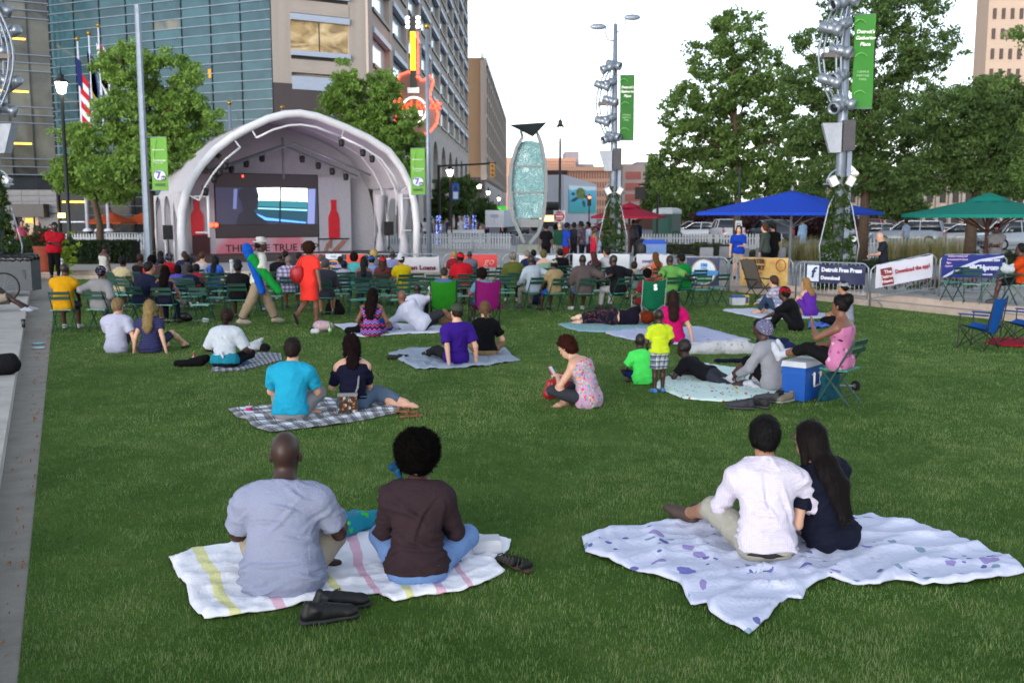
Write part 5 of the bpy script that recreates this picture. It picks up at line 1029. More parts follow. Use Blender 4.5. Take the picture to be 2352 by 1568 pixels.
        if i == 0:
            for k in range(9): MB().prism([(.05,-.05,z1 - .42*k - .9),(.55,-.05,z1 - .42*k - 1.5),(.55,-.05,z1 - .42*k - 1.9),(.05,-.05,z1 - .42*k - 1.35)],(0,.05,0)).build('flag_stripe',cloth(cols[k % 2]),o)
            MB().prism([(-.15,-.08,z1),(.15,-.08,z1 - .3),(.2,-.08,z1 - 2.0),(-.1,-.08,z1 - 1.6)],(0,.06,0)).build('flag_canton',cloth(cols[2]),o)
        else:
            for k in range(3): MB().prism([(-.15 + .2*k*(i - 1),-.05,z1 - .1*k),(.2 + .25*k*(i - 1),-.05,z1 - .4 - .3*k),(.45,-.05,z1 - 2.6 - .5*k),(-.05,-.05,z1 - 2.2)],(0,.06 + .02*k,0)).build('flag_fold',cloth(cols[k]),o)
    for i,(u,vt,D) in enumerate(((427,236,60),(540,242,58),(658,252,60),(771,254,60))):
        zt = PY(u,vt,D)[2] - LZ;o = empty('flagpole',base_at(u,D),0,'bare short flagpole, %s of four rising behind the stage roof' % ('leftmost','second','third','rightmost')[i],'flagpole','bare poles behind the stage');MB().cyl((0,0,0),(0,0,zt),.13,.09,10).build('pole',STEEL,o,True);MB().lathe([(.01,0),(.13,.08),(.12,.2),(.01,.26)],(0,0,zt),8).build('gold_ball',mat('#a07828',.3,.8),o,True)
    # guitar sign of the cafe on the stone block
    E = np.array((-7.9,184.0));D = 82;B = PY(950,300,D);o = empty('guitar_sign',(B[0],D,LZ),-.05,'giant neon guitar sign above the cafe beyond the stage','sign');X = lambda u: PY(u,200,D)[0] - B[0];Z = lambda v: PY(950,v,D)[2] - LZ
    bodyp = [(957,178),(940,165),(920,172),(911,190),(914,207),(921,222),(912,240),(906,262),(910,290),(925,308),(955,314),(985,305),(1003,285),(1007,262),(998,240),(986,222),(993,200),(996,185),(985,172),(975,185),(968,185),(963,178)]
    NEON = mat('#ff3c28',emit=3.0);MB().prism([(X(u),0,Z(v)) for u,v in bodyp],(0,.5,0)).build('guitar_body',mat('#7c5c50',.5,0,.1),o);MB().tube([(X(u),-.06,Z(v)) for u,v in bodyp],.085,5,True).build('neon_outline',NEON,o)
    MB().beam((X(950),-.15,Z(74)),(X(950),-.15,Z(162)),X(955.5) - X(944.5),.2,(0,1,0)).build('neck',mat('#ffb010',emit=1.5),o);MB().beam((X(950),-.15,Z(163)),(X(950),-.15,Z(202)),X(957) - X(943),.22,(0,1,0)).build('fretboard',mat('#2c3028',.5),o);MB().prism([(X(943),-.2,Z(72)),(X(957),-.2,Z(72)),(X(961),-.2,Z(36)),(X(950),-.2,Z(40)),(X(940),-.2,Z(36))],(0,.3,0)).build('headstock',mat('#16181a',.4),o)
    for k in range(6): MB().tube([(X(961),-.07,Z(75 + 16*k)),(X(961),-.07,Z(91 + 16*k))],.07,4).build('neon_tube',NEON,o)
    for s in (939,962):
        for k in range(3): MB().lathe([(.01,-.16),(.2,-.08),(.2,.08),(.01,.16)],(X(s),-.1,Z(42 + k*10)),8).build('tuning_peg',mat('#f0f4ff',emit=1.5),o)
    MB().prism(ring((X(951),Z(254)),1.65*.55*1.0,.95,-.1,24),(0,.1,0)).build('badge',mat('#6c4c2c',.5),o);MB().tube(ring((X(951),Z(254)),1.0,1.02,-.16,24),.07,5,True).build('badge_ring',mat('#f4f8f0',emit=1.2),o)
    text_mesh('Hard Rock',1.0,mat('#ff3820',emit=2.0),parent=o,loc=(X(950),-.26,Z(243)),shear=.15,offset=.03);text_mesh('CAFE',.55,mat('#f0f0e8',emit=1.2),parent=o,loc=(X(953),-.26,Z(262)),offset=.02);MB().box((X(950),-.05,Z(208)),(.95,.25,.45)).build('pickup',mat('#9aa0a0',.3,.5),o);MB().beam((X(940),.4,Z(250)),(X(900),2.5,Z(250)),.2,.2).build('wall_bracket',ALU_D,o)
# ================================================================ chairs
def chair_proto(label,group):
    o = empty('bistro_chair',(0,0,0),0,label,'chair',group)
    b = MB()
    for i in range(6): b.box((0,-.165 + i*.064,.455),(.40,.05,.014))
    b.box((-.17,0,.442),(.02,.36,.018));b.box((.17,0,.442),(.02,.36,.018));b.build('seat',GREEN_SKY_SHEEN,o)
    for z,y in ((.70,-.235),(.80,-.262)): MB().box((0,y,z),(.40,.016,.062),rot=Matrix.Rotation(R(12),3,'X')).build('back_slat',GREEN_CH,o)
    for s in (-1,1):
        MB().beam((s*.195,.20,.0),(s*.195,-.272,.84),.024,.012,(1,0,0)).build('leg',GREEN_CH,o);MB().beam((s*.175,-.22,.0),(s*.175,.17,.45),.024,.012,(1,0,0)).build('leg',GREEN_CH,o)
    MB().beam((-.19,-.13,.12),(.19,-.13,.12),.016,.012).build('stretcher',GREEN_CH,o);MB().beam((-.19,.15,.10),(.19,.15,.10),.016,.012).build('stretcher',GREEN_CH,o)
    return o
CH = []
def bistro(loc,yaw,label,group='green folding chairs on the lawn'):
    if not CH: o = chair_proto(label,group);CH.append(o);o.location = Vector(loc);o.rotation_euler = (0,0,R(yaw));return o
    o = copy_tree(CH[0],None,label,loc,R(yaw));o['group'] = group;return o
def camp_chair(loc,yaw,c,label,frame='#101214',mark=None,back=.92,w=.56):
    o = empty('camp_chair',loc,R(yaw),label,'chair','folding camp chairs');FR = mat(frame,.4,.3 if frame != '#101214' else 0);m_ = cloth(c,.7,200,.3);h = w/2
    n = 7;V = [];F = []
    def sheet(fn,nm,nu=8,nv=8,th=.008):
        V = [];F = []
        for s in (0,1):
            for j in range(nv + 1):
                for i in range(nu + 1): p = np.array(fn(i/nu,j/nv));V.append(p - (0,th*s,th*s))
        for s in (0,1):
            for j in range(nv):
                for i in range(nu): F.append(tuple(s*(nu + 1)*(nv + 1) + (j + dj)*(nu + 1) + i + di for dj,di in ((0,0),(0,1),(1,1),(1,0))))
        return MB().add(V,F).build(nm,m_,o,True)
    sheet(lambda s,t: ((s - .5)*w*(1 - .12*(1 - t)),-.20 - .14*t - .05*math.sin(math.pi*s)*(1 - t*.6),.36 + (back - .36)*t + .06*abs(2*s - 1) ** 2*t - .03*(1 - t)),'backrest')
    sheet(lambda s,t: ((s - .5)*w,-.22 + .46*t,.44 - .10*math.sin(math.pi*s)*(1 - .5*t) - .06*(1 - t)),'seat')
    for s in (-1,1):
        MB().tube([(s*h,-.22,.0),(s*h,-.34,back + .05)],.011,6).build('back_post',FR,o);MB().tube([(s*h,.26,.0),(s*h,.24,.62)],.011,6).build('front_post',FR,o)
        MB().tube([(s*h,-.26,.62),(s*h,.27,.62)],.010,5).build('arm_tube',FR,o);MB().box((s*h,.02,.63),(.07,.50,.012)).build('armrest',m_,o)
        MB().tube([(s*h,-.22,.03),(s*h,.24,.42)],.009,5).build('brace',FR,o);MB().tube([(s*h,.26,.03),(s*h,-.26,.40)],.009,5).build('brace',FR,o)
    for y in (-.23,.25): MB().tube([(-h,y,.03),(h,y,.41)],.010,5).build('brace',FR,o);MB().tube([(h,y,.03),(-h,y,.41)],.010,5).build('brace',FR,o)
    for s in (-1,1):
        for y in (-.22,.26): MB().cyl((s*h,y,0),(s*h,y,.03),.018,n=6).build('foot',BLACK,o)
    if mark: text_mesh(mark,.17,mat('#d8dcd8',.6),'emblem',parent=o,loc=(0,-.375,back - .12),rot=(R(76),0,0),offset=.012)
    return o
# ================================================================ barriers and their banners
def barrier(a,b_,label,group='crowd barriers',h=1.08,nbar=19):
    a,b_ = np.array(a,float),np.array(b_,float);d = b_ - a;L = float(np.linalg.norm(d[:2]));o = empty('crowd_barrier',a,math.atan2(d[1],d[0]),label,'barrier',group);sl = d[2]
    zt = lambda x: x/L*sl
    MB().tube([(0,0,.04),(0,0,h - .12),(.10,0,h - .02),(.18,0,h)] + [(x,0,h + zt(x)) for x in (L*.5,)] + [(L - .18,0,h + sl),(L - .10,0,h - .02 + sl),(L,0,h - .12 + sl),(L,0,.04 + sl)],.022,7).build('frame',GALV,o,True);MB().tube([(0,0,.22),(L,0,.22 + sl)],.018,6).build('bottom_rail',GALV,o)
    bb = MB()
    for i in range(1,nbar): x = L*i/nbar;bb.cyl((x,0,.22 + zt(x)),(x,0,h - (.0 if .18 < x < L - .18 else .06) + zt(x)),.0075,n=5,cap=False)
    bb.build('bars',GALV,o,kind='stuff')
    for x in (.22,L - .22): MB().tube([(x,-.28,.015 + zt(x)),(x,0,.10 + zt(x)),(x,.28,.015 + zt(x))],.016,5).build('foot',GALV,o)
    return o
def hang(u0,u1,vt0,vt1,vb0,vb1,D0,D1,m_,label,off=.05):   # banner hung on the near face, returns empty + width + height; local x right, z up from its lower left
    a,c = PY(u0,vt0,D0 - off),PY(u1,vt1,D1 - off);e,f = PY(u0,vb0,D0 - off),PY(u1,vb1,D1 - off);d = c - a;L = float(np.linalg.norm(d[:2]));o = empty('banner',(a[0],a[1],e[2]),math.atan2(d[1],d[0]),label,'banner','banners on the crowd barriers')
    nu,nv = 12,4;V = [];F = [];h0,h1 = a[2] - e[2],c[2] - f[2];sl0,sl1 = 0,f[2] - e[2]
    for s in (0,.012):
        for j in range(nv + 1):
            for i in range(nu + 1): t = i/nu;q = j/nv;V.append((L*t,s + .014*math.sin(i*1.3 + j) - .008,sl0 + (sl1 - sl0)*t + (h0 + (h1 - h0)*t)*q - .02*math.sin(math.pi*((t*4) % 1))*(q > .9)))
    for s in (0,1):
        for j in range(nv):
            for i in range(nu): F.append(tuple(s*(nu + 1)*(nv + 1) + (j + dj)*(nu + 1) + i + di for dj,di in ((0,0),(0,1),(1,1),(1,0))))
    MB().add(V,F).build('sheet',m_,o,True);return o,L,(h0 + h1)/2,sl1 - sl0 + (h1 - h0)/2
def txt(o,s,x,z,size,c,w=None,shear=0,off=.003,rz=0.0,y=-.045):
    t = text_mesh(s,size,mat(c,.7),parent=o,loc=(x,y,z),rot=(R(90),-rz,0),shear=shear,offset=off)
    if w: bpy.context.view_layer.update();t.scale = (w/max(t.dimensions.x,.01),1,1)
def make_barriers():
    VIN = lambda c: mat(c,.55,0,.05,3)
    D = 32.6;zb = 0.0
    ends = [(690,768),(770,852),(856,1012),(1018,1150),(1156,1290),(1296,1450),(1456,1546)]
    pos = ['behind the walking woman','behind the bearded head row','carrying the loans banner','carrying the red script banner','carrying the short white banner','carrying the long white banner','carrying the white people banner']
    for (u0,u1),ps in zip(ends,pos): a,c = PY(u0,600,D),PY(u1,600,D);barrier((a[0],D,zb),(c[0],D,zb),'grey steel crowd barrier ' + ps,nbar=max(8,int((c[0] - a[0])/.13)))
    o,L,h,_ = hang(722,744,583,583,612,612,D,D,VIN('#c0302c'),'narrow red banner just right of the walking woman')
    o,L,h,_ = hang(748,784,582,582,615,615,D,D,VIN('#c4c8d0'),'white and blue banner with a yellow oval store logo');ubox('blue_field',mat('#1c3c8c',.6),(L/2,-.04,h*.30),(L,.02,h*.6),o);MB().prism(ring((L/2,h*.3),L*.36,h*.27,-.06),(0,.01,0)).build('yellow_oval',mat('#d89c10',.6),o);txt(o,'IKEA',L/2,h*.3,h*.30,'#1c3c8c',L*.55,off=.01,y=-.075);txt(o,'Family',L/2,h*.8,h*.14,'#6080a8',y=-.05)
    hang(795,838,583,584,616,616,D,D,VIN('#d03a24'),'orange red banner left of the loans banner')
    o,L,h,_ = hang(868,1008,592,589,624,624,D,D,VIN('#b4b2ba'),'white banner ending in the maroon word Loans');txt(o,'Quicken Loans',L*.60,h*.28,h*.42,'#6c1c34',L*.70,off=.008)
    o,L,h,_ = hang(1034,1142,584,584,614,614,D,D,VIN('#c03838'),'red banner with pale script letters');txt(o,'go',L*.82,h*.45,h*.8,'#d89090',None,.3,.0)
    hang(1192,1276,585,585,614,612,D,D,VIN('#b8bac6'),'plain white banner behind the pair in white and olive shirts');o,L,h,_ = hang(1316,1446,582,583,616,616,D,D,VIN('#bcc0c8'),'long white banner behind the woman with long brown hair')
    o,L,h,_ = hang(1462,1537,583,584,618,618,D,D,VIN('#b8bac4'),'white banner with small purple lettering');txt(o,'people',L*.35,h*.55,h*.28,'#4a3c8c');
    # right-hand run curving towards the camera
    runs = [(1560,1672,30.6,30.3,'carrying the navy anniversary banner'),(1676,1822,30.2,29.2,'carrying the yellow brewery banner'),(1830,1996,27.6,26.4,'carrying the navy newspaper banner')]
    for u0,u1,d0,d1,ps in runs: a,c = PY(u0,600,d0),PY(u1,600,d1);barrier((a[0],d0,zb),(c[0],d1,zb),'grey steel crowd barrier ' + ps,nbar=17)
    a,c = PY(2002,600,25.6),PY(2150,600,25.6);barrier((a[0],25.6,0),(c[0],25.6,.29),'grey steel crowd barrier standing askew on the right-hand steps',nbar=17);a,c = PY(2160,600,24.8),PY(2312,600,24.8);barrier((a[0],24.8,LZ),(c[0],24.8,LZ),'grey steel crowd barrier on the right-hand terrace',nbar=17)
    o,L,h,_ = hang(1578,1653,591,592,658,656,30.5,30.3,VIN('#1c2450'),'navy banner with a white oval anniversary badge');MB().prism(ring((L*.52,h*.52),L*.40,h*.46,-.05,24),(0,.015,0)).build('gold_oval',mat('#8c7c4c',.5),o);MB().prism(ring((L*.52,h*.52),L*.36,h*.42,-.065,24),(0,.012,0)).build('white_oval',mat('#b8c4d0',.6),o);txt(o,'100',L*.52,h*.76,h*.16,'#2c6cb0',off=.01,y=-.085);txt(o,'YEARS',L*.52,h*.65,h*.08,'#5c8cc0',y=-.085);MB().prism([(L*.10,-.09,h*.40),(L*.94,-.09,h*.42),(L*.98,-.09,h*.56),(L*.52,-.09,h*.60),(L*.12,-.09,h*.52)],(0,.01,0)).build('blue_ribbon',mat('#2c78b8',.5),o);MB().prism([(L*.30,-.085,h*.30),(L*.76,-.085,h*.30),(L*.66,-.085,h*.15),(L*.40,-.085,h*.15)],(0,.01,0)).build('green_field',mat('#3c8c4c',.6),o)
    br = NT('brewery_print');f = br.noise(br.coord('Object'),2.2,4,.6);br.base(br.ramp(f,[(.3,'#8c5c28'),(.5,'#b08c48'),(.7,'#c4a468')]));br.set(.6)
    o,L,h,_ = hang(1702,1811,590,592,655,659,30.0,29.2,br.m,'mottled yellow brewery banner behind the reclining chair');txt(o,'ATWATER',L*.28,h*.86,h*.20,'#2c2418',L*.50,off=.01);txt(o,'BREWERY',L*.28,h*.64,h*.20,'#2c2418',L*.50,off=.01);txt(o,'in the park',L*.28,h*.46,h*.10,'#a04830',L*.4);MB().tube(ring((L*.86,h*.74),L*.10,h*.20,-.05),.012,4,True).build('round_mark',mat('#7c5030',.6),o)
    for k,x in enumerate((.66,.71,.76,.81)): ubox('skyline_print',mat('#3c2c18',.7),(L*x,-.045,h*(.12 + .03*(k % 2))),(L*.035,.015,h*(.22 + .06*(k % 2))),o)
    o,L,h,_ = hang(1850,1989,605,609,648,655,27.5,26.4,VIN('#22264a'),"navy newspaper banner with a white square and gothic lettering");MB().box((L*.15,-.05,h*.5),(L*.20,.02,h*.84)).build('white_square',mat('#b8c0d0',.6),o);txt(o,'f',L*.15,h*.52,h*.75,'#1c2c5c',shear=.2,off=.012,y=-.075);txt(o,'Detroit Free Press',L*.62,h*.70,h*.30,'#c8ccd8',L*.66,off=.008);txt(o,'Download',L*.44,h*.28,h*.24,'#c8ccd8',off=.008)
    o,L,h,sl = hang(2013,2143,608,584,662,637,25.6,25.6,VIN('#b4b6c4'),'white slanting newspaper app banner with a dark red badge');rz = math.atan2(sl,L);MB().box((L*.19,-.05,h*.52),(L*.20,.02,h*.72),rot=Matrix.Rotation(-rz,3,'Y')).build('red_badge',mat('#6c1c28',.6),o)
    for i,t in enumerate(('The','Detroit','News')): txt(o,t,L*.19,h*(.72 - .2*i),h*.20,'#d0c0c4',rz=rz,y=-.075)
    txt(o,'Download the app!',L*.64,h*.55 + L*.64*math.tan(rz),h*.24,'#8c2838',L*.62,off=.006,rz=rz)
    o,L,h,_ = hang(2165,2304,585,583,637,637,24.8,24.8,VIN('#12226c'),'royal blue promotion banner with a white swoosh on the terrace');MB().prism([(0,-.05,h*.02),(L*.25,-.05,h*.42),(L*.6,-.05,h*.78),(L,-.05,h*.95),(L,-.05,h*.87),(L*.6,-.05,h*.68),(L*.27,-.05,h*.30),(L*.06,-.05,h*.02)],(0,.012,0)).build('swoosh',mat('#a8b0c8',.6),o);txt(o,'MICHprom',L*.68,h*.42,h*.30,'#c0c4d8',L*.5,off=.01);txt(o,'248-301-5050',L*.80,h*.74,h*.13,'#c0c4d8');txt(o,'www.michprom.com',L*.62,h*.14,h*.13,'#c0c4d8')
    for i,t in enumerate(('Custom Printing and','Promotional Products','Signs','Apparel')): txt(o,t,L*(.24 if i < 2 else .10),h*(.92 - .14*i),h*.10,'#a890b8')
    # barriers and white picket fence further back
    for i,(u0,u1,D) in enumerate(((968,1084,48),(1088,1186,48),(1190,1290,49),(240,320,52),(322,396,52),(2015,2080,60),(2190,2290,47))): a,c = PY(u0,570,D),PY(u1,570,D);barrier((a[0],D,LZ),(c[0],D,LZ),'steel barrier on the far paving ' + ['left of the oval sculpture and nearest the stage','just left of the oval sculpture','right of the oval sculpture','behind the hedge on its left','behind the hedge near the stage','beside the silver sedan','behind the teal umbrella pole'][i],'far barriers',nbar=15)
    PK = mat('#9ca0a6',.6,0,.05);pk = MB().prism([(-.045,0,0),(.045,0,0),(.045,0,.86),(0,0,.95),(-.045,0,.86)],(0,.02,0)).mesh('picket',PK)
    for i,(u0,u1,D,lb) in enumerate(((130,380,56,'behind the hedge'),(850,1175,58,'between the stage and the sculpture'),(1440,1640,56,'beside the green cabin'),(1640,1800,56,'in front of the white pickup'),(1980,2240,46,'behind the grasses on the right'))):
        a,c = PY(u0,560,D),PY(u1,560,D);L = c[0] - a[0];o = empty('picket_fence',(a[0],D,LZ),0,'white picket fence ' + lb,'fence','white picket fences');n = int(L/.16)
        for k in range(n): obj_from('picket',pk,o,(.08 + k*.16,0,.05))
        for z in (.3,.72): ubox('fence_rail',PK,(L/2,.045,z),(L,.03,.08),o)
        for k in range(0,n,14): ubox('fence_post',PK,(.08 + k*.16 + .08,.08,.48),(.07,.07,.95),o)
# ================================================================ umbrellas, cabin, cars, greenery
def umbrella(name_label,u,v_peak,v_edge,D,half,c,sides=4,rot=.6,vent=False,pole='#4a2c20',group='large parasols'):
    pk = PY(u,v_peak,D);ez = PY(u,v_edge,D)[2] - LZ;zt = pk[2] - LZ;o = empty('parasol',(pk[0],D,LZ),rot,name_label,'parasol',group);m_ = cloth(c,.75,150,.15,.06);WD = mat(pole,.7)
    V = [(0,0,zt)];F = [];n = sides;k = 6
    for j in range(1,k + 1):
        t = j/k
        for i in range(n*4):
            a = 2*math.pi*i/(n*4);q = (a % (2*math.pi/n)) - math.pi/n;rr = half*t*math.cos(math.pi/n)/math.cos(q) if n < 8 else half*t;V.append((rr*math.cos(a),rr*math.sin(a),zt + (ez - zt)*t - .10*math.sin(math.pi*t)*(math.cos(q*n)*.3 + .3)))
    N = n*4
    for i in range(N): F.append((0,1 + i,1 + (i + 1) % N))
    for j in range(k - 1):
        for i in range(N): F.append((1 + j*N + i,1 + (j + 1)*N + i,1 + (j + 1)*N + (i + 1) % N,1 + j*N + (i + 1) % N))
    V2 = [(x,y,z - .03) for x,y,z in V];b = MB().add(V,F);b.add(V2,F)
    for i in range(N): p,q = 1 + (k - 1)*N + i,1 + (k - 1)*N + (i + 1) % N;b.add([V[p],V[q],(V[q][0],V[q][1],V[q][2] - .10),(V[p][0],V[p][1],V[p][2] - .10)],[(0,1,2,3)])
    b.build('canopy',m_,o,True)
    if vent: MB().lathe([(half*.26,-.02),(half*.18,.10),(.05,.24)],(0,0,zt - .12),8).build('vent_cap',m_,o)
    MB().cyl((0,0,0),(0,0,zt - .05),.06,n=8).build('pole',WD,o);MB().lathe([(.05,0),(.06,.08),(.02,.16),(.01,.2)],(0,0,zt),8).build('finial',WD,o)
    for i in range(n): a = 2*math.pi*i/n;MB().beam((0,0,ez - .55),(half*.5*math.cos(a),half*.5*math.sin(a),(ez + zt)/2 - .22),.04,.04).build('strut',WD,o)
    MB().box((0,0,.06),(.7,.7,.12)).build('base_plate',STEEL,o);return o
def loft(secs,name,m_,parent):     # secs: list of closed rings with equal counts
    n = len(secs[0]);V = [p for s in secs for p in s];F = [(i*n + j,i*n + (j + 1) % n,(i + 1)*n + (j + 1) % n,(i + 1)*n + j) for i in range(len(secs) - 1) for j in range(n)] + [tuple(range(n - 1,-1,-1)),tuple(range((len(secs) - 1)*n,len(secs)*n))]
    return MB().add(V,F).build(name,m_,parent,True)
CARGL = mat('#1c2228',.08,0,.1,spec=.7);TYRE = mat('#101012',.85);RIM = mat('#8c9094',.3,.8)
def car(loc,yaw,c,kind,label,lamps=False):
    o = empty('parked_car' if kind != 'pickup' else 'pickup_truck',loc,R(yaw),label,'car' if kind != 'pickup' else 'truck','cars in the car park');PT = mat(c,.25,.2,.04,spec=.6);w = .9
    tall = {'sedan': 0,'suv': .28,'pickup': .35}[kind];zb = .62 + tall*.55
    def sec(y,zt,hw,z0=.24): return [(-hw,y,z0),(-hw*1.02,y,z0 + .25),(-hw,y,zt - .06),(-hw*.9,y,zt),(hw*.9,y,zt),(hw,y,zt - .06),(hw*1.02,y,z0 + .25),(hw,y,z0)]
    prof = [(-2.3,zb - .05,.72),(-2.2,zb + .18,.84),(-1.5,zb + .26,.9),(0,zb + .24,.9),(1.1,zb + .2,.9),(1.9,zb + .10,.86),(2.25,zb - .02,.74)];loft([sec(y,z,hw) for y,z,hw in prof],'body',PT,o)
    y0,y1,y2,y3 = {'sedan': (-1.75,-1.05,.25,1.05),'suv': (-2.15,-1.95,.35,1.05),'pickup': (-.55,-.45,.85,1.4)}[kind];zr = zb + .24 + .52 + tall*.25
    gsec = lambda y,z,hw: [(-.84,y,zb + .18),(-hw,y,z - .05),(-hw*.9,y,z),(hw*.9,y,z),(hw,y,z - .05),(.84,y,zb + .18)]
    loft([gsec(y0,zb + .24,.80),gsec(y1,zr - .03,.66),gsec(y2,zr - .02,.66),gsec(y3,zb + .24,.80)],'window_glass',CARGL,o)
    MB().box((0,(y1 + y2)/2,zr - .01),(1.22,(y2 - y1)*.96,.05)).build('roof',PT,o)
    for s in (-1,1):
        for ya,za,yb,zb2 in ((y0,zb + .22,y1,zr - .02),(y3,zb + .22,y2,zr - .02),((y1 + y2)/2,zb + .2,(y1 + y2)/2,zr - .02)): MB().beam((s*.835,ya,za),(s*.66,yb,zb2),.07,.05).build('pillar',PT,o)
        for y in (-1.38,1.38):
            wl = empty('wheel',(s*.86,y,.33));wl.parent = o;MB().cyl((-.11,0,0),(.11,0,0),.33,n=14).build('tyre',TYRE,wl);MB().cyl((s*.10,0,0),(s*.13,0,0),.2,n=10).build('rim',RIM,wl)
        ubox('headlight',mat('#fff0d0',emit=6.0) if lamps else mat('#c0c4c8',.1),(s*.62,2.2,zb - .02),(.3,.14,.14),o);ubox('tail_light',mat('#a01018',.3),(s*.74,-2.24,zb + .02),(.2,.12,.24),o);ubox('mirror',PT,(s*.98,.95,zb + .32),(.18,.1,.12),o)
    ubox('bumper',mat('#2c2e32',.5),(0,-2.28,.42),(1.5,.12,.2),o);ubox('bumper',mat('#2c2e32',.5),(0,2.24,.42),(1.5,.12,.2),o)
    if kind == 'pickup': ubox('cargo_bed',mat('#1c1c20',.8),(0,-1.5,zb + .26),(1.5,1.5,.06),o);ubox('tailgate',PT,(0,-2.26,zb + .05),(1.5,.08,.42),o)
    return o
def make_right():
    umbrella('wide royal blue parasol on the right behind the barriers',1820,438,488,37,3.6,'#1c44b4',4,.12,pole='#6c7078');umbrella('teal parasol with wooden pole at the right edge',2272,452,492,31,2.5,'#127468',8,.2,True);umbrella('dark red parasol behind the middle light mast',1446,471,497,50,2.3,'#8c1c34',4,.5,True)
    for i,(u,D) in enumerate(((255,64),(330,66),(372,66))): umbrella(('leftmost','middle','rightmost')[i] + ' of three orange parasols before the glass office',u,487,510,D,1.7,'#a04420',4,.7,group='orange parasols')
    # portable toilet
    D = 60;B = base_at(1530,D);o = empty('portable_toilet',B,-.6,'dark green portable toilet with a white roof','toilet cabin');GR = mat('#0c3c34',.5,0,.1);MB().box((0,0,1.08),(1.25,1.25,1.96)).build('walls',GR,o);MB().box((0,-.635,1.05),(.8,.03,1.8)).build('door',mat('#0e463c',.5),o)
    MB().lathe([(.92,0),(.95,.10),(.86,.26),(.70,.34),(.2,.38)],(0,0,2.06),4).build('roof',mat('#a8b0b8',.5),o).rotation_euler = (0,0,R(45));MB().box((0,0,.06),(1.4,1.4,.1)).build('skid',BLACK,o)
    for s in (-1,1):
        for k in range(4): ubox('wall_rib',GR,(s*.64,-.4 + .26*k,.6),(.03,.06,.9),o)
    # cars
    for (u,D,yw,c,k,lb,lm) in ((1668,74,178 - 176,'#b8bcc4','pickup','white pickup seen from behind beside the tall maple',0),(1606,80,60,'#a8acb4','sedan','white sedan left of the white pickup',0),(1585,92,80,'#9ca4b0','sedan','pale sedan behind the cabin at far left of the car park',0),(1768,76,12,'#3c444e','suv','dark grey suv behind the woman in the blue polo',0),(1838,84,60,'#7c1824','sedan','red sedan behind the pair in dark clothes',0),(1900,86,70,'#8c96a4','sedan','silver sedan left of the ivy mast',0),(1968,88,60,'#8c1420','suv','red suv behind the elm trunk',0),(2010,70,70,'#6c7480','sedan','grey sedan right of the elm trunk',1),(2085,66,62,'#848e9c','suv','silver suv with headlights towards the bald man',0),(2165,72,75,'#3c3238','sedan','dark sedan behind the tall grasses',0),(2205,66,66,'#9ca4ac','sedan','white sedan with lit headlamp left of the teal parasol pole',1),(2335,58,95,'#8c949c','pickup','silver pickup at the right edge',0),(1390,110,100,'#6c1420','sedan','red car in the street beyond the queue',0),(1186,100,10,'#4c5c64','sedan','grey car behind the foot of the sculpture',0)):
        car((*PY(u,550,D)[:2],LZ + .004),yw,c,k,lb,lm)
    # box truck seen from behind
    D = 88;a,c = PY(1114,483,D),PY(1158,540,D);o = empty('box_truck',((a[0] + c[0])/2,D,LZ + .004),-.22,'white box truck seen from behind left of the sculpture','truck');w = c[0] - a[0];h = a[2] - LZ;TW = mat('#a8b0bc',.5,0,.05,1);MB().box((0,3,(h + .9)/2),(w,6,h - .9)).build('cargo_box',TW,o)
    for s in (-1,1): ubox('rear_door',mat('#a0a8b4',.5),(s*w*.23,-.03,(h + .9)/2 - .1),(w*.44,.06,h - 1.4),o);ubox('tail_light',mat('#a01018',.3),(s*w*.42,-.04,.8),(.2,.06,.15),o)
    ubox('name_plate',mat('#80889a',.6),(0,-.06,h - .5),(w*.42,.03,.3),o);MB().box((0,7,1.4),(w*.9,2,2.0)).build('cab',TW,o)
    for s in (-1,1):
        for y in (1.0,6.8): MB().cyl((s*w*.5 - .2,y,.42),(s*w*.5 + .05,y,.42),.42,n=14).build('wheel',TYRE,o)
    o = empty('food_truck',base_at(1252,120),0,'dark food truck with lit counter right of the sculpture','truck');MB().box((0,1.5,2.0),(3.4,3,2.9)).build('body',mat('#1c2026',.5),o);ubox('awning',mat('#101418',.7),(0,-.5,2.9),(3.6,1.0,.4),o);ubox('lit_counter',mat('#ffcc80',emit=1.2),(.3,-.03,1.5),(2.0,.06,.7),o);MB().cyl((-1.3,0,.4),(-1.3,.3,.4),.4,n=12).build('wheel',TYRE,o);MB().cyl((1.3,0,.4),(1.3,.3,.4),.4,n=12).build('wheel',TYRE,o)
    # signals and signs
    YS = mat('#b07818',.6);D = 84;q = PY(1133,385,D);o = empty('traffic_signal',base_at(1010,D),0,'traffic signal arm with yellow head over the avenue','traffic light');z = PY(1010,379,D)[2] - LZ;MB().cyl((0,0,0),(0,0,z),.13,n=8).build('pole',BLACK,o);dx = q[0] - PY(1010,385,D)[0];MB().cyl((0,0,z - .1),(dx + .3,0,z + .15),.08,n=8).build('arm',BLACK,o);MB().box((dx,0,z - .45),(.38,.35,1.15)).build('signal_head',YS,o)
    for k in range(3): MB().cyl((dx,-.18,z - .1 - .36*k),(dx,-.26,z - .1 - .36*k),.11,n=8).build('signal_lens',mat('#2c2010',.4),o)
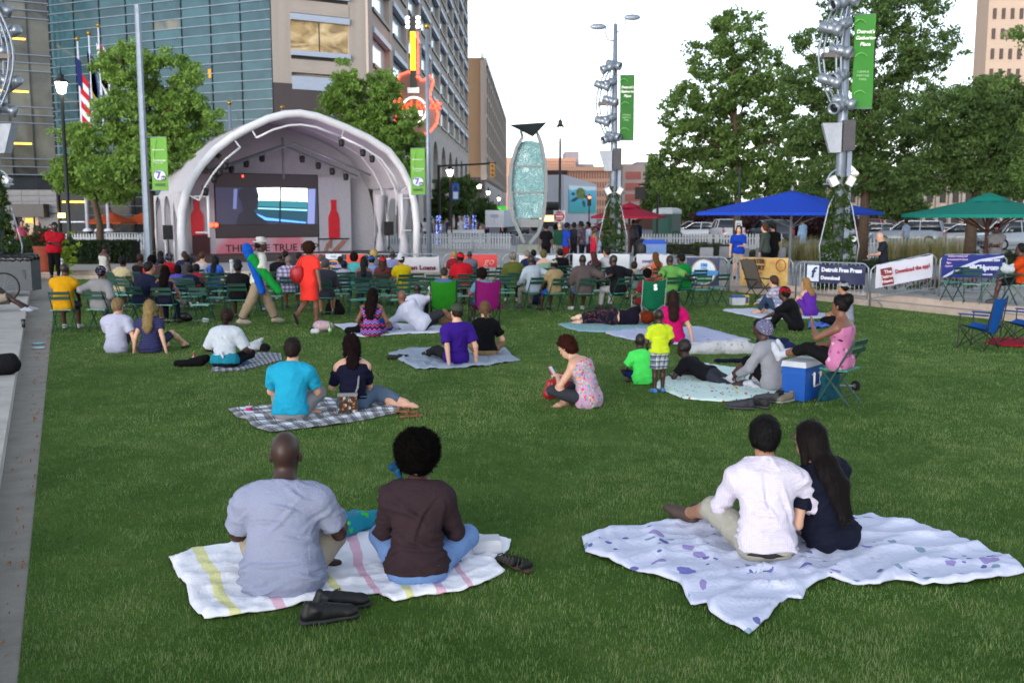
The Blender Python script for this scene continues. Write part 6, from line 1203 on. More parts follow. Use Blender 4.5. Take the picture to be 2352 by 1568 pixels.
    D = 48;B = base_at(1284,D);zc = PY(1284,497,D)[2] - LZ;o = empty('road_sign',B,0,'red and white do not enter sign on the dark lamp post','sign');MB().cyl((0,0,0),(0,0,zc + .35),.03,n=6).build('post',STEEL,o);MB().box((0,-.045,zc),(.56,.02,.56)).build('plate',mat('#c0c0c4',.5),o);MB().prism(ring((0,zc),.25,.25,-.062,20),(0,.006,0)).build('red_disc',mat('#a81c28',.5),o);ubox('white_bar',mat('#d0d0d4',.5),(0,-.068,zc),(.34,.006,.07),o);text_mesh('DO NOT',.11,mat('#d0d0d4',.5),parent=o,loc=(0,-.07,zc + .12));text_mesh('ENTER',.11,mat('#d0d0d4',.5),parent=o,loc=(0,-.07,zc - .12))
    D = 150;o = empty('street_sign',base_at(1137,D),0,'glowing green street name sign over the avenue','sign');z = PY(1137,480,D)[2] - LZ;MB().cyl((2.8,0,0),(2.8,0,z + .6),.12,n=6).build('post',BLACK,o);MB().box((0,0,z),(3.4,.2,.8)).build('plate',mat('#28b020',emit=.5),o);text_mesh('Farmer',.6,mat('#e0f0d0',emit=.5),parent=o,loc=(0,-.12,z))
    D = 62;o = empty('kerb_banner',base_at(1047,D),0,'small blue and white banner on a post by the street trees','banner');z0,z1 = PY(1047,460,D)[2] - LZ,PY(1047,421,D)[2] - LZ;MB().cyl((-.25,.05,0),(-.25,.05,z1 + .2),.05,n=6).build('post',BLACK,o);banner_on(o,-.2,.24,z0,z1,0,mat('#1c4c94',.6));ubox('white_field',mat('#b8c0cc',.6),(.02,-.05,z0 + .3),(.3,.02,.42),o);MB().prism([(-.12,-.05,z0 + .62),(.16,-.05,z0 + .62),(.02,-.05,z0 + .92)],(0,.02,0)).build('emblem',mat('#0c2450',.6),o)
    for i,(u,D) in enumerate(((1352,96),(1418,120))): # red signals
        o = empty('traffic_signal',base_at(u,D),0,('red traffic signal in the street left of the middle light mast','red traffic signal in the street just right of the mast foot')[i],'traffic light','red signals down the street');z = 3.3;MB().cyl((0,0,0),(0,0,z + .6),.06,n=6).build('pole',BLACK,o);MB().box((0,-.1,z),(.34,.3,1.0)).build('signal_head',BLACK,o);MB().cyl((0,-.26,z + .3),(0,-.3,z + .3),.13,n=10).build('red_lens',mat('#ff3a20',emit=10),o)
    o = empty('traffic_signal',base_at(1508,58),0,'black traffic signals on a short arm above the red parasol','traffic light');z = PY(1508,440,58)[2] - LZ;MB().cyl((0,0,0),(0,0,z + .5),.07,n=6).build('pole',BLACK,o);MB().cyl((0,0,z + .4),(-1.1,0,z + .4),.05,n=6).build('arm',BLACK,o);MB().box((-1.0,0,z - .1),(.6,.35,.7)).build('signal_head',BLACK,o);o = empty('parking_sign',base_at(1694,52),0,'small white parking sign on a dark post by the tall maple','sign');z = PY(1694,518,52)[2] - LZ;MB().cyl((0,0.05,0),(0,.05,z + 3),.05,n=6).build('post',mat('#1c3038',.6),o);MB().box((0,0,z),(.34,.02,.5)).build('plate',mat('#b0b4b8',.6),o);MB().tube(ring((0,z),.1,.12,-.02,12),.015,4,True).build('ring_mark',BLACK,o)
    # blue-white fairy lights round street trunks
    for i,(u,D,h) in enumerate(((1008,66,1.95),(1072,90,1.9),(1090,95,1.9),(1122,100,2.4))):
        o = empty('lit_trunk',base_at(u,D),0,('first','second','third','fourth')[i] + ' tree trunk from the stage wrapped in blue fairy lights','tree trunk','trunks wrapped in fairy lights');MB().tube([(0,0,0),(.05,0,h)],[.14,.10],7).build('trunk',BARK,o);b = MB();rr = random.Random(i)
        for k in range(110): q = rr.uniform(0,6.28);z = rr.uniform(.1,h);b.lathe([(.0,-.02),(.02,0),(.0,.02)],(.15*math.cos(q),.15*math.sin(q),z),4)
        b.build('fairy_lights',mat('#8098ff',emit=2),o,kind='stuff')
    # white street barricade
    D = 64;a,c = PY(1028,540,D),PY(1112,540,D);o = empty('street_barricade',(a[0],D,LZ),0,'long white street barricade with amber lamps','barricade');L = c[0] - a[0]
    for z in (.95,.35): ubox('plank',mat('#b4b8bc',.6),(L/2,0,z),(L,.05,.22),o)
    for x in (.25,L - .25): MB().beam((x,-.3,0),(x,0,1.1),.05,.05).build('trestle',mat('#b4b8bc',.6),o);MB().beam((x,.3,0),(x,0,1.1),.05,.05).build('trestle',mat('#b4b8bc',.6),o);MB().lathe([(.08,0),(.09,.1),(.03,.2)],(x,0,1.1),8).build('amber_lamp',mat('#d07818',.4),o)
def make_green():
    # clipped hedge, curved, in one row of bushes
    r = np.random.default_rng(3);o = empty('clipped_hedge',(*P(208,604,LZ)[:2],LZ),0,'dark clipped hedge left of the stage','hedge');x0,x1 = P(80,600,LZ)[0] - o.location.x,P(338,600,LZ)[0] - o.location.x;C = []
    for i in range(620):
        t = r.random();x = x0 + (x1 - x0)*t;yb = .8*math.sin(math.pi*t);k = r.random()
        C.append((x,-.3 + yb*-1 + (0 if k < .55 else r.uniform(0,1.1)),r.uniform(.05,.92) if k < .55 else .92))
    leaves('foliage',np.array(C),.12,22,.05,((.008,.022,.008),(.03,.058,.018)),o,r)
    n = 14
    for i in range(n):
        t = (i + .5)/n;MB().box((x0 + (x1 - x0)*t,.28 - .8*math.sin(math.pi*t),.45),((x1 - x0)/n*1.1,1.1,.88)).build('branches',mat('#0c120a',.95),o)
    # flower tub with red flowers and lime trailing leaves
    B = (*P(108,624,LZ)[:2],LZ);o = empty('flower_tub',B,0,'terracotta tub with red flowers and lime leaves at the far left','planter');MB().lathe([(.26,0),(.30,.1),(.42,.85),(.46,.92),(.40,.93)],n=16).build('tub',mat('#7a3420',.8,0,.15),o,True);r = np.random.default_rng(8)
    q = r.normal(size=(70,3))*(.35,.3,.18) + (-.1,0,1.25);leaves('dark_leaves',q,.14,14,.07,((.012,.03,.012),(.05,.09,.03)),o,r);q = r.normal(size=(42,3))*(.28,.25,.16) + (.0,-.25,1.30);leaves('red_flowers',q,.07,16,.035,((.25,.008,.012),(.42,.02,.03)),o,r);q = r.normal(size=(70,3))*(.22,.2,.34) + (.62,-.1,.72);leaves('lime_leaves',q,.11,16,.075,((.13,.22,.02),(.30,.42,.05)),o,r)
    # ornamental grasses and shrubs on the right
    def tuft(u,D,label,hgt=.9,n=260,seed=0,w=.5):
        r = np.random.default_rng(seed);o = empty('grass_tuft',base_at(u,D),0,label,'grass clump','tall ornamental grasses');a = r.uniform(0,6.28,n);L = hgt*r.uniform(.6,1.15,n);ln = r.uniform(.05,.45,n)*L;bx = r.normal(size=(n,2))*w*.35;d = np.stack((np.cos(a),np.sin(a)),1);p = np.stack((-d[:,1],d[:,0]),1)*.011
        z = np.zeros((n,1));V = np.stack((np.hstack((bx - p,z)),np.hstack((bx + p,z)),np.hstack((bx + d*ln[:,None],L[:,None]))),1).reshape(-1,3);i = 3*np.arange(n);me = np_mesh('blades',V,np.stack((i,i + 1,i + 2),1),LEAF);c = np.ones((3*n,4),np.float32);c[:,:3] = np.repeat(np.where(r.random((n,1)) < .5,(.16,.20,.06),(.36,.28,.15)),3,0);me.color_attributes.new('Col','FLOAT_COLOR','POINT').data.foreach_set('color',c.ravel());link(bpy.data.objects.new('blades',me),o)
    for i,(u,D) in enumerate(((1800,44),(1835,45),(1868,44),(2040,42),(2075,43),(2105,42),(2135,43),(2165,41),(2195,42))): tuft(u,D,'tawny ornamental grass, %s clump counted from the blue polo woman' % ('first','second','third','fourth','fifth','sixth','seventh','eighth','ninth')[i],1.25 if i > 2 else 1.1,320,i)
    for i,(u,D,w,h,cols) in enumerate(((1560,52,2.2,.55,((.05,.07,.02),(.13,.15,.05))),(1640,50,2.0,.6,((.03,.05,.02),(.09,.12,.04))),(1735,42,2.4,.55,((.03,.06,.02),(.10,.14,.04))),(1985,36,3.0,.45,((.03,.06,.02),(.08,.13,.04))),(2330,34,2.4,.8,((.012,.03,.012),(.05,.09,.03))))): shrub('low_shrub',['olive shrub mound in front of the green cabin','brown green shrub right of the cabin','low planting behind the pair in dark clothes','low bed beneath the elm','dark hedge under the teal parasol'][i],base_at(u,D),(w,1.2,h),80,22,.06,cols,60 + i,'shrub','shrubs on the right')
    r = np.random.default_rng(5);o = empty('flower_bed',base_at(2155,26.5),0,'bed of small pink flowers behind the slanting banner','flower bed');q = r.uniform(-1,1,(60,3))*(1.3,.3,.12) + (0,0,.25);leaves('leaves',q,.12,14,.05,((.02,.05,.02),(.08,.12,.04)),o,r);leaves('pink_flowers',q[::2] + (0,-.1,.1),.10,8,.035,((.35,.08,.14),(.5,.16,.22)),o,r)
# ================================================================ patterned fabrics
def pat(name,build,rough=.85,fold=.3):
    m = NT(name);m.set(rough,0,.15);build(m);m.bump(wrinkle(m),fold*.4,.04);return m.m
def band(m,x,per,w,ph=0.0):        # 1 inside a stripe of relative width w, repeating every per
    return m.math('LESS_THAN',m.math('FRACT',m.math('ADD',m.math('DIVIDE',x,per),ph)),w)
def plaid(name,base,c1,c2,per=.16,kind='UV',c3=None):
    def f(m):
        v = m.sep(m.coord(kind));X,Y = (v[0],v[1]) if kind == 'UV' else (m.math('ADD',v[0],m.math('MULTIPLY',v[1],.6)),v[2]);c = base
        for ax in (X,Y):
            c = m.mix(m.math('MULTIPLY',band(m,ax,per,.40),.62),c,c1,'MIX');c = m.mix(m.math('MULTIPLY',band(m,ax,per,.10,.55),.7),c,c2,'MIX')
            if c3: c = m.mix(m.math('MULTIPLY',band(m,ax,per,.05,.75),.8),c,c3,'MIX')
        m.base(c)
    return pat(name,f)
def floral(name,base,cols,sc=9,amt=.5,kind='UV',shade=None):
    def f(m):
        v = m.coord(kind);c = m.mix(.5,base,m.ramp(m.noise(v,3,3),[(.35,tuple(x*.9 for x in lin(base))),(.65,base)]))
        for i,k in enumerate(cols):
            vo = m.n('TexVoronoi',i_Scale=sc*(1 + .45*i));mp = m.n('Mapping');mp.inputs['Location'].default_value = (i*3.1,i*1.7,0);m.l(v,mp.inputs[0]);m.l(mp.outputs[0],vo.inputs['Vector'])
            d = m.math('ADD',vo.outputs['Distance'],m.math('MULTIPLY',m.noise(v,sc*3.5,2),.35));big = m.math('GREATER_THAN',m.noise(v,sc*.28,2),.5 - .15*amt);c = m.mix(m.math('MULTIPLY',m.math('LESS_THAN',d,.30 + .12*amt),big),c,k)
        m.base(c)
    return pat(name,f)
def chevron(name):
    def f(m):
        v = m.sep(m.coord('Object'));t = m.math('ADD',v[2],m.math('MULTIPLY',m.math('PINGPONG',v[0],.045),1.1));q = m.math('FRACT',m.math('DIVIDE',t,.19));m.base(m.ramp(q,[(0,'#1c2858'),(.16,'#c8304c'),(.28,'#1c1838'),(.42,'#7c78c0'),(.56,'#243c98'),(.70,'#c05088'),(.82,'#1c1838')],'CONSTANT'))
    return pat(name,f,fold=.15)
def striped(name,base,c,per,w,ax=2,kind='Object',rnd=0):
    def f(m): v = m.sep(m.coord(kind));m.base(m.mix(band(m,v[ax],per,w),base,c))
    return pat(name,f)
def heather(name,c):
    def f(m):
        k = lin(c);a = m.noise(m.coord(scale=(1,1,6)),120,3,.7);m.base(m.ramp(a,[(.3,tuple(x*.8 for x in k)),(.7,tuple(min(1,x*1.15) for x in k))]))
    return pat(name,f,fold=.45)
PK_SHIRT = pat('pink_check_shirt',lambda m: m.base(m.mix(m.math('MULTIPLY',m.math('MAXIMUM',band(m,m.sep(m.coord())[0],.016,.3),band(m,m.sep(m.coord())[2],.016,.3)),.5),'#c6c2d0','#beb0c6')),fold=.5)
HEATH = heather('heather_grey_jersey','#848aa2');HEATH2 = heather('pale_heather_jersey','#a0a2b8');SWEAT = heather('grey_sweatshirt','#868890');DENIM = heather('washed_denim','#6684b4');DENIM_D = heather('dark_denim','#2c3c54');ACID = heather('acid_denim','#4a5a70')
FLOR_TOP = floral('pink_floral_top','#b098b8',('#c84870','#38a0b8','#c8c060','#d86c88'),15,1.6,'Object');PLAID_SH = plaid('lilac_plaid_shirt','#a4a0b8','#2c2850','#6c608c',.10,'Object');PLAID_SH2 = plaid('red_blue_plaid_shirt','#b0b0bc','#4c6488','#a04850',.09,'Object');PLAID_KID = plaid('check_shorts','#9098a0','#24304c','#c8ccd0',.07,'Object');NAVY_STR = striped('navy_striped_top','#1a1c40','#4c4c78',.035,.25);BEANIE = floral('speckled_knit','#5c5c74',('#1c1c2c','#b8b8c8','#6c5ca0'),26,.9,'Object');GALAXY = floral('spattered_leggings','#0e0e20',('#283088','#a83c58','#b88c48'),20,.5,'Object');TIE = floral('pink_tie_print','#b06c94',('#3c1838','#d0a0bc','#8c4478'),6,.9,'Object');BONNET = floral('spotted_bonnet','#101018',('#a83c78','#3c78b0','#c8c8d0'),24,.8,'Object');RED_PL = plaid('red_plaid_blanket','#8c141c','#1c0c10','#1c0c10',.05,'Object');CHEV = chevron('chevron_dress');CORAL = floral('coral_lace','#d8342c',('#c82c28',),30,.8,'Object');SAGE_FL = floral('dark_floral_blouse','#2c2c34',('#a0303c','#b0b0b4'),18,.8,'Object')
MINT = floral('mint_kids_blanket','#c4d8d4',('#c0c060','#b06060','#5c88a8'),6,.5);QUILT = floral('quilt_print','#b0b0b4',('#9c7880','#748c80'),9,.4,'Object');BEACH = floral('bright_beach_print','#7ca0a8',('#b8a03c','#3c7ca0','#b0b0a8'),7,.8);LAV = floral('lavender_floral_sheet','#c8cce2',('#7474b4','#9488bc','#8098ac','#6468a0'),2.6,.35);SHEET = floral('pale_blue_sheet','#aeb2cc',('#8c98c4',),5,.6);BPLAID = plaid('navy_white_plaid_rug','#dce0e8','#0c1222','#2c3448',.20,'UV','#8c7850');BPLAID2 = plaid('black_white_rug','#b0b4bc','#14141c','#3c3c48',.10);GREYW = cloth('#98a4b4',.8,200,.5)
def _stripe_blanket():
    def f(m):
        v = m.sep(m.coord('UV'));c = '#e2e2ea'
        for x,k,w in ((.20,'#d8d69c',.075),(.50,'#d8aec0',.07),(.93,'#d8d69c',.06),(1.20,'#d8aec0',.08),(1.52,'#d8d69c',.06),(1.75,'#d8aec0',.07),(1.98,'#d8aec0',.05)):
            d = m.math('ABSOLUTE',m.math('SUBTRACT',v[0],x));c = m.mix(m.math('LESS_THAN',d,w/2),c,k)
        m.base(c)
    m = pat('striped_cotton_blanket',f);return m
WSTRIPE = _stripe_blanket()
# ================================================================ things lying on the grass
def blanket(label,B,Rr,T,L,m_,nu=40,nv=26,wr=.012,z=.03,name='blanket',group='picnic blankets',back='#1a1a22',ffreq=7,cat='blanket'):
    # four pixel polylines: near (left to right), right (near to far), far (left to right), left (near to far)
    def curve(pts,n):
        q = np.array([P(u,v)[:2] for u,v in pts]);d = np.r_[0,np.cumsum(np.linalg.norm(np.diff(q,axis=0),axis=1))];t = np.linspace(0,d[-1],n + 1);return np.stack((np.interp(t,d,q[:,0]),np.interp(t,d,q[:,1])),1),d[-1]
    b,lb = curve(B,nu);tt,lt = curve(T,nu);l,ll = curve(L,nv);r,lr = curve(Rr,nv);s = np.linspace(0,1,nu + 1)[None,:,None];t = np.linspace(0,1,nv + 1)[:,None,None]
    X = (1 - t)*b[None] + t*tt[None] + (1 - s)*l[:,None] + s*r[:,None] - ((1 - s)*(1 - t)*b[0] + s*(1 - t)*b[-1] + (1 - s)*t*tt[0] + s*t*tt[-1])
    x,y = X[...,0],X[...,1];g = np.random.default_rng(crc(label) % 1000);zz = 0
    for i in range(5):
        a = g.uniform(0,3.14);k = ffreq*g.uniform(.7,2.0);ph = g.uniform(0,6);w = np.sin((x*math.cos(a) + y*math.sin(a))*k + 1.5*np.sin((x*math.sin(a) - y*math.cos(a))*k*.4 + ph) + ph);zz = zz + np.maximum(0,1 - np.abs(w)*1.8) + .25*w
    Z = z + wr*np.maximum(zz,-.4);e = np.minimum(np.minimum(s[...,0],1 - s[...,0])*nu,np.minimum(t[...,0],1 - t[...,0])*nv);Z = np.where(e < 1,z - .012 + wr*.6*np.maximum(zz,0),Z)
    V1 = np.stack((x,y,Z),-1).reshape(-1,3);V2 = V1 - (0,0,.008);V = np.concatenate((V1,V2));n1 = len(V1);w1 = nu + 1;F = []
    for j in range(nv):
        for i in range(nu): a = j*w1 + i;F.append((a,a + 1,a + 1 + w1,a + w1));F.append((n1 + a,n1 + a + w1,n1 + a + 1 + w1,n1 + a + 1))
    ed = [i for i in range(w1)] + [j*w1 + nu for j in range(1,nv + 1)] + [nv*w1 + i for i in range(nu - 1,-1,-1)] + [j*w1 for j in range(nv - 1,0,-1)]
    for a,c in zip(ed,ed[1:] + ed[:1]): F.append((c,a,n1 + a,n1 + c))
    c0 = V1.mean(0)*(1,1,0);me = np_mesh(name,V - c0,F,[m_,cloth(back)],True);W,H = (lb + lt)/2,(ll + lr)/2
    uvv = np.stack(np.meshgrid(np.linspace(0,W,nu + 1),np.linspace(0,H,nv + 1)),-1).reshape(-1,2);uvv = np.concatenate((uvv,uvv));li = np.empty(len(me.loops),np.int32);me.loops.foreach_get('vertex_index',li);me.uv_layers.new(name='UVMap').data.foreach_set('uv',uvv[li].astype(np.float32).ravel())
    mi = np.zeros(len(F),np.int32);mi[1:2*nu*nv:2] = 1;me.polygons.foreach_set('material_index',mi)
    o = obj_from(name,me,None,c0);tag(o,label,cat,group);BLANKETS.append([tuple(V1[i][:2]) for i in ed]);return o
def lump(name,label,cat,loc,prims,m_,h=.012,yaw=0,fold=.004,group=None,parts=(),part='body'):
    o = empty(name,loc,R(yaw),label,cat,group);soft(part,prims,h,m_,o,fold=fold,seed=crc(label) % 999,ffreq=24)
    for nm,pr,mm in parts: soft(nm,pr,h,mm,o)
    return o
def shoe(loc,yaw,m_,label,group,sole='#1a1a1c',tilt=0):
    o = empty('shoe',loc,R(yaw),label,'shoe',group);o.scale = (1.12,)*3;vx = .0055 if 'trainers' in group else .009;soft('upper',[cap((0,-.105,.055),(0,-.02,.052),.036,.038,k=.02),cap((0,-.02,.052),(0,.10,.045),.040,.038,k=.02),ell((0,.125,.045),(.040,.040,.028),k=.03),cap((0,-.11,.06),(0,-.10,.105),.030,.028,k=.02),cap((-.026,-.06,.085),(.026,-.06,.085),.022,k=.03),cap((0,-.01,.085),(0,.06,.068),.026,.022,k=.03),ell((0,-.062,.125),(.026,.040,.042),op='-'),cut((0,0,.028),(0,0,-1))],vx,m_,o);soft('sole',[cap((0,-.115,.02),(0,.0,.018),.038,.036,k=.02,flat=(0,0,1),fa=.5),cap((0,.0,.018),(0,.135,.022),.038,.042,k=.02,flat=(0,0,1),fa=.45),cut((0,0,.002),(0,0,-1)),cut((0,0,.034),(0,0,1))],vx,mat(sole,.7),o);soft('tongue',[cap((0,-.005,.105),(0,.03,.088),.018,.016,k=.01,flat=(0,.5,1),fa=.4)],vx,m_,o)
    for k in range(5): MB().tube([(-.026,-.002 + .019*k,.098 - .007*k),(0,.006 + .019*k,.106 - .007*k),(.026,-.002 + .019*k,.098 - .007*k)],.0035,5).build('lace',mat(sole,.8),o)
    for q in (-1,1): MB().tube([(0,.0,.108),(q*.03,.01,.11),(q*.04,-.02,.10)],.003,4).build('lace_loop',mat(sole,.8),o)
    return o
def bottle(loc,c,capc,label,h=.24,group='bottles on the lawn'):
    o = empty('bottle',loc,0,label,'bottle',group);m = NT('drink');m.set(.12,0,.6);m.base(c);m.b.inputs['Transmission Weight'].default_value = .25
    MB().lathe([(.034,0),(.036,.02),(.036,h*.55),(.028,h*.72),(.014,h*.88),(.014,h*.92)],n=14).build('bottle_body',m.m,o,True);MB().lathe([(.017,h*.92),(.017,h),(.015,h)],n=12).build('cap',mat(capc,.5),o);MB().lathe([(.0368,h*.28),(.0368,h*.5)],n=14).build('label_band',mat('#a8b0a0',.6),o)
    return o
# ================================================================ people
STG = np.array((-8.5,45.0))
def face(loc,dy=0): return math.degrees(math.atan2(-(STG[0] - loc[0]),STG[1] - loc[1]))*.5 + dy
def at(u,v,z=0.0,dy=.11): q = P(u,v,z);return (q[0]*(1 + dy/q[1]),q[1] + dy,z)
K = lambda c,**k: cloth(c,**k)
def make_blankets():
    blanket('white cotton blanket with yellow and pink stripes under the front left couple',[(470,1428),(560,1416),(640,1402),(720,1384),(800,1372),(870,1366),(905,1386),(960,1374),(1060,1362),(1120,1340),(1160,1318)],[(1160,1318),(1135,1290),(1168,1268),(1174,1246)],[(388,1284),(440,1268),(522,1254),(700,1230),(900,1215),(1090,1233),(1174,1246)],[(470,1428),(436,1392),(428,1345),(410,1330),(388,1284)],WSTRIPE,70,44,.013,.03,ffreq=9,back='#b0b0b8')
    blanket('white sheet with purple flowers under the front right couple',[(1720,1460),(1762,1430),(1790,1392),(1812,1374),(1842,1384),(1852,1358),(1905,1331),(1960,1346),(2022,1349),(2057,1334),(2100,1346),(2154,1349),(2263,1339),(2358,1318)],[(2358,1318),(2330,1292),(2198,1236),(2100,1208),(2005,1190)],[(1336,1238),(1430,1216),(1584,1204),(1760,1188),(2005,1190)],[(1720,1460),(1628,1414),(1622,1388),(1588,1394),(1557,1342),(1452,1312),(1345,1272),(1336,1238)],LAV,84,54,.017,.03,ffreq=6,back='#6c6c88')
    blanket('navy and white plaid rug under the man in turquoise',[(622,995),(684,987),(740,982),(802,973),(889,955),(925,949)],[(925,949),(915,940),(904,935)],[(522,939),(597,935),(735,915),(830,920),(904,935)],[(622,995),(590,985),(576,977),(566,964),(546,963),(522,939)],BPLAID,54,30,.010,.028)
    blanket('black and white plaid rug beside the woman in the knotted white tee',[(484,856),(560,852),(648,829)],[(648,829),(645,812)],[(498,826),(560,812),(645,812)],[(484,856),(488,840),(498,826)],BPLAID2,30,16,.008,.025)
    blanket('white blanket under the woman in the chevron dress',[(805,770),(832,775),(930,768),(1018,765)],[(1018,765),(1014,750)],[(766,745),(860,741),(1014,750)],[(805,770),(786,756),(766,745)],K('#ccd0e0'),34,14,.010,.025)
    blanket('crumpled pale grey sheet under the man in purple',[(958,850),(1040,848),(1118,841),(1196,829)],[(1196,829),(1175,818),(1161,800)],[(892,814),(940,802),(1060,797),(1161,800)],[(958,850),(930,836),(892,814)],GREYW,40,22,.018,.03,ffreq=9)
    blanket('colourful printed beach sheet under the sleeping woman',[(1329,762),(1391,764),(1450,758),(1506,752)],[(1506,752),(1496,738)],[(1281,745),(1330,738),(1496,738)],[(1329,762),(1300,754),(1281,745)],BEACH,30,14,.007,.022)
    blanket('pale blue white sheet under the woman in hot pink',[(1391,768),(1450,781),(1544,792),(1619,791),(1725,782)],[(1725,782),(1660,764),(1604,750)],[(1391,764),(1483,755),(1604,750)],[(1391,768),(1391,764)],SHEET,40,18,.010,.024)
    blanket('mint coloured children\'s blanket with small prints',[(1502,890),(1571,918),(1659,924),(1722,917),(1815,906)],[(1815,906),(1790,870),(1730,850)],[(1508,882),(1560,850),(1615,836),(1730,850)],[(1502,890),(1508,882)],MINT,44,24,.009,.026)
    blanket('white towel under the man in the plaid shirt',[(1660,714),(1756,734),(1901,731)],[(1901,731),(1900,720)],[(1662,711),(1725,708),(1900,720)],[(1660,714),(1662,711)],K('#ccd0e0'),30,10,.008,.02)
    blanket('blue plastic sheet beside the man in the red cap',[(1855,757),(1905,752)],[(1905,752),(1900,742)],[(1858,744),(1900,742)],[(1855,757),(1858,744)],mat('#1c50b4',.4),14,8,.03,.03)
    blanket('red patterned blanket below the blue camp chairs',[(2260,788),(2300,796),(2390,800)],[(2390,800),(2390,778)],[(2280,778),(2390,778)],[(2260,788),(2280,778)],K('#98142c'),20,10,.012,.03)
def make_front():
    # --- couple on the striped blanket
    def belt(J): pass
    r1,J = person(at(652,1372,.02,.15),2,'cross',1.04,.0115,'deep',1.24,hair=('bald','#1a1412'),top=('tee',HEATH,{'o': .026,'flare': .040,'hem': -.13,'fold': .007,'ff': 22}),bot=('shorts',K('#a89c8c'),{'len': .95,'o': .022,'lo': 1.5}),label='bald man in heather grey t-shirt sitting on the striped blanket',ov=dict(lean=10,hunch=20,lk=(-1,.3,.5),rk=(1,.3,.55),lf=(.12,.34,.07),rf=(-.10,.38,.07),lh=(-.30,.44,.24),rh=(.30,.44,.28),lel=(-.5,-.3,-1),rel=(.5,-.3,-1),sw=.195,hs=1.15,hp=-6))
    for s in (-1,1): # navy side stripe of the shorts
        a,b_ = (J['hl'],J['kl']) if s < 0 else (J['hr'],J['kr']);d = b_ - a;n_ = nrm(np.cross(d,(0,0,1))*-s + np.array((0,-.5,.5)));soft('shorts_stripe',[cap(a + d*.25 + n_*.095,a + d*.9 + n_*.072,.026,.024,k=.01,flat=n_,fa=.5)],.01,K('#14182c'),r1)
    def scarf(J):
        H = J['H'];soft('head_scarf',[cap(H(-.10,.02,-.02),H(-.125,-.02,-.10),.028,.022,k=.02),cap(H(-.11,.0,-.04),H(-.16,-.03,-.06),.024,.026,k=.02),cap(H(-.12,-.02,-.08),H(-.10,-.05,-.16),.02,.012,k=.02)],.008,floral('peacock_scarf','#123c5c',('#1c6c64','#2c3c9c'),14,.9,'Object'),J['root'],fold=.004,ffreq=60)
        soft('hair_band',[cap(H(-.09,-.03,-.07),H(0,-.105,-.075),.014,k=.01),cap(H(.09,-.03,-.07),H(0,-.105,-.075),.014,k=.01)],.008,K('#7c8ca8'),J['root'])
        for q in (-1,1): soft('earring',[ell(H(q*.085,-.005,-.075),(.011,.011,.016))],.005,mat('#b8a898',.3),J['root'])
    person(at(958,1350,.02,.12),0,'cross',1.0,.0115,'dark',.98,True,hair=('afro','#0b0908',{'r': .150}),top=('long',K('#33262b',fold=.45),{'sleeve': 1.8,'hem': -.03,'o': .024}),bot=('pants',DENIM,{'o': .021,'len': 1.85}),label='woman with afro in brown long-sleeved top on the striped blanket',extra=scarf,ov=dict(lean=10,hunch=16,lk=(-1,.2,.30),rk=(1,.2,.32),lf=(.10,.24,.07),rf=(-.08,.28,.06),lh=(-.10,.40,.26),rh=(.12,.40,.24),lel=(-.7,-.2,-1),rel=(.7,-.2,-1),sw=.185))
    # --- couple on the flowered sheet
    def belt3(J):
        p0,d1,rp,fp = J['p0'],J['d1'],J['rp'],J['fp'];soft('belt',[cap(p0 - .062*d1 - rp*.055,p0 - .030*d1 - rp*.055,.142,.144,k=.05,cuta=True,cutb=True,flat=fp,fa=.95),cap(p0 - .062*d1 + rp*.055,p0 - .030*d1 + rp*.055,.142,.144,k=.05,cuta=True,cutb=True,flat=fp,fa=.95)],.008,mat('#1c1618',.5),J['root'])
    person(at(1758,1296,.02,.14),-2,'cross',1.02,.0115,'tan',1.06,hair=('short','#0c0a0b',{'th': .020}),top=('long',PK_SHIRT,{'o': .022,'sleeve': 1.35,'hem': -.03,'neck': .075,'fold': .009,'ff': 26}),bot=('capri',K('#a09e94'),{'o': .020,'len': 1.12,'lo': 1.3}),shoes=('sneaker',mat('#3c302c',.7)),label='man in pale pink check shirt on the flowered sheet',extra=belt3,ov=dict(lean=9,hunch=16,lf=(-.42,.72,.09),rf=(-.22,.82,.07),lk=(-.5,.1,1),rk=(-.1,.3,1),lfd=(-.8,.5,.35),rfd=(-.7,.6,.35),lh=(-.22,.46,.30),rh=(.28,.38,.22),rel=(1,-.2,-.7),sw=.195,hy=-6,hp=-4))
    person(at(1912,1270,.02,.10),26,'side',.98,.0115,'light',.98,True,hair=('long','#171011',{'len': .60,'w': 1.05}),top=('tee',K('#131728'),{'skirt': .62,'hem': -.6,'o': .021,'sleeve': .6}),label='woman with long straight dark hair in a navy dress on the flowered sheet',specs=True,ov=dict(lean=8,hunch=16,side=-13,lf=(-.45,.40,.06),rf=(-.35,.52,.06),lk=(-.35,1,.3),rk=(.3,1,.25),lfd=(-.9,.2,0),rfd=(-.9,.2,0),lh=(-.26,.26,.16),rh=(-.02,.42,.24),lel=(-.5,-1,-.6),hy=12,hr=-6))
    # --- second row
    person(at(668,966,.02,.12),0,'cross',1.0,.0135,'light',1.10,hair=('short','#241a18',{'th': .012}),top=('tee',K('#1f98bc',fold=.45),{'o': .020,'hem': -.05}),bot=('pants',K('#8c8a8c'),{'o': .021,'len': 1.5}),label='man in turquoise t-shirt on the plaid rug',ov=dict(lk=(-1,.2,.5),rk=(1,.2,.5),sw=.195,lh=(-.24,.46,.2),rh=(.24,.46,.2)))
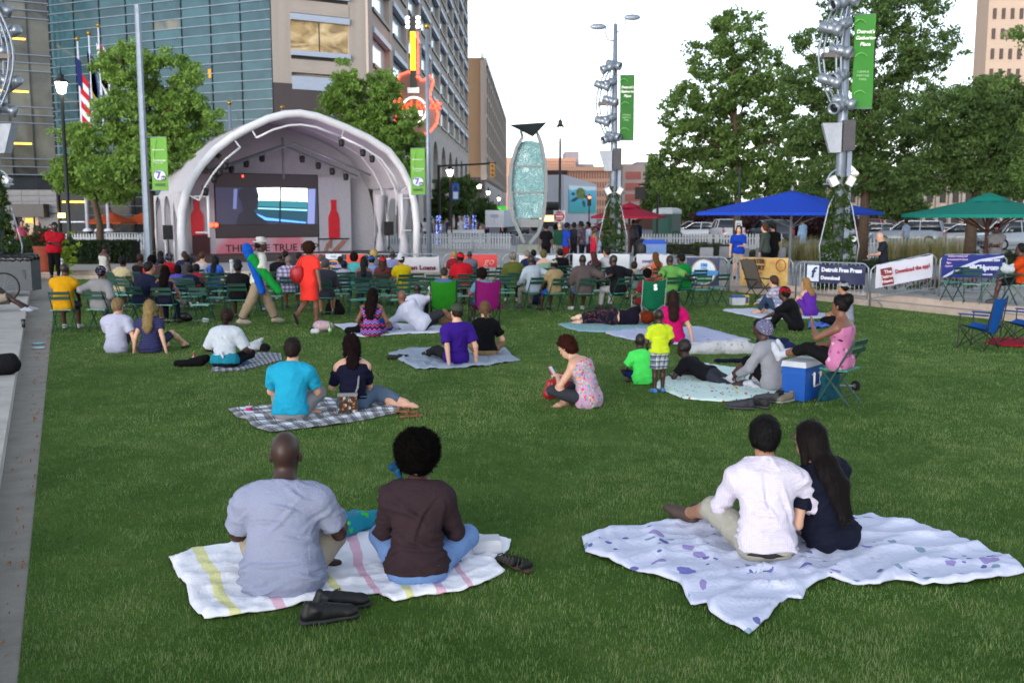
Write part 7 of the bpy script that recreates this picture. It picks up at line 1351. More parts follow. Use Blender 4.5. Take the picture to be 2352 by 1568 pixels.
    def bag6(J):
        p2,fw,rt = J['p2'],J['fw'],J['rt'];soft('bag_strap',[cap(J['p3'] + rt*.10 - fw*.06 + J['d3']*.02,J['p1'] + rt*.05 - fw*.155,.014,k=.01,flat=fw,fa=.5),cap(J['p1'] + rt*.05 - fw*.155,J['p0'] - rt*.03 - fw*.17,.014,k=.01,flat=fw,fa=.5),cap(J['p3'] + rt*.10 - fw*.06 + J['d3']*.02,J['p2'] + fw*.12 + rt*.06,.014,k=.01)],.008,K('#7c7c80'),J['root'])
    r6,J6 = person(at(812,946,.02,.12),12,'side',.97,.0135,'light',1.06,True,hair=('curlong','#1c1214',{'len': .20,'w': .85}),top=('off',K('#12142c'),{'o': .018,'hem': .05}),bot=('pants',ACID,{'o': .0155,'waist': .06,'len': 1.8}),label='woman in navy off-shoulder top with a woven bag strap on the plaid rug',extra=bag6,ov=dict(lean=6,hunch=14,lf=(.50,.16,.06),rf=(.66,.10,.06),lk=(-.3,1,.3),rk=(.6,1,.2),lh=(-.14,.34,.34),rh=(.12,.38,.20),hy=14))
    q = P(800,955);o = empty('shoulder_bag',(q[0],q[1] - .02,.03),R(5),'small woven shoulder bag against the woman on the plaid rug','bag');MB().box((0,0,.125),(.23,.05,.24),taper=.95).build('pouch',floral('woven_bag','#3c2c2c',('#a8a498','#9c6c20','#1c5c58','#6c2c24'),14,1.4,'Object'),o);MB().box((0,-.004,.235),(.235,.055,.035)).build('top_band',K('#7c7c80'),o)
    def knot(J): p0,fp,d1,rp = J['p0'],J['fp'],J['d1'],J['rp'];soft('knotted_hem',[cap(p0 + d1*.12 - fp*.15,p0 + d1*.06 - fp*.17 + rp*.03,.026,.018,k=.02)],.009,K('#b4bcc8'),J['root']);soft('undershirt',[cap(p0 + .01*d1 - rp*.06,p0 + .01*d1 + rp*.06,.148*J['f'],k=.05,flat=fp,fa=.92),cut(p0 + d1*.13,d1),cut(p0 - d1*.04,-d1)],.011,K('#1c7c94'),J['root'],fold=.005)
    person(at(517,846,.02,.12),-3,'cross',.98,.0155,'dark',1.14,True,hair=('bun','#2c1e1a',{'th': .012}),top=('tee',K('#b4bcc8',fold=.45),{'o': .022,'hem': .09,'sleeve': .9,'slo': .02}),bot=('pants',K('#14161e')),shoes=('sneaker',mat('#24507c',.6)),label='woman in knotted white t-shirt with a low bun on the lawn',extra=knot)
    person(at(268,812,0,.12),0,'knees',1.0,.0155,'light',1.0,hair=('short','#8c7454',{'th': .014}),top=('tee',HEATH2,{'o': .022,'hem': -.1}),bot=('pants',K('#3c4048')),label='blond man in pale grey t-shirt on the grass',ov=dict(rh=(.34,-.05,.04),rel=(1,-.6,0),lean=6,hy=-8,lh=(-.1,.45,.3)))
    person(at(346,812,0,.12),4,'prop',.95,.0155,'light',.95,True,hair=('long','#9c8458',{'len': .36,'w': .95}),top=('cap',NAVY_STR,{'o': .021,'hem': -.08}),bot=('shorts',K('#2c3448')),shoes=('sandal',mat('#1c1c1c',.7)),label='woman with long blond hair in navy striped top on the grass',ov=dict(lean=2,lh=(-.28,-.06,.03),rh=(.30,-.08,.03),rf=(.45,.62,.1),lf=(.1,.75,.07)))
    # --- white blanket group
    person(at(853,772,.02,.12),-4,'cross',.98,.018,'brown',1.02,True,hair=('curlong','#1a1211',{'len': .46,'w': 1.25}),top=('tank',CHEV,{'hem': -.3,'skirt': .6,'o': .016}),label='woman in zigzag dress with long dark hair on the white blanket')
    person(at(972,762,.02,.2),0,'prop',1.0,.0195,'brown',1.05,hair=('bald','#1a1412'),top=('long',K('#b8bcd0',fold=.6),{'o': .026,'hem': -.12,'hood': 1,'fold': .009}),bot=('shorts',K('#2c2c34')),label='bald man in white hoodie reclining on the white blanket',ov=dict(hz=.16,spine=((-.75,0,.55),(-.78,.0,.62),(-.6,.05,.8)),rt=(.55,0,.80),rp=(.6,0,.7),lh=(-.52,.05,.05),rh=(-.05,.30,.22),lel=(-1,-.5,0),lf=(.62,.45,.08),rf=(.70,.30,.10),lk=(.3,.3,1),rk=(.3,0,1),nd=(-.45,.1,.9)))
    person(at(957,742,.02,.2),-6,'knees',.92,.021,'deep',1.0,hair=('buzz','#100c0b'),top=('long',K('#b8bcd0',fold=.6),{'o': .028,'hem': -.12,'hood': 1}),bot=('pants',K('#3c3c44')),label='dark-haired youth in white hoodie with one arm raised on the white blanket',ov=dict(rh=(.30,.10,.86),rel=(1,.2,.5),lean=4,hz=.09))
    person(at(1048,838,.02,.14),22,'prop',1.02,.0155,'light',1.04,hair=('short','#2c201c',{'th': .008}),top=('tee',K('#34187c',fold=.45),{'o': .022,'hem': -.09}),bot=('pants',K('#1a1c20')),shoes=('sneaker',mat('#16161a',.8)),hat=('cap',K('#3c4438'),25),label='man in purple t-shirt and olive cap leaning back on the grey sheet',ov=dict(lean=-10,lh=(-.20,-.24,.03),rh=(.30,-.10,.03),lf=(-.22,.82,.08),rf=(-.05,.86,.07),hy=6))
    person(at(1116,821,.02,.14),6,'cross',.98,.0155,'light',.98,True,hair=('pony','#6c5038'),top=('tee',K('#0c0c10'),{'o': .018,'hem': .0}),bot=('pants',K('#8c7458'),{'len': 1.3}),label='woman with blond ponytail in black top on the grey sheet')
    # --- woman with the phone
    def phone(J): pass
    r,J = person(at(1352,938,0,.12),58,'cross',1.0,.0135,'light',1.04,True,hair=('curl','#341a16',{'th': .018}),top=('tank',FLOR_TOP,{'o': .020,'hem': -.12,'fold': .009}),bot=('pants',K('#34363e'),{'o': .006,'len': 1.75}),label='woman with short auburn hair in floral tank looking at her phone',ov=dict(lean=18,hunch=30,lh=(-.04,.42,.34),rh=(.06,.44,.34),lel=(-.8,.1,-1),rel=(.8,.1,-1),hp=-28,hy=4,nd=(0,.5,.75),lk=(-1,.35,.35),rk=(1,.35,.35),curl=.9))
    w = Vector(J['wl']*.5 + J['wr']*.5);mw = Matrix.Translation(r.location) @ Matrix.Rotation(r.rotation_euler.z,4,'Z');q = mw @ (w + Vector((0,.10,.06)));o = empty('mobile_phone',q,r.rotation_euler.z,'white mobile phone with pink edge in the hands of the auburn-haired woman','phone');Mx = Matrix.Rotation(R(-35),3,'X');MB().box((0,0,0),(.075,.012,.15),rot=Mx).build('case',mat('#b03c5c',.4),o);MB().box(Mx @ Vector((0,-.008,0)),(.066,.004,.138),rot=Mx).build('screen',mat('#c8d0e8',emit=.25),o)
    q = P(1282,918);lump('handbag','red leather handbag beside the auburn-haired woman','handbag',(q[0],q[1] + .1,0),[cap((-.13,0,.06),(.15,0,.06),.07,k=.02,flat=(0,1,0),fa=.9),cap((-.10,0,.20),(.12,0,.20),.06,k=.10,flat=(0,1,0),fa=.8)],mat('#8c1420',.45,0,.1),.01,8,0,None,(('handle',[cap((-.08,0,.25),(-.04,.0,.33),.010),cap((-.04,0,.33),(.06,0,.33),.010),cap((.06,0,.33),(.10,0,.25),.010)],mat('#8c1420',.45)),('front_pocket',[cap((-.06,-.07,.09),(.10,-.07,.09),.03,k=.01),cap((-.06,-.065,.15),(.10,-.065,.15),.02,k=.04)],mat('#801018',.45)),('buckle',[ell((-.09,-.07,.20),(.012,.008,.03))],mat('#b08c40',.3,.8))))
    # --- children and the group on the right
    person(at(1476,882,.02,.09),10,'cross',.72,.0165,'deep',1.05,child=True,hair=('buzz','#0c0909'),top=('tee',K('#4cdc60',fold=.3),{'o': .026,'hem': -.12}),bot=('shorts',K('#14204c')),label='boy in neon green shirt sitting at the edge of the mint blanket')
    person(at(1513,903,0,.05),12,'stand',.62,.0135,'deep',1.08,child=True,hair=('buzz','#0c0909'),top=('tee',K('#b8cc28',fold=.3),{'o': .024,'hem': -.06}),bot=('shorts',PLAID_KID,{'o': .03}),shoes=('sneaker',mat('#3c6ca8',.6)),label='toddler in lime t-shirt and check shorts standing on the grass',ov=dict(lh=(-.20,.24,.98),rh=(.22,.22,.98)))
    prone = dict(hz=.12,spine=((0,.98,.18),(0,.90,.42),(0,.8,.6)),rt=(1,0,0),rp=(1,0,0),lh=(-.12,.70,.05),rh=(.14,.70,.05),lel=(-1,.2,-1),rel=(1,.2,-1),lf=(-.13,-.80,.08),rf=(.15,-.80,.08),lk=(-.1,0,-1),rk=(.1,0,-1),lfd=(-.1,-1,-.1),rfd=(.1,-1,-.1),fdn=(0,.2,-1),nd=(0,.35,.9),fdn2=0)
    person(at(1632,878,.02,.1),50,'prop',.84,.0165,'deep',1.0,child=True,hair=('buzz','#0c0909'),top=('tee',K('#14141a'),{'o': .022,'hem': -.02}),bot=('shorts',K('#2c303a'),{'len': 1.0}),shoes=('sock',K('#b4b8c4')),label='boy in black t-shirt lying on his front on the mint blanket',ov=prone)
    person(at(1545,787,.02,.13),-4,'side',1.0,.018,'light',1.10,True,hair=('long','#2a1915',{'len': .34,'w': 1.1}),top=('tee',K('#b80c60',fold=.45),{'o': .022,'hem': -.12,'sleeve': .6}),bot=('shorts',K('#8c8884')),label='woman in hot pink t-shirt with long brown hair on the pale sheet',ov=dict(lean=4,rh=(.36,-.02,.04),rel=(1,-.6,0),lf=(-.40,.30,.06),rf=(-.30,.44,.06),lk=(-.6,1,.2),rk=(.3,1,.3)))
    side = dict(hz=.17,spine=((1,.05,-.05),(1,.1,-.02),(1,.15,.05)),rt=(0,0,-1),rp=(0,0,-1),nd=(1,.15,.0),HM=((0,0,1),(0,1,0),(-1,0,0)),lh=(.62,.40,.12),rh=(.66,.42,.06),lel=(.3,-.3,1),rel=(0,1,-.2),lf=(-.78,.08,.17),rf=(-.76,.16,.06),lk=(0,1,.1),rk=(0,1,0),lfd=(-.7,.6,0),rfd=(-.7,.6,0),sw=.16)
    person(at(1408,748,.02,.2),-3,'prop',.98,.0195,'pale',1.04,True,hair=('curl','#6c2c18',{'th': .05}),top=('tee',K('#141020'),{'o': .018,'hem': .12}),bot=('pants',GALAXY,{'o': .010,'len': 1.8}),label='red-haired woman lying on her side in spattered leggings',ov=side)
    person(at(1778,896,.02,.12),38,'knees',1.0,.0165,'dark',1.05,hair=('buzz','#100c0b'),top=('long',SWEAT,{'o': .028,'hem': -.1,'hood': 1,'fold': .009}),bot=('shorts',K('#0c0c10'),{'len': 1.1}),shoes=('sock',K('#b4b8c4')),hat=('beanie',BEANIE),label='person in grey hooded sweatshirt and speckled beanie on the mint blanket',ov=dict(lean=14,lf=(-.14,.66,.07),rf=(.12,.68,.07),lh=(-.2,.46,.16),rh=(.2,.5,.14)))
    L = at(1925,925,0,0);bistro(L,48,'green folding chair under the woman in the pink print top','green folding chairs on the lawn')
    person((L[0],L[1],0),48,'chair',.98,.0195,'brown',1.16,True,hair=('bun','#0f0c0c',{'at': (0,-.09,.09),'b': 1.9,'th': .010}),top=('tank',TIE,{'o': .018,'hem': -.12}),bot=('capri',K('#101014'),{'len': 1.45}),shoes=('sock',K('#b8bcc8')),label='woman in pink print tank with braided bun sitting with her feet on a cooler',ov=dict(lean=-6,hunch=16,lf=(-.08,.80,.56),rf=(.06,.82,.58),lk=(-.1,0,1),rk=(.1,0,1),lfd=(-.1,.3,1),rfd=(.1,.3,1),fdn=(0,1,0),lh=(-.06,.36,.98),rh=(.08,.34,.72),lel=(-1,.2,-1),rel=(1,.1,-1),lhd=(0,.1,1),lhn=(0,1,0)))
    q = at(1842,915,0,0);o = empty('cooler',q,R(50),'blue wheeled cooler with white lid and handle before the seated woman','cooler');BL = mat('#0c4a9c',.45,0,.06);MB().box((0,0,.23),(.54,.30,.43),taper=1.06).build('tub',BL,o);MB().box((0,0,.37),(.585,.335,.03)).build('rim',BL,o);MB().box((0,0,.485),(.60,.34,.07),taper=.94).build('lid',mat('#a8acb4',.5),o);MB().tube([(-.10,-.17,.34),(-.10,-.20,.38),(-.10,-.20,.20),(.10,-.20,.20),(.10,-.20,.38),(.10,-.17,.34)],.016,6).build('handle',mat('#b0b4b8',.5),o,True)
    for s in (-1,1): MB().cyl((s*.30,.16,.07),(s*.34,.16,.07),.07,n=14).build('wheel',TYRE,o)
    q = at(1905,925,0,.25);lump('tote_bag','teal tote bag on the grass behind the cooler','bag',q,[cap((-.14,0,.06),(.14,0,.06),.10,k=.02,flat=(0,1,0),fa=.7),cap((-.12,0,.28),(.12,0,.28),.08,k=.12,flat=(0,1,0),fa=.6)],K('#164a5c'),.014,40,.006);q = at(1965,900,0,.1);o = empty('trolley_wheel',q,R(20),'small black trolley wheel behind the chair of the pink-topped woman','trolley');MB().cyl((-.02,0,.07),(.02,0,.07),.07,n=16).build('tyre',TYRE,o);MB().cyl((-.025,0,.07),(.025,0,.07),.035,n=10).build('hub',RIM,o);MB().beam((-.03,0,.07),(-.32,.05,.09),.02,.02).build('axle',GALV,o)
    person(at(1800,806,0,.1),60,'prop',.82,.0195,'dark',1.0,child=True,hair=('buzz','#100c0b'),top=('long',K('#141c3c'),{'o': .02}),bot=('pants',K('#1c2450')),hat=('beanie',K('#1c1c22')),label='child in navy lying behind the person in the speckled beanie',ov=dict(prone,spine=((0,.98,.12),(0,.95,.25),(0,.9,.4))))
    person(at(1792,724,.02,.13),42,'knees',1.0,.021,'light',1.0,hair=('short','#3c2a22'),top=('long',PLAID_SH2,{'o': .022}),bot=('pants',DENIM_D),label='man in red and blue plaid shirt on the white towel',ov=dict(lh=(-.1,.60,.25),rh=(.05,.58,.28)))
    person(at(1862,726,.02,.13),25,'knees',.95,.021,'light',.98,True,hair=('curlong','#8c6c44',{'len': .24}),top=('tank',K('#5c2c98'),{'o': .018,'hem': -.16}),bot=('shorts',K('#5c2c98')),label='blond woman in purple tank top on the white towel',ov=dict(hy=25))
    person(at(1828,760,0,.13),62,'knees',1.0,.0195,'dark',1.06,hair=('short','#120e0d'),top=('tee',K('#0e0e12'),{'o': .026,'hem': -.14,'sleeve': .95}),bot=('pants',K('#141418')),shoes=('boot',mat('#14141a',.8)),hat=('cap',K('#9c1424'),200),label='man in black t-shirt and red cap with drawn-up knees on the grass',ov=dict(lean=20,hunch=26,lh=(-.1,.62,.25),rh=(.12,.60,.25)))
    person(at(1946,745,0,.13),66,'cross',.98,.021,'tan',.98,hair=('short','#14100f'),top=('tank',K('#8c90a0'),{'o': .018}),bot=('shorts',K('#24262c')),hat=('cap',K('#8c9098'),180),label='young man in grey tank and backward grey cap on the grass',ov=dict(lean=4,lh=(-.24,.36,.2),rh=(.1,.40,.22)))
    # --- the two walking past
    L = at(596,748,0,0);r,J = person(L,-62,'stand',1.08,.021,'dark',1.0,hair=('short','#14100e',{'th': .006}),top=('tee',floral('white_panel_shirt','#b4b4ac',('#9c9488',),5,.6,'Object'),{'o': .024,'hem': -.14,'sleeve': .95,'slo': .02}),bot=('pants',K('#8c7c68'),{'o': .024,'lo': 1.5}),shoes=('sneaker',mat('#8c8478',.7)),hat=('brim',K('#b4b4b4')),label='man in white hat and khakis walking with two chair bags',ov=dict(lf=(-.08,.36,.08),rf=(.10,-.40,.12),lk=(-.1,1,.2),rk=(.1,1,0),lh=(-.20,.22,1.05),rh=(.26,.20,1.02),rel=(1,-1,-.4),hz=.90,lean=4))
    for c,u0,v0,u1,v1,lb,rad in (('#0c4ca8',568,572,602,668,'long blue chair bag under the arm of the walking man',.10),('#0c7c30',578,592,640,668,'long green chair bag under the arm of the walking man',.10)):
        a,b_ = PY(u0,v0,L[1] - .28),PY(u1,v1,L[1] - .34 if c == '#0c7c30' else L[1] - .25);o = empty('chair_bag',(a + b_)/2,0,lb,'bag','chair bags of the walking man');d = (b_ - a)/2;soft('sleeve',[cap(-d,d,rad,rad*.8,k=.02),cap(-d - nrm(d)*.05,-d,rad*.8,rad*1.1,k=.03)],.014,K(c,fold=.5),o,fold=.008);soft('drawstring',[cap(-d*.8 + np.array((0,-.09,0)),-d*1.12,.012,k=.01)],.01,BLACK,o)
    L = at(712,742,0,0);person(L,-28,'stand',1.0,.021,'brown',1.12,True,hair=('afro','#2c1c14',{'r': .145}),top=('tee',CORAL,{'o': .021,'hem': -.7,'skirt': .40,'sleeve': .6}),shoes=('sandal',mat('#16161a',.7)),label='woman in coral dress walking away with a red shoulder bag',ov=dict(lf=(-.08,-.34,.22),rf=(.07,.14,.08),lk=(0,1,.1),rk=(0,1,0),lfd=(0,.5,-1),fdn=(0,-1,-.5),lh=(-.22,.12,1.0),rh=(.32,-.02,.82),rel=(1,-.5,-.5),hz=.91))
    q = PY(681,630,L[1] - .1);lump('shoulder_bag','red leather shoulder bag of the woman in coral','handbag',q,[ell((0,0,-.02),(.15,.11,.17)),cap((-.08,0,.10),(.08,0,.12),.05,k=.08)],mat('#9c1c24',.45,0,.1),.014,0,.006,None,(('strap',[cap((0,0,.12),(.09,-.02,.36),.014),cap((.09,-.02,.36),(.13,.1,.42),.014)],mat('#9c1c24',.45)),))
def at_d(u,D,z=0.0): return (float((u - 1176)/FPX*D/_cp*(1 - 0))*(_cp/1),D,z) if False else (PY(u,650,D)[0],D,z)
def make_crowd():
    g = 'audience seated on the green chairs';SHO = [('sneaker',mat('#3c3c40',.7)),('sneaker',mat('#a8acb0',.6)),('sandal',mat('#2c2420',.7))]
    def seat(u,D,label,skin='dark',hair=('short','#14100e'),top=('tee','#303040'),bot='#24262e',fem=False,child=False,s=None,dy=0,hat=None,fat=1.0,ov=None,chair=True,bk=None):
        r = random.Random(crc(label));L = at_d(u,D);yw = face(L,dy + r.uniform(-6,6));tm = top[1] if not isinstance(top[1],str) else K(top[1]);t_ = (top[0],tm,{'o': .022,'hem': -.10}) if len(top) < 3 else (top[0],tm,top[2])
        o_ = dict(lean=r.uniform(2,14),hunch=r.uniform(14,30),hy=r.uniform(-16,16),lh=(-.15 - r.random()*.1,.38,.62),rh=(.15 + r.random()*.1,.38,.62),side=r.uniform(-3,3));o_.update(ov or {});sc = (s*.95 if s else r.uniform(.87,.94)) if not child else (s or .74)
        if chair: bistro(L,yw,'chair under the ' + label,'green folding chairs on the lawn')
        hz = (.55 if not child else .58/sc*.97);o_.setdefault('hz',.545/sc if not child else .66)
        if child: o_.update(lf=(-.12,.45,.25),rf=(.12,.45,.25),lh=(-.16,.36,.74),rh=(.16,.36,.74))
        return person((L[0],L[1],0),yw,'chair',sc,.033 if D > 24.5 else .027,skin,fat,fem,hair,t_,(bk or ('shorts' if r.random() < .4 else 'pants'),K(bot),{'o': .016}),SHO[r.randrange(3)],label,None,'person',g,o_,hat,False,child)
    B = '#14100e'
    seat(142,20.3,'man in yellow sleeveless shirt at the left end','dark',('buzz',B),('cap','#c08c10',{'o': .024,'hem': -.12,'sleeve': .3}),'#24344c',bk='shorts',s=1.08,dy=14,fat=1.08,ov=dict(lean=10,hunch=18,lh=(-.24,.42,.55),rh=(.2,.44,.56)))
    seat(228,20.4,'woman in loose grey top with dark headscarf','brown',('short',B),('half','#7c7c80',{'o': .03,'hem': -.14}),'#3c3c44',True,dy=-8,hat=('wrap',BONNET),fat=1.1,ov=dict(lean=-8,lh=(-.52,.05,.86),lel=(-.4,-1,-.3),side=6,rh=(.4,.0,.6),hp=8))
    seat(322,21.6,'man in navy shirt leaning right','tan',('short',B),('tee','#1c2038',{'o': .026,'hem': -.14}),'#24262e',dy=-10,s=1.05,ov=dict(lean=12,side=12,hy=-45,rh=(.35,.3,.62)))
    seat(378,21.4,'woman with big curly dark hair in a navy top','brown',('curlong','#130e0e',{'len': .30,'w': 1.3}),('tank','#16182c'),'#16182c',True,ov=dict(rh=(.42,.22,.42),rel=(1,-.3,.2)))
    seat(546,22.6,'man in black t-shirt and black hat sitting alone','deep',('short',B),('tee','#101014',{'o': .03,'hem': -.12}),'#14141a',hat=('bucket',K('#1a1c24')),fat=1.12,ov=dict(lean=8,hunch=20,hy=-20))
    seat(278,25.2,'person in dark headwrap and cream top','dark',('short',B),('half','#a89c7c'),'#5c3c44',True,hat=('wrap',K('#1c181c')))
    seat(318,27.2,'woman with pinned-up hair in a black vest','dark',('bun','#2c1a16',{'at': (0,-.06,.10),'b': 1.6}),('tank','#121218'),'#2c2c34',True)
    seat(347,26.4,'woman with short afro puff in red behind the navy shirt','dark',('curl','#100c0c',{'th': .05}),('tee','#a83038'),'#2c2c34',True)
    seat(368,25.9,'man in dark cap beside the red shirts','dark',('short',B),('tee','#3c2c2c'),'#2c2c34',hat=('cap',K('#1c2028'),180))
    seat(366,29.0,'man with short black hair in the row nearest the stage steps','dark',('short',B),('tee','#2c3048'),'#2c2c34')
    seat(386,27.2,'woman in spotted bonnet and red shirt','brown',('short',B),('tee','#b01c2c'),'#2c2c34',True,hat=('beanie',BONNET))
    seat(405,24.8,'child with dark curls in a violet shirt','dark',('curl',B),('tee','#4c40a0'),'#2c2c44',child=True,ov=dict(hy=40))
    seat(424,29.2,'man with brown hair in navy near the left stage leg','light',('short','#3c2c22'),('tee','#1c2444'),'#2c2c34')
    seat(428,26.2,'dark-haired person in grey behind the navy child','dark',('short',B),('tee','#3c3840'),'#2c2c34')
    seat(434,24.6,'child with cropped hair in a navy shirt','dark',('short',B),('tee','#181e3c'),'#2c2c34',child=True)
    seat(448,25.2,'child with cropped hair in a red shirt','dark',('short',B),('tee','#a01c2c'),'#2c2c34',child=True)
    seat(461,28.4,'woman with auburn bun in a white top','light',('bun','#4c2c20',{'at': (0,-.10,.02)}),('tank','#b8bcc8'),'#2c2c34',True)
    seat(493,26.6,'woman with very long black hair in a blue shirt','tan',('long','#0e0c10',{'len': .5,'w': 1.0}),('tee','#2c58b0'),'#2c3c6c',True)
    seat(640,27.4,'man with cropped hair in black left of the plaid shirt','dark',('buzz',B),('tee','#121216'),'#24242c')
    seat(655,29.6,'man with black hair in the row before the slogan banner','deep',('short',B),('tee','#2c2c34'),'#24242c')
    seat(664,25.0,'grey-haired man in a purple plaid shirt','brown',('buzz','#5c5858'),('tee',PLAID_SH,{'o': .03,'hem': -.14,'sleeve': .95}),'#2c3040',s=1.04,fat=1.1)
    seat(686,29.2,'man in dark cap behind the walking woman','dark',('short',B),('tee','#2c3038'),'#24242c',hat=('cap',K('#24262e')))
    seat(744,23.2,'man in grey shirt and flat grey cap right of the walking woman','tan',('short','#4c4844'),('tee','#34363e',{'o': .03,'hem': -.15,'sleeve': .95}),'#24304c',hat=('cap',K('#4c4c50'),10),s=1.04,fat=1.12)
    seat(737,27.0,'man in brown cap and taupe shirt behind the flat cap','light',('short','#4c4844'),('tee','#5c5a58'),'#2c2c34',hat=('cap',K('#5c5854')))
    seat(781,29.2,'girl with dark ponytail in lilac by the store banner','dark',('bun',B),('tee','#9c94bc'),'#2c2c34',True,child=True)
    seat(788,27.0,'child in navy cap by the store banner','dark',('short',B),('tee','#a09cb0'),'#2c2c34',child=True,hat=('cap',K('#1c2440'),180))
    seat(814,27.2,'woman with dark curls in an aqua shirt','tan',('curl','#1c1412',{'th': .04}),('tee','#4c9ca0'),'#2c2c34',True)
    seat(836,24.8,'woman with long braids and bare back','brown',('long','#120e0e',{'len': .38,'w': .8}),('tank','#2c3440',{'o': .014,'hem': -.1}),'#2c2c34',True)
    seat(853,26.2,'youth in blue cap and pale blue shirt','tan',('short',B),('tee','#6c88b8'),'#2c3c5c',hat=('cap',K('#1c4ca0'),190))
    seat(860,29.8,'woman with blond curls behind the blue cap','light',('curl','#a08858',{'th': .05}),('tee','#5c6470'),'#2c2c34',True)
    seat(878,26.0,'child with long brown hair under a red cap','light',('long','#3c2418',{'len': .22}),('tee','#5c2c30'),'#2c2c34',True,child=True,hat=('cap',K('#b0182c'),180),s=.84)
    seat(904,29.4,'man with cropped hair in a pale lavender shirt','deep',('buzz',B),('tee','#7c84b0'),'#2c2c34')
    seat(924,26.0,'man in white sun hat and yellow t-shirt','tan',('short','#2c2420'),('tee','#c0a810',{'o': .028,'hem': -.12}),'#2c2c34',hat=('bucket',K('#b8bcc8')),dy=18,ov=dict(hy=30))
    seat(1046,30.2,'blond person in maroon before the red banner','light',('curl','#8c7c58',{'th': .02}),('tee','#7c1c28'),'#2c2c34')
    seat(1063,26.2,'man in red cap and red t-shirt before the red banner','deep',('short',B),('tee','#a81420',{'o': .028,'hem': -.12}),'#24242c',hat=('cap',K('#b01420'),180),s=1.06,fat=1.08)
    seat(1080,30.0,'man with cropped hair in grey before the red banner','dark',('buzz',B),('tee','#5c6470'),'#24242c')
    seat(1181,26.8,'man in grey cap and olive shirt','tan',('short','#5c5854'),('tee','#4c5424',{'o': .028,'hem': -.12,'sleeve': .95}),'#24242c',hat=('cap',K('#7c7470')),s=1.04,fat=1.12)
    seat(1214,30.0,'grey-haired man in navy behind the pale blue shirt','light',('short','#6c6864'),('tee','#1c2444'),'#24242c')
    seat(1229,30.4,'dark-haired man in slate before the short white banner','tan',('short',B),('tee','#5c647c'),'#24242c')
    seat(1226,24.8,'man in loose pale blue shirt with an arm along the next chair','deep',('buzz',B),('long','#98a4b0',{'o': .03,'hem': -.16,'sleeve': 1.85}),'#7c7c70',dy=14,s=1.06,ov=dict(rh=(.56,-.02,.80),rel=(.4,-1,-.2),lean=4))
    seat(1250,29.0,'woman with cropped olive hair in sage green','light',('curl','#5c5438',{'th': .03}),('tank','#7c9c88'),'#2c2c34',True,fat=1.15)
    seat(1274,24.4,'man in tan t-shirt and pale green cap','dark',('short',B),('tee','#8c7c5c',{'o': .028,'hem': -.16}),'#1c4c9c',hat=('cap',K('#8c948c')),dy=22,ov=dict(lean=2))
    seat(1290,30.4,'man with thick black hair in black','light',('short',B,{'th': .025}),('tee','#101014'),'#24242c')
    seat(1342,24.4,'man in loose taupe shirt with both arms spread','deep',('buzz',B),('half','#4c4444',{'o': .032,'hem': -.16}),'#4c607c',s=1.08,dy=8,fat=1.1,ov=dict(rh=(.52,.05,.82),rel=(.4,-1,-.2),lean=8))
    seat(1368,29.4,'woman with long brown hair in a dark floral blouse','light',('long','#3c1e1a',{'len': .40,'w': 1.1}),('half',SAGE_FL),'#2c2c34',True,ov=dict(hy=30))
    seat(1398,29.8,'bearded man in white and black shirt','tan',('short',B),('tee','#a8a8b0'),'#24242c',ov=dict(hy=45),s=1.05)
    seat(1420,24.6,'man in black t-shirt with arms out along the chairs','deep',('buzz',B),('tee','#121218',{'o': .03,'hem': -.16,'sleeve': .9}),'#a0a0a8',s=1.08,dy=14,fat=1.08,ov=dict(lh=(-.52,.0,.78),lel=(-.4,-1,-.2),rh=(.55,.02,.80),rel=(.4,-1,-.2),hy=25))
    seat(1462,26.2,'small child with brown hair and patterned shirt','light',('short','#2c1c16'),('tee','#7c8c88'),'#2c2c34',child=True,ov=dict(hy=-40))
    seat(1508,29.0,'woman with curly light brown hair in a coral tank','tan',('curlong','#5c3c24',{'len': .32,'w': 1.2}),('tank','#c05c44'),'#2c2c34',True,ov=dict(lh=(-.45,.35,.85),lel=(-1,0,-.3)))
    seat(1540,24.9,'man in pale green t-shirt with arms along the chair backs','dark',('buzz',B),('tee','#5c9448',{'o': .03,'hem': -.14,'sleeve': .9}),'#5c7c3c',s=1.03,ov=dict(lh=(-.52,-.02,.80),lel=(-.4,-1,-.2),rh=(.52,-.02,.80),rel=(.4,-1,-.2),hy=15))
    seat(1572,26.0,'man in bright green t-shirt and dark cap','dark',('short',B),('tee','#128038',{'o': .03,'hem': -.14,'sleeve': .95}),'#5c6470',s=1.02,dy=12,hat=('cap',K('#14181c')),ov=dict(hy=40,lh=(-.1,.35,1.0)))
    # camp chairs with sitters
    L = at_d(1019,21.8);camp_chair(L,face(L,-6),'#1c6c14','grass green camp chair with black frame',mark=None);seat(1019,21.9,'balding man in the grass green camp chair','tan',('short','#2c2420',{'th': .004}),('tee','#4c6484'),'#6c6c64',chair=False,ov=dict(lh=(-.42,.30,.64),hz=.50))
    L = at_d(1112,21.8);camp_chair(L,face(L,8),'#74105c','magenta camp chair with black frame');seat(1110,21.9,'person with dark curls in the magenta camp chair','brown',('curl','#171112',{'th': .05}),('tee','#5c7894'),'#3c5484',True,chair=False,ov=dict(lh=(-.34,.25,.8),hz=.50))
    L = at_d(1489,22.0);camp_chair(L,face(L,4),'#0c5c40','dark green camp chair with a white letter S',frame='#8c9098',mark='S');seat(1489,22.1,'person with short afro in the letter S camp chair','brown',('afro','#100c0c',{'r': .12}),('tee','#6c1c24'),'#7c1420',True,chair=False,ov=dict(hz=.50))
    for i,(u,v,dy) in enumerate(((2248,800,42),(2345,790,38))): camp_chair(at(u,v,0,0),dy,'#0c4c98',('blue camp chair standing empty on the right','second blue camp chair cut by the right edge')[i],back=.90)
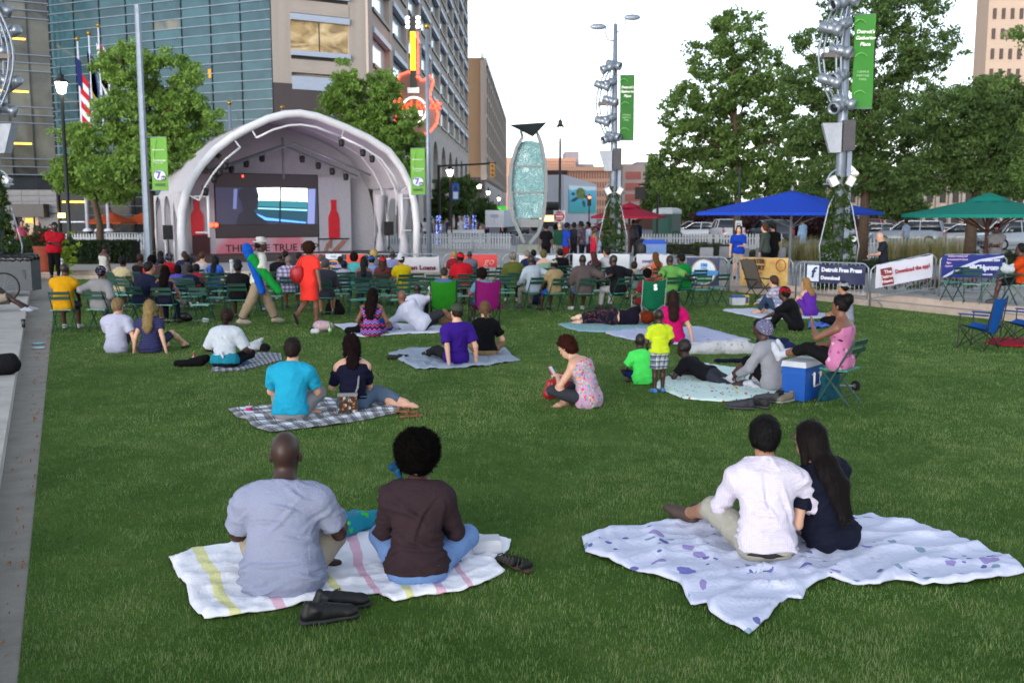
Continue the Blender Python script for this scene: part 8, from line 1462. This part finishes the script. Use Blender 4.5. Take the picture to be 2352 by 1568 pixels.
    # empty chairs: (u, depth)
    E = [(258,27.0),(272,26.2),(288,25.4),(262,24.4),(292,24.0),(300,26.8),(410,22.4),(438,23.4),(464,21.4),(455,25.0),(496,23.2),(472,26.4),(505,25.2),(522,26.8),(575,24.2),(590,26.6),(612,25.2),(628,23.6),(700,24.4),(762,25.4),(783,24.2),(803,25.8),(822,22.6),(846,22.9),(870,24.2),(893,23.8),(916,22.6),(940,24.2),(962,23.0),(978,24.8),(955,26.6),(1000,26.0),(1042,24.2),(1066,23.6),(1090,27.0),(1104,29.0),(1130,27.6),(1148,29.4),(1150,25.6),(1165,24.6),(1305,26.4),(1318,28.2),(1375,25.2),(1444,27.6),(1478,25.0),(1610,25.6),(1648,26.2),(1600,28.2)]
    S_ = [(o.location.x,o.location.y,o['label']) for o in bpy.data.objects if o.get('category') == 'person' and o.get('group') == g];used = set()
    for i,(u,D) in enumerate(E):
        L = at_d(u,D);lab = None
        for x,y,l in sorted(S_,key=lambda q: (q[0] - L[0]) ** 2 + (q[1] - L[1]) ** 2):
            dx,dy = L[0] - x*D/y,L[1] - y;t = ('empty green chair behind the ' if dy < 0 else 'empty green chair in front of the ') if abs(dy) > abs(dx) else ('empty green chair right of the ' if dx > 0 else 'empty green chair left of the ');t = t + l
            if t not in used and len(t.split()) <= 16: used.add(t);lab = t;break
        bistro(L,face(L,random.Random(i).uniform(-14,14)),lab)
    # terrace: table, chairs and the man in orange
    L = at_d(2342,23.2,LZ);bistro(L,60,'green folding chair under the man in orange');r,J = person(L,62,'chair',1.0,.025,'dark',1.05,False,('short',B),('tee',K('#b03c10'),{'o': .026}),('shorts',K('#16161c')),SHO[0],'man in orange t-shirt sitting on the right terrace',group=g)
    for i,(u,D,yw) in enumerate(((2190,24.0,20),(2235,23.4,-30),(2270,23.8,70))): bistro(at_d(u,D,LZ),yw,('left','middle','right')[i] + ' empty green chair before the royal blue banner','green chairs on the terrace')
    L = at_d(2318,23.0,LZ);o = empty('cafe_table',L,0,'round green cafe table on the right terrace','table');MB().lathe([(.30,.70),(.31,.715),(.30,.73)],n=20).build('table_top',GREEN_CH,o)
    for k in range(4): a = k*1.57 + .4;MB().beam((.26*math.cos(a),.26*math.sin(a),0),(-.2*math.cos(a),-.2*math.sin(a),.70),.02,.015).build('leg',GREEN_CH,o)
    lump('plastic_bag','white plastic bag on the terrace table','bag',(L[0] - .05,L[1],LZ + .73),[ell((0,0,.09),(.17,.12,.10)),cap((-.05,0,.15),(-.10,0,.22),.04,.03,k=.04),cap((.06,0,.15),(.12,0,.20),.04,.02,k=.04)],cloth('#b0b8c0',.4,60,.6),.016,0,.012)
def make_standing():
    g = 'people standing round the lawn';B = '#14100e'
    def st(u,D,yaw,label,skin,hair,top,bot,z=LZ,s=1.0,fem=False,ov=None,hat=None,fat=1.0,kind='pants',h=.030,child=False,shoes=True):
        return person(at_d(u,D,z),yaw,'stand',s,h,skin,fem=fem,fat=fat,hair=hair,top=(top[0],K(top[1]) if isinstance(top[1],str) else top[1],{'o': .020,'hem': -.10,**(top[2] if len(top) > 2 else {})}),bot=(kind,K(bot)) if bot else None,shoes=('sneaker',mat('#2c2c30',.7)) if shoes else None,label=label,group=g,ov=ov,hat=hat,child=child)[0]
    st(128,32,-160,'staff member in red polo with folded arms by the hedge','deep',('short',B),('tee','#a01424',{'o': .03}),'#0c0c10',s=1.02,fat=1.25,ov=dict(lh=(.12,.26,1.14),rh=(-.10,.28,1.12),side=-9,hr=6),h=.026)
    st(240,28,-35,'girl in white tank top standing behind the seated rows','dark',('short',B),('tank','#a8aca8'),'#3c5478',z=0,s=.88,fem=True,ov=dict(hp=-20),kind='shorts')
    st(1254,38,4,'woman in black seen from behind by the sculpture plinth','brown',('bun',B,{'at': (0,-.08,.08)}),('tee','#0c0c10'),'#0e0e12',s=.96,fem=True)
    st(1299,38.5,-70,'man in blue t-shirt and red shorts in the queue','dark',('short',B),('tee','#1c3c9c'),'#7c141c',s=.98,kind='shorts',hat=('cap',K('#14182c')))
    st(1286,40.5,160,'older man in a green jacket beside the queue','light',('short','#8c8884'),('long','#1c4030'),'#6c6c64',s=.98)
    st(1316,41,-40,'person in dark clothes behind the blue t-shirt','dark',('short',B),('tee','#24262e'),'#1c1c24',s=.97);st(1336,40,60,'man in dark patterned shirt in the queue','dark',('short',B),('tee',plaid('dark_stripe_shirt','#24283c','#5c3c40','#8c8c98',.08,'Object')),'#1c2030',s=1.0)
    st(1352,42,100,'person in white top behind the queue','dark',('curl',B),('tee','#a8acc0'),'#2c2c3c',s=.98);st(1362,40.5,-60,'girl in neon pink dress in the queue','tan',('bun','#5c3c28'),('tank','#d82c4c',{'skirt': .34,'hem': -.6}),None,s=.82,fem=True);st(1376,40,-90,'child in blue and white shirt in the queue','brown',('short','#5c4430'),('tee','#7c90a8'),'#3c4c6c',s=.68,child=True);st(1388,41,30,'person in teal print top left of the mast ivy','brown',('short',B),('tee','#4c7c8c'),'#24242c',s=.8)
    st(1694,32.2,165,'woman in royal blue polo talking by the tall maple','light',('long','#24160f',{'len': .26}),('tee','#12389c'),'#9c8c7c',s=.96,fem=True,fat=1.05,ov=dict(lh=(-.06,.34,1.12),rh=(.27,.1,.86)),kind='shorts',h=.026)
    st(1756,32.6,50,'woman with brown bob in a grey cardigan','light',('curl','#4c3424',{'th': .02}),('long','#3c4440'),'#101014',s=.99,fem=True,h=.026);st(1774,33.2,20,'person with ponytail in black beside the grey cardigan','tan',('pony','#120e0c'),('tee','#0c0c0e'),'#0e0e12',s=1.0,h=.026)
    st(2026,29.4,75,'bald man in dark t-shirt looking at his hands','light',('bald',B),('tee','#20242e'),'#141418',z=.15,s=.96,ov=dict(lh=(-.06,.36,1.08),rh=(.06,.34,1.06),hp=-18,hunch=16),kind='shorts',h=.026)
    st(2283,30.4,140,'man in grey t-shirt with folded arms under the teal parasol','dark',('short',B),('tee','#6c6c70'),'#24242c',s=1.0,ov=dict(lh=(.12,.26,1.14),rh=(-.10,.28,1.12)),hat=('cap',K('#3c1418')),h=.026)
    st(58,48,-150,'person in pink shirt by the granite entrance','tan',('short',B),('tee','#9c3c58'),'#2c2c34',h=.042);st(98,50,120,'bald person in grey by the granite entrance','light',('bald',B),('tee','#4c5458'),'#2c2c34',h=.042);st(2076,52,30,'man in pale blue shirt walking beyond the grasses','tan',('short',B),('tee','#8c9cb8'),'#2c4c8c',h=.042);st(1462,53,20,'person in dark jacket by the red parasol pole','dark',('short',B),('long','#141c34'),'#14141c',h=.042);st(1452,51,-30,'person in grey jacket left of the red parasol pole','dark',('short',B),('long','#3c3c44'),'#24242c',h=.042);st(1840,55,20,'woman in pale blue by the car park trees','tan',('short',B),('long','#7c98b8',{'skirt': .5,'hem': -.7}),None,fem=True,h=.042)
    for i,(u,D,c) in enumerate(((962,66,'#3c4c5c'),(978,68,'#b0b4b8'),(992,70,'#6c4c44'),(1030,72,'#24304c'),(1060,74,'#a0a8b8'))): st(u,D,40*i,'passer-by in %s behind the picket fence' % ('slate','white','brown','navy','pale grey')[i],('tan','dark','brown','tan','light')[i],('short',B),('tee',c),'#2c2c34',h=.055)
def make_small():
    # left edge: seated leg of a person, cup, bin, bicycle wheel, bags
    L = P(-22,700,LZ);person((L[0],L[1],.15 - .30 + .0),-70,'chair',1.0,.022,'deep',1.0,False,('short','#14100e'),('tee',K('#7c7468')),('shorts',K('#8c8478'),{'o': .03}),('sneaker',mat('#a8aab4',.6)),'person in khaki shorts and white trainers cut by the left edge',ov=dict(lf=(-.06,.80,.36),rf=(.20,.72,.36),lk=(0,.3,1),rk=(0,.3,1)))
    q = P(54,752,.15);o = empty('travel_mug',q,0,'black and silver travel mug on the stone ledge','mug');MB().lathe([(.030,0),(.034,.07)],n=14).build('mug_base',BLACK,o);MB().lathe([(.0345,.07),(.037,.13)],n=14).build('steel_band',mat('#6c6c70',.3,.8),o);MB().lathe([(.040,.13),(.040,.165),(.02,.17)],n=14).build('mug_lid',BLACK,o)
    q = P(40,668,LZ);o = empty('litter_bin',(q[0] - .1,q[1] + .3,LZ),.1,'grey square litter bin with black liner at the left edge','bin');MB().box((0,0,.42),(.95,.7,.84)).build('bin_body',mat('#3c4248',.6),o);soft('liner',[cap((-.42,0,.9),(.42,0,.9),.10,k=.05),cap((-.42,.25,.9),(.42,.25,.9),.10,k=.05),cap((-.42,-.28,.86),(.42,-.28,.86),.09,k=.05)],.03,mat('#101012',.3,0,.2),o,fold=.02);text_mesh('CITY',.12,mat('#16181c',.6),parent=o,loc=(.28,-.36,.45),rot=(R(90),R(90),0))
    q = P(20,692,LZ);o = empty('bicycle_wheel',(q[0] - .1,q[1],LZ + .34),R(20),'black bicycle wheel at the left edge','bicycle');MB().tube([(.34*math.cos(t),0,.34*math.sin(t)) for t in np.linspace(0,6.283,25)[:-1]],.02,6,True).build('tyre',BLACK,o,True);b = MB()
    for k in range(14): a = k*.449;b.cyl((0,0,0),(.33*math.cos(a),0,.33*math.sin(a)),.003,n=4)
    b.build('spokes',GALV,o,kind='stuff')
    q = P(8,862,.15);lump('backpack','black bag on the stone ledge at the left edge','bag',(q[0] - .05,q[1] + .1,.15),[ell((0,0,.13),(.24,.16,.15)),cap((-.1,0,.2),(.12,0,.22),.07,k=.06)],K('#16161a',fold=.5),.014,10,.008)
    for u,v,lb,c in ((88,790,'pale blue flying disc on the gravel strip','#7ca8b0'),(90,800,'white lid on the gravel strip','#a8b0b4')): q = P(u,v,0);o = empty('disc',(q[0],q[1],0),0,lb,'disc');MB().lathe([(.10,.002),(.115,.012),(.10,.024),(.02,.026)],n=18).build('plate',mat(c,.5),o,True)
    # front belongings
    for i,(u,v,yw) in enumerate(((752,1428,-68),(780,1400,-72))): shoe(at(u,v,.0,0),yw,mat('#0c0c0e',.55,0,.2,20),('black trainer lying nearest the front edge of the striped blanket','black trainer behind its pair by the striped blanket')[i],'black trainers by the striped blanket','#222226')
    for i,(u,v,yw) in enumerate(((1168,1298,35),(1192,1304,30))):
        q = at(u,v,0,0);o = empty('sandal',q,R(yw),('left one of the black strappy sandals by the striped blanket','right one of the black strappy sandals by the striped blanket')[i],'sandal','strappy sandals by the striped blanket');soft('sole',[cap((0,-.11,.018),(0,.12,.018),.036,.038,k=.01,flat=(0,0,1),fa=.4)],.008,mat('#3c2c24',.7),o)
        for k in range(5): MB().tube([(-.038,-.08 + .045*k,.02),(-.02,-.08 + .045*k,.055 + .008*(4 - k)),(.02,-.08 + .045*k,.055 + .008*(4 - k)),(.038,-.08 + .045*k,.02)],.005,4).build('strap',BLACK,o)
        soft('heel_cup',[cap((-.025,-.10,.05),(.025,-.10,.05),.028,k=.01,flat=(0,1,0),fa=.4)],.008,BLACK,o)
    q = at(1118,1262,.03,0);o = empty('takeaway_box',q,.1,'white takeaway box behind the knee of the woman with the afro','box');MB().box((0,0,.03),(.20,.16,.06)).build('tray',mat('#b0b2bc',.6),o);MB().box((0,.0,.075),(.20,.16,.03),taper=.9).build('lid',mat('#b4b6c0',.6),o)
    q = at(808,1235,.04,.15);lump('towel','bunched green and blue beach towel between the front left couple','towel',q,[cap((-.12,.10,.05),(.16,.16,.05),.07,k=.05),cap((-.05,-.02,.05),(.08,.05,.06),.07,k=.05),cap((-.08,-.22,.04),(.02,-.05,.05),.05,k=.05),cap((-.02,.24,.04),(.2,.24,.04),.05,k=.04)],floral('towel_print','#1c7c94',('#34a83c','#58b838','#a03034'),6,.8,'Object'),.011,0,.012)
    q = at(572,944,.03,0);o = empty('paper_cup',q,0,'pink ice cream cup with spoon on the plaid rug','cup');MB().lathe([(.032,0),(.042,.05)],n=16).build('cup',mat('#b01c6c',.6),o);MB().lathe([(.0425,.05),(.045,.06),(.03,.062)],n=16).build('rim',mat('#b8b8c0',.6),o);MB().beam((0,0,.05),(.012,0,.11),.008,.003).build('spoon',mat('#b8b8c0',.6),o)
    q = at(930,948,.03,0);o = empty('sandal',q,R(70),'brown leather sandal at the right corner of the plaid rug','sandal');soft('sole',[cap((0,-.11,.015),(0,.12,.015),.036,k=.01,flat=(0,0,1),fa=.4)],.009,mat('#7c5030',.6),o)
    for k in (-.06,.06): MB().tube([(-.04,k,.015),(-.02,k,.06),(.02,k,.06),(.04,k,.015)],.012,5).build('strap',mat('#6c4020',.6),o)
    o = copy_tree(o,None,'second brown leather sandal further right beyond the plaid rug',at(946,958,0,0),R(110))
    bottle(at(446,830,0,0),'#7c2c14','#3c9c2c','orange drink bottle with green cap beside the woman in the knotted tee',.17);q = at(440,842,0,0);lump('backpack','flat black bag left of the woman in the knotted tee','bag',q,[cap((-.22,0,.05),(.14,.04,.06),.07,k=.05,flat=(0,0,1),fa=.8),cap((.0,.05,.08),(.2,.1,.12),.06,k=.05)],K('#0e0e12',fold=.5),.013,0,.008)
    q = at(585,806,.02,0);lump('plastic_bag','crumpled white plastic bag on the black and white rug','bag',q,[ell((0,0,.08),(.15,.12,.09)),cap((.05,0,.14),(.12,.02,.20),.05,.03,k=.05)],cloth('#b0b4bc',.35,60,.7),.013,0,.014);q = at(608,808,.02,.1);lump('cap','black and red cap on the black and white rug','cap',q,[ell((0,0,.06),(.10,.10,.08)),cut((0,0,.015),(0,0,-1)),cap((.0,-.08,.025),(.0,-.16,.02),.06,.05,k=.01,flat=(0,0,1),fa=.2)],K('#16141a'),.011,20,.002)
    q = at(418,738,0,0);lump('handbag','black handbag on the grass before the empty chairs','bag',q,[cap((-.15,0,.09),(.15,0,.09),.085,k=.03,flat=(0,1,0),fa=.8),cap((-.12,0,.15),(.12,0,.15),.06,k=.05)],mat('#0c0c0e',.4),.016,-6,.006,None,(('handle',[cap((.1,0,.2),(.2,.05,.12),.012),cap((.2,.05,.12),(.22,.05,.04),.012)],mat('#0c0c0e',.4)),))
    q = at(472,741,0,0);lump('paper_cup','crumpled white cup lying on the grass before the empty chairs','cup',q,[cap((-.02,0,.055),(.05,.02,.05),.055,.045,k=.01)],mat('#a0b0b8',.6),.012)
    q = at(742,760,0,0);lump('backpack','pink and white print backpack beside the white blanket','backpack',q,[ell((0,0,.10),(.22,.15,.11)),cap((-.1,0,.12),(.14,0,.10),.08,k=.05)],floral('pink_print_bag','#a89098',('#94485c','#c0b0b8'),16,.9,'Object'),.013,-15,.004,None,(('strap',[cap((-.18,-.08,.06),(-.26,-.06,.03),.03,.02)],K('#1c1c24')),));q = at(722,766,0,0);lump('paper_roll','white cup lying left of the pink backpack','cup',q,[cap((-.03,0,.05),(.06,0,.05),.05,k=.01)],mat('#b0b4b8',.6),.012)
    bottle(at(758,768,0,0),'#3c8c24','#2c6c1c','green soda bottle right of the pink backpack',.25);bottle(at(727,716,0,0) ,'#8c9ca4','#a8a8b0','clear water bottle on the grass between the walkers',.23);bottle(at(606,716,0,0),'#1c4c8c','#24242c','blue drink bottle behind the walking man',.2)
    q = at(880,760,.03,0);lump('cloth_bag','blue cloth bag between the zigzag dress and white hoodie','bag',q,[ell((0,0,.08),(.20,.14,.09)),cap((-.1,0,.12),(-.02,.05,.2),.05,k=.06)],K('#1c3c94',fold=.6),.014,0,.014);q = at(818,764,.03,0);lump('jacket','black jacket beside the woman in the zigzag dress','jacket',q,[cap((-.16,0,.05),(.16,0,.08),.07,k=.05),cap((.06,.05,.08),(.16,.08,.32),.07,.05,k=.06)],K('#100e12',fold=.6),.015,0,.014)
    q = at(905,826,.0,0);lump('shoe','pair of dark shoes at the left corner of the grey sheet','shoes',q,[cap((-.08,0,.045),(.04,.02,.04),.045,.038,k=.01),cap((.08,.06,.045),(.2,.09,.04),.045,.038,k=.01),ell((-.09,0,.09),(.035,.03,.03),op='-')],mat('#121214',.7),.010)
    q = at(768,722,0,0);lump('tote_bag','black tote bag beside the flat-capped man\'s chair','bag',q,[cap((-.12,0,.07),(.14,0,.07),.11,k=.03,flat=(0,1,0),fa=.7),cap((-.08,0,.30),(.10,0,.30),.06,k=.2,flat=(0,1,0),fa=.6)],K('#141418',fold=.5),.018,0,.008);q = at(1232,700,0,0);lump('backpack','navy backpack on the grass before the man in tan','backpack',q,[ell((0,0,.22),(.22,.15,.24)),ell((0,-.11,.14),(.16,.08,.13))],K('#121a34',fold=.4),.016,10,.006)
    q = at(1133,708,0,0);lump('handbag','pink and lime bag below the magenta camp chair','bag',q,[ell((0,0,.11),(.16,.12,.12)),cap((.1,0,.1),(.2,.05,.04),.06,k=.05)],K('#a01c6c',fold=.5),.018,0,.01)
    q = at(1693,700,0,0);o = empty('cooler',q,.1,'small white cooler with blue lid by the reclining chair','cooler');MB().box((0,0,.10),(.34,.24,.20),taper=1.05).build('tub',mat('#a8acb4',.5),o);MB().box((0,0,.225),(.37,.26,.05),taper=.94).build('lid',mat('#1c4488',.5),o);q = at(1713,700,0,0);o = empty('snack_box',q,-.1,'yellow snack box right of the small cooler','box');MB().box((0,0,.13),(.15,.08,.26)).build('carton',mat('#b89c1c',.6),o);ubox('label',mat('#243c7c',.6),(.03,-.042,.13),(.07,.004,.16),o)
    # reclining chair
    q = at(1738,690,0,0);o = empty('reclining_chair',q,R(-150),'brown mesh reclining chair with black frame before the brewery banner','chair');FRM = mat('#101012',.5);MS = mat('#4c443c',.9,0,.1,30)
    a,b_,c,d = np.array((0,.42,.38)),np.array((0,-.05,.34)),np.array((0,-.42,1.12)),0
    MB().beam(a,b_,.48,.02).build('seat',MS,o);MB().beam(b_,c,.48,.02,(0,1,0)).build('backrest',MS,o);MB().beam(c - (0,.02,.14),c + (0,-.03,-.02),.34,.06,(0,1,0)).build('headrest',K('#3c3630'),o)
    for s in (-.26,.26):
        for p_,r_ in ((a,b_),(b_,c)): MB().tube([p_ + (s,0,0),r_ + (s,0,0)],.015,6).build('side_tube',FRM,o)
        MB().tube([(s,.40,0),(s,-.20,.62)],.014,6).build('leg',FRM,o);MB().tube([(s,-.36,0),(s,.28,.56)],.014,6).build('leg',FRM,o);MB().box((s*1.12,.05,.60),(.06,.45,.03)).build('armrest',FRM,o)
    # litter bin by the right barriers, trainers before the cooler, quilt heap
    q = at(1958,688,0,.1);o = empty('litter_bin',q,0,'black litter bin with liner before the newspaper banner','bin');MB().lathe([(.24,0),(.29,.65),(.29,.70)],n=18).build('bin_body',mat('#16181a',.6),o,True);soft('liner',[cap((.27*math.cos(t),.27*math.sin(t),.70),(.27*math.cos(t + .8),.27*math.sin(t + .8),.70),.05,k=.03) for t in np.linspace(0,6.28,8)],.025,mat('#0c0c0e',.3),o,fold=.015)
    for i,(u,v,yw,c) in enumerate(((1702,940,75,'#2c2c34'),(1740,936,40,'#1c1a1c'),(1762,924,62,'#34343a'),(1806,924,130,'#6c6458'))): shoe(at(u,v,0,0),yw,mat(c,.7),['dark grey trainer leftmost of the shoes before the cooler','black trainer second of the shoes before the cooler','black trainer third of the shoes before the cooler','taupe trainer nearest the cooler'][i],'shoes before the blue cooler','#8c8c84' if i > 2 else '#3c3c40')
    q = at(1650,815,.0,.15);lump('quilt','rumpled white flowered quilt heaped on the grass','quilt',q,[cap((-.5,0,.06),(-.1,.05,.09),.09,.12,k=.1),cap((-.1,.05,.08),(.4,.1,.10),.12,.14,k=.1),cap((.3,.05,.08),(.7,.1,.06),.12,.09,k=.1)],QUILT,.018,0,.02);q = at(1700,832,.0,0);lump('jacket','navy jacket spread below the flowered quilt','jacket',q,[cap((-.35,0,.03),(.3,.03,.03),.08,k=.03,flat=(0,0,1),fa=.4)],K('#10142c'),.016,0,.008)
    q = at(1905,745,0,.0);lump('backpack','black bag with snacks beside the young man in grey tank','bag',q,[ell((0,0,.09),(.20,.13,.10)),cap((.06,0,.12),(.2,.05,.1),.06,k=.05)],K('#101014',fold=.5),.016,0,.01)
    # rope posts
    for i,(u,v,vt) in enumerate(((134,650,596),(377,602,556),(527,640,598),(598,640,596))):
        q = P(u,v,0.15 if i != 1 else LZ);o = empty('rope_post',(q[0],q[1] + .3,0.15 if i != 1 else LZ),0,'white rope post ' + ('behind the man in yellow','by the left stage leg','before the slogan banner','right of the slogan lettering')[i],'post','white rope posts');h = PY(u,vt,q[1] + .3)[2] - o.location.z;MB().cyl((0,0,0),(0,0,h - .06),.055,n=10).build('post',mat('#b0b4b8',.5),o,True);MB().lathe([(.06,0),(.075,.04),(.06,.08),(.01,.10)],(0,0,h - .06),10).build('knob',mat('#b4b8bc',.5),o,True)
    o = empty('rope',(0,0,0),0,'thin yellow rope strung between the white posts','rope');a,b_ = PY(134,604,38.2),PY(377,566,46);MB().tube([a + (b_ - a)*t - np.array((0,0,.35*math.sin(math.pi*t))) for t in np.linspace(0,1,12)],.012,5).build('strand',mat('#8c8030',.7),o)
    # recycling boxes and grey chairs behind the barriers
    q = base_at(1500,40);o = empty('recycling_bin',q,0,'blue and white recycling box behind the people banner','bin');MB().box((0,0,.45),(.95,.6,.9)).build('bin_body',mat('#5c78a8',.6),o);MB().box((0,0,.98),(1.0,.65,.16),taper=.8).build('lid',mat('#1c44a0',.5),o);q = base_at(1474,40);o = empty('litter_bin',q,0,'black domed litter bin left of the recycling box','bin');MB().lathe([(.32,0),(.34,.7),(.33,.85),(.2,1.05),(.05,1.1)],n=14).build('bin_body',mat('#0e0e10',.6),o,True)
    for i,(u,D,yw) in enumerate(((1622,35,170),(1660,36,190),(1702,34,175),(1745,34.5,185),(1790,35,160))):
        o = empty('mesh_chair',base_at(u,D),R(yw),'grey mesh cafe chair, %s from the left behind the right-hand banners' % ('first','second','third','fourth','fifth')[i],'chair','grey mesh chairs behind the banners');MB().box((0,0,.44),(.46,.44,.03)).build('seat',mat('#6c6e78',.8),o);MB().box((0,.23,.72),(.46,.03,.42),rot=Matrix.Rotation(R(-10),3,'X')).build('backrest',mat('#74767e',.8),o)
        for sx in (-.2,.2):
            for sy in (-.19,.19): MB().cyl((sx,sy,0),(sx,sy,.44),.012,n=5).build('leg',GALV,o)
def make_litter():
    r = np.random.default_rng(12);n = 150;t = r.uniform(-6,14,n);q = np.array([_a + _e*((y_ - _a[1])/_e[1]) for y_ in r.uniform(4.4,22,n)]) - np.stack((np.abs(r.normal(0,.16,n)),np.zeros(n)),1);C = np.hstack((q,np.full((n,1),.012)));o = leaves('fallen_leaves',C,.01,1,.022,((.35,.10,.03),(.45,.22,.08)),None,r,.2,'stuff');tag(o,'small dry orange leaves scattered along the gravel strip','leaves')
def finish():
    bpy.context.view_layer.update();dg = bpy.context.evaluated_depsgraph_get()
    for o in [x for x in bpy.data.objects if x.type == 'FONT']:
        me = bpy.data.meshes.new_from_object(o.evaluated_get(dg));n = obj_from('lettering',me,o.parent);n.matrix_local = o.matrix_local.copy();
        for k in o.keys(): n[k] = o[k]
        n['kind'] = 'thing';del n['kind'];bpy.data.objects.remove(o)
make_buildings();make_distant();make_trees();make_stage();make_poles();make_barriers();make_right();make_green()
make_blankets();make_front();make_crowd();make_standing();make_small();make_litter();make_grass();finish()
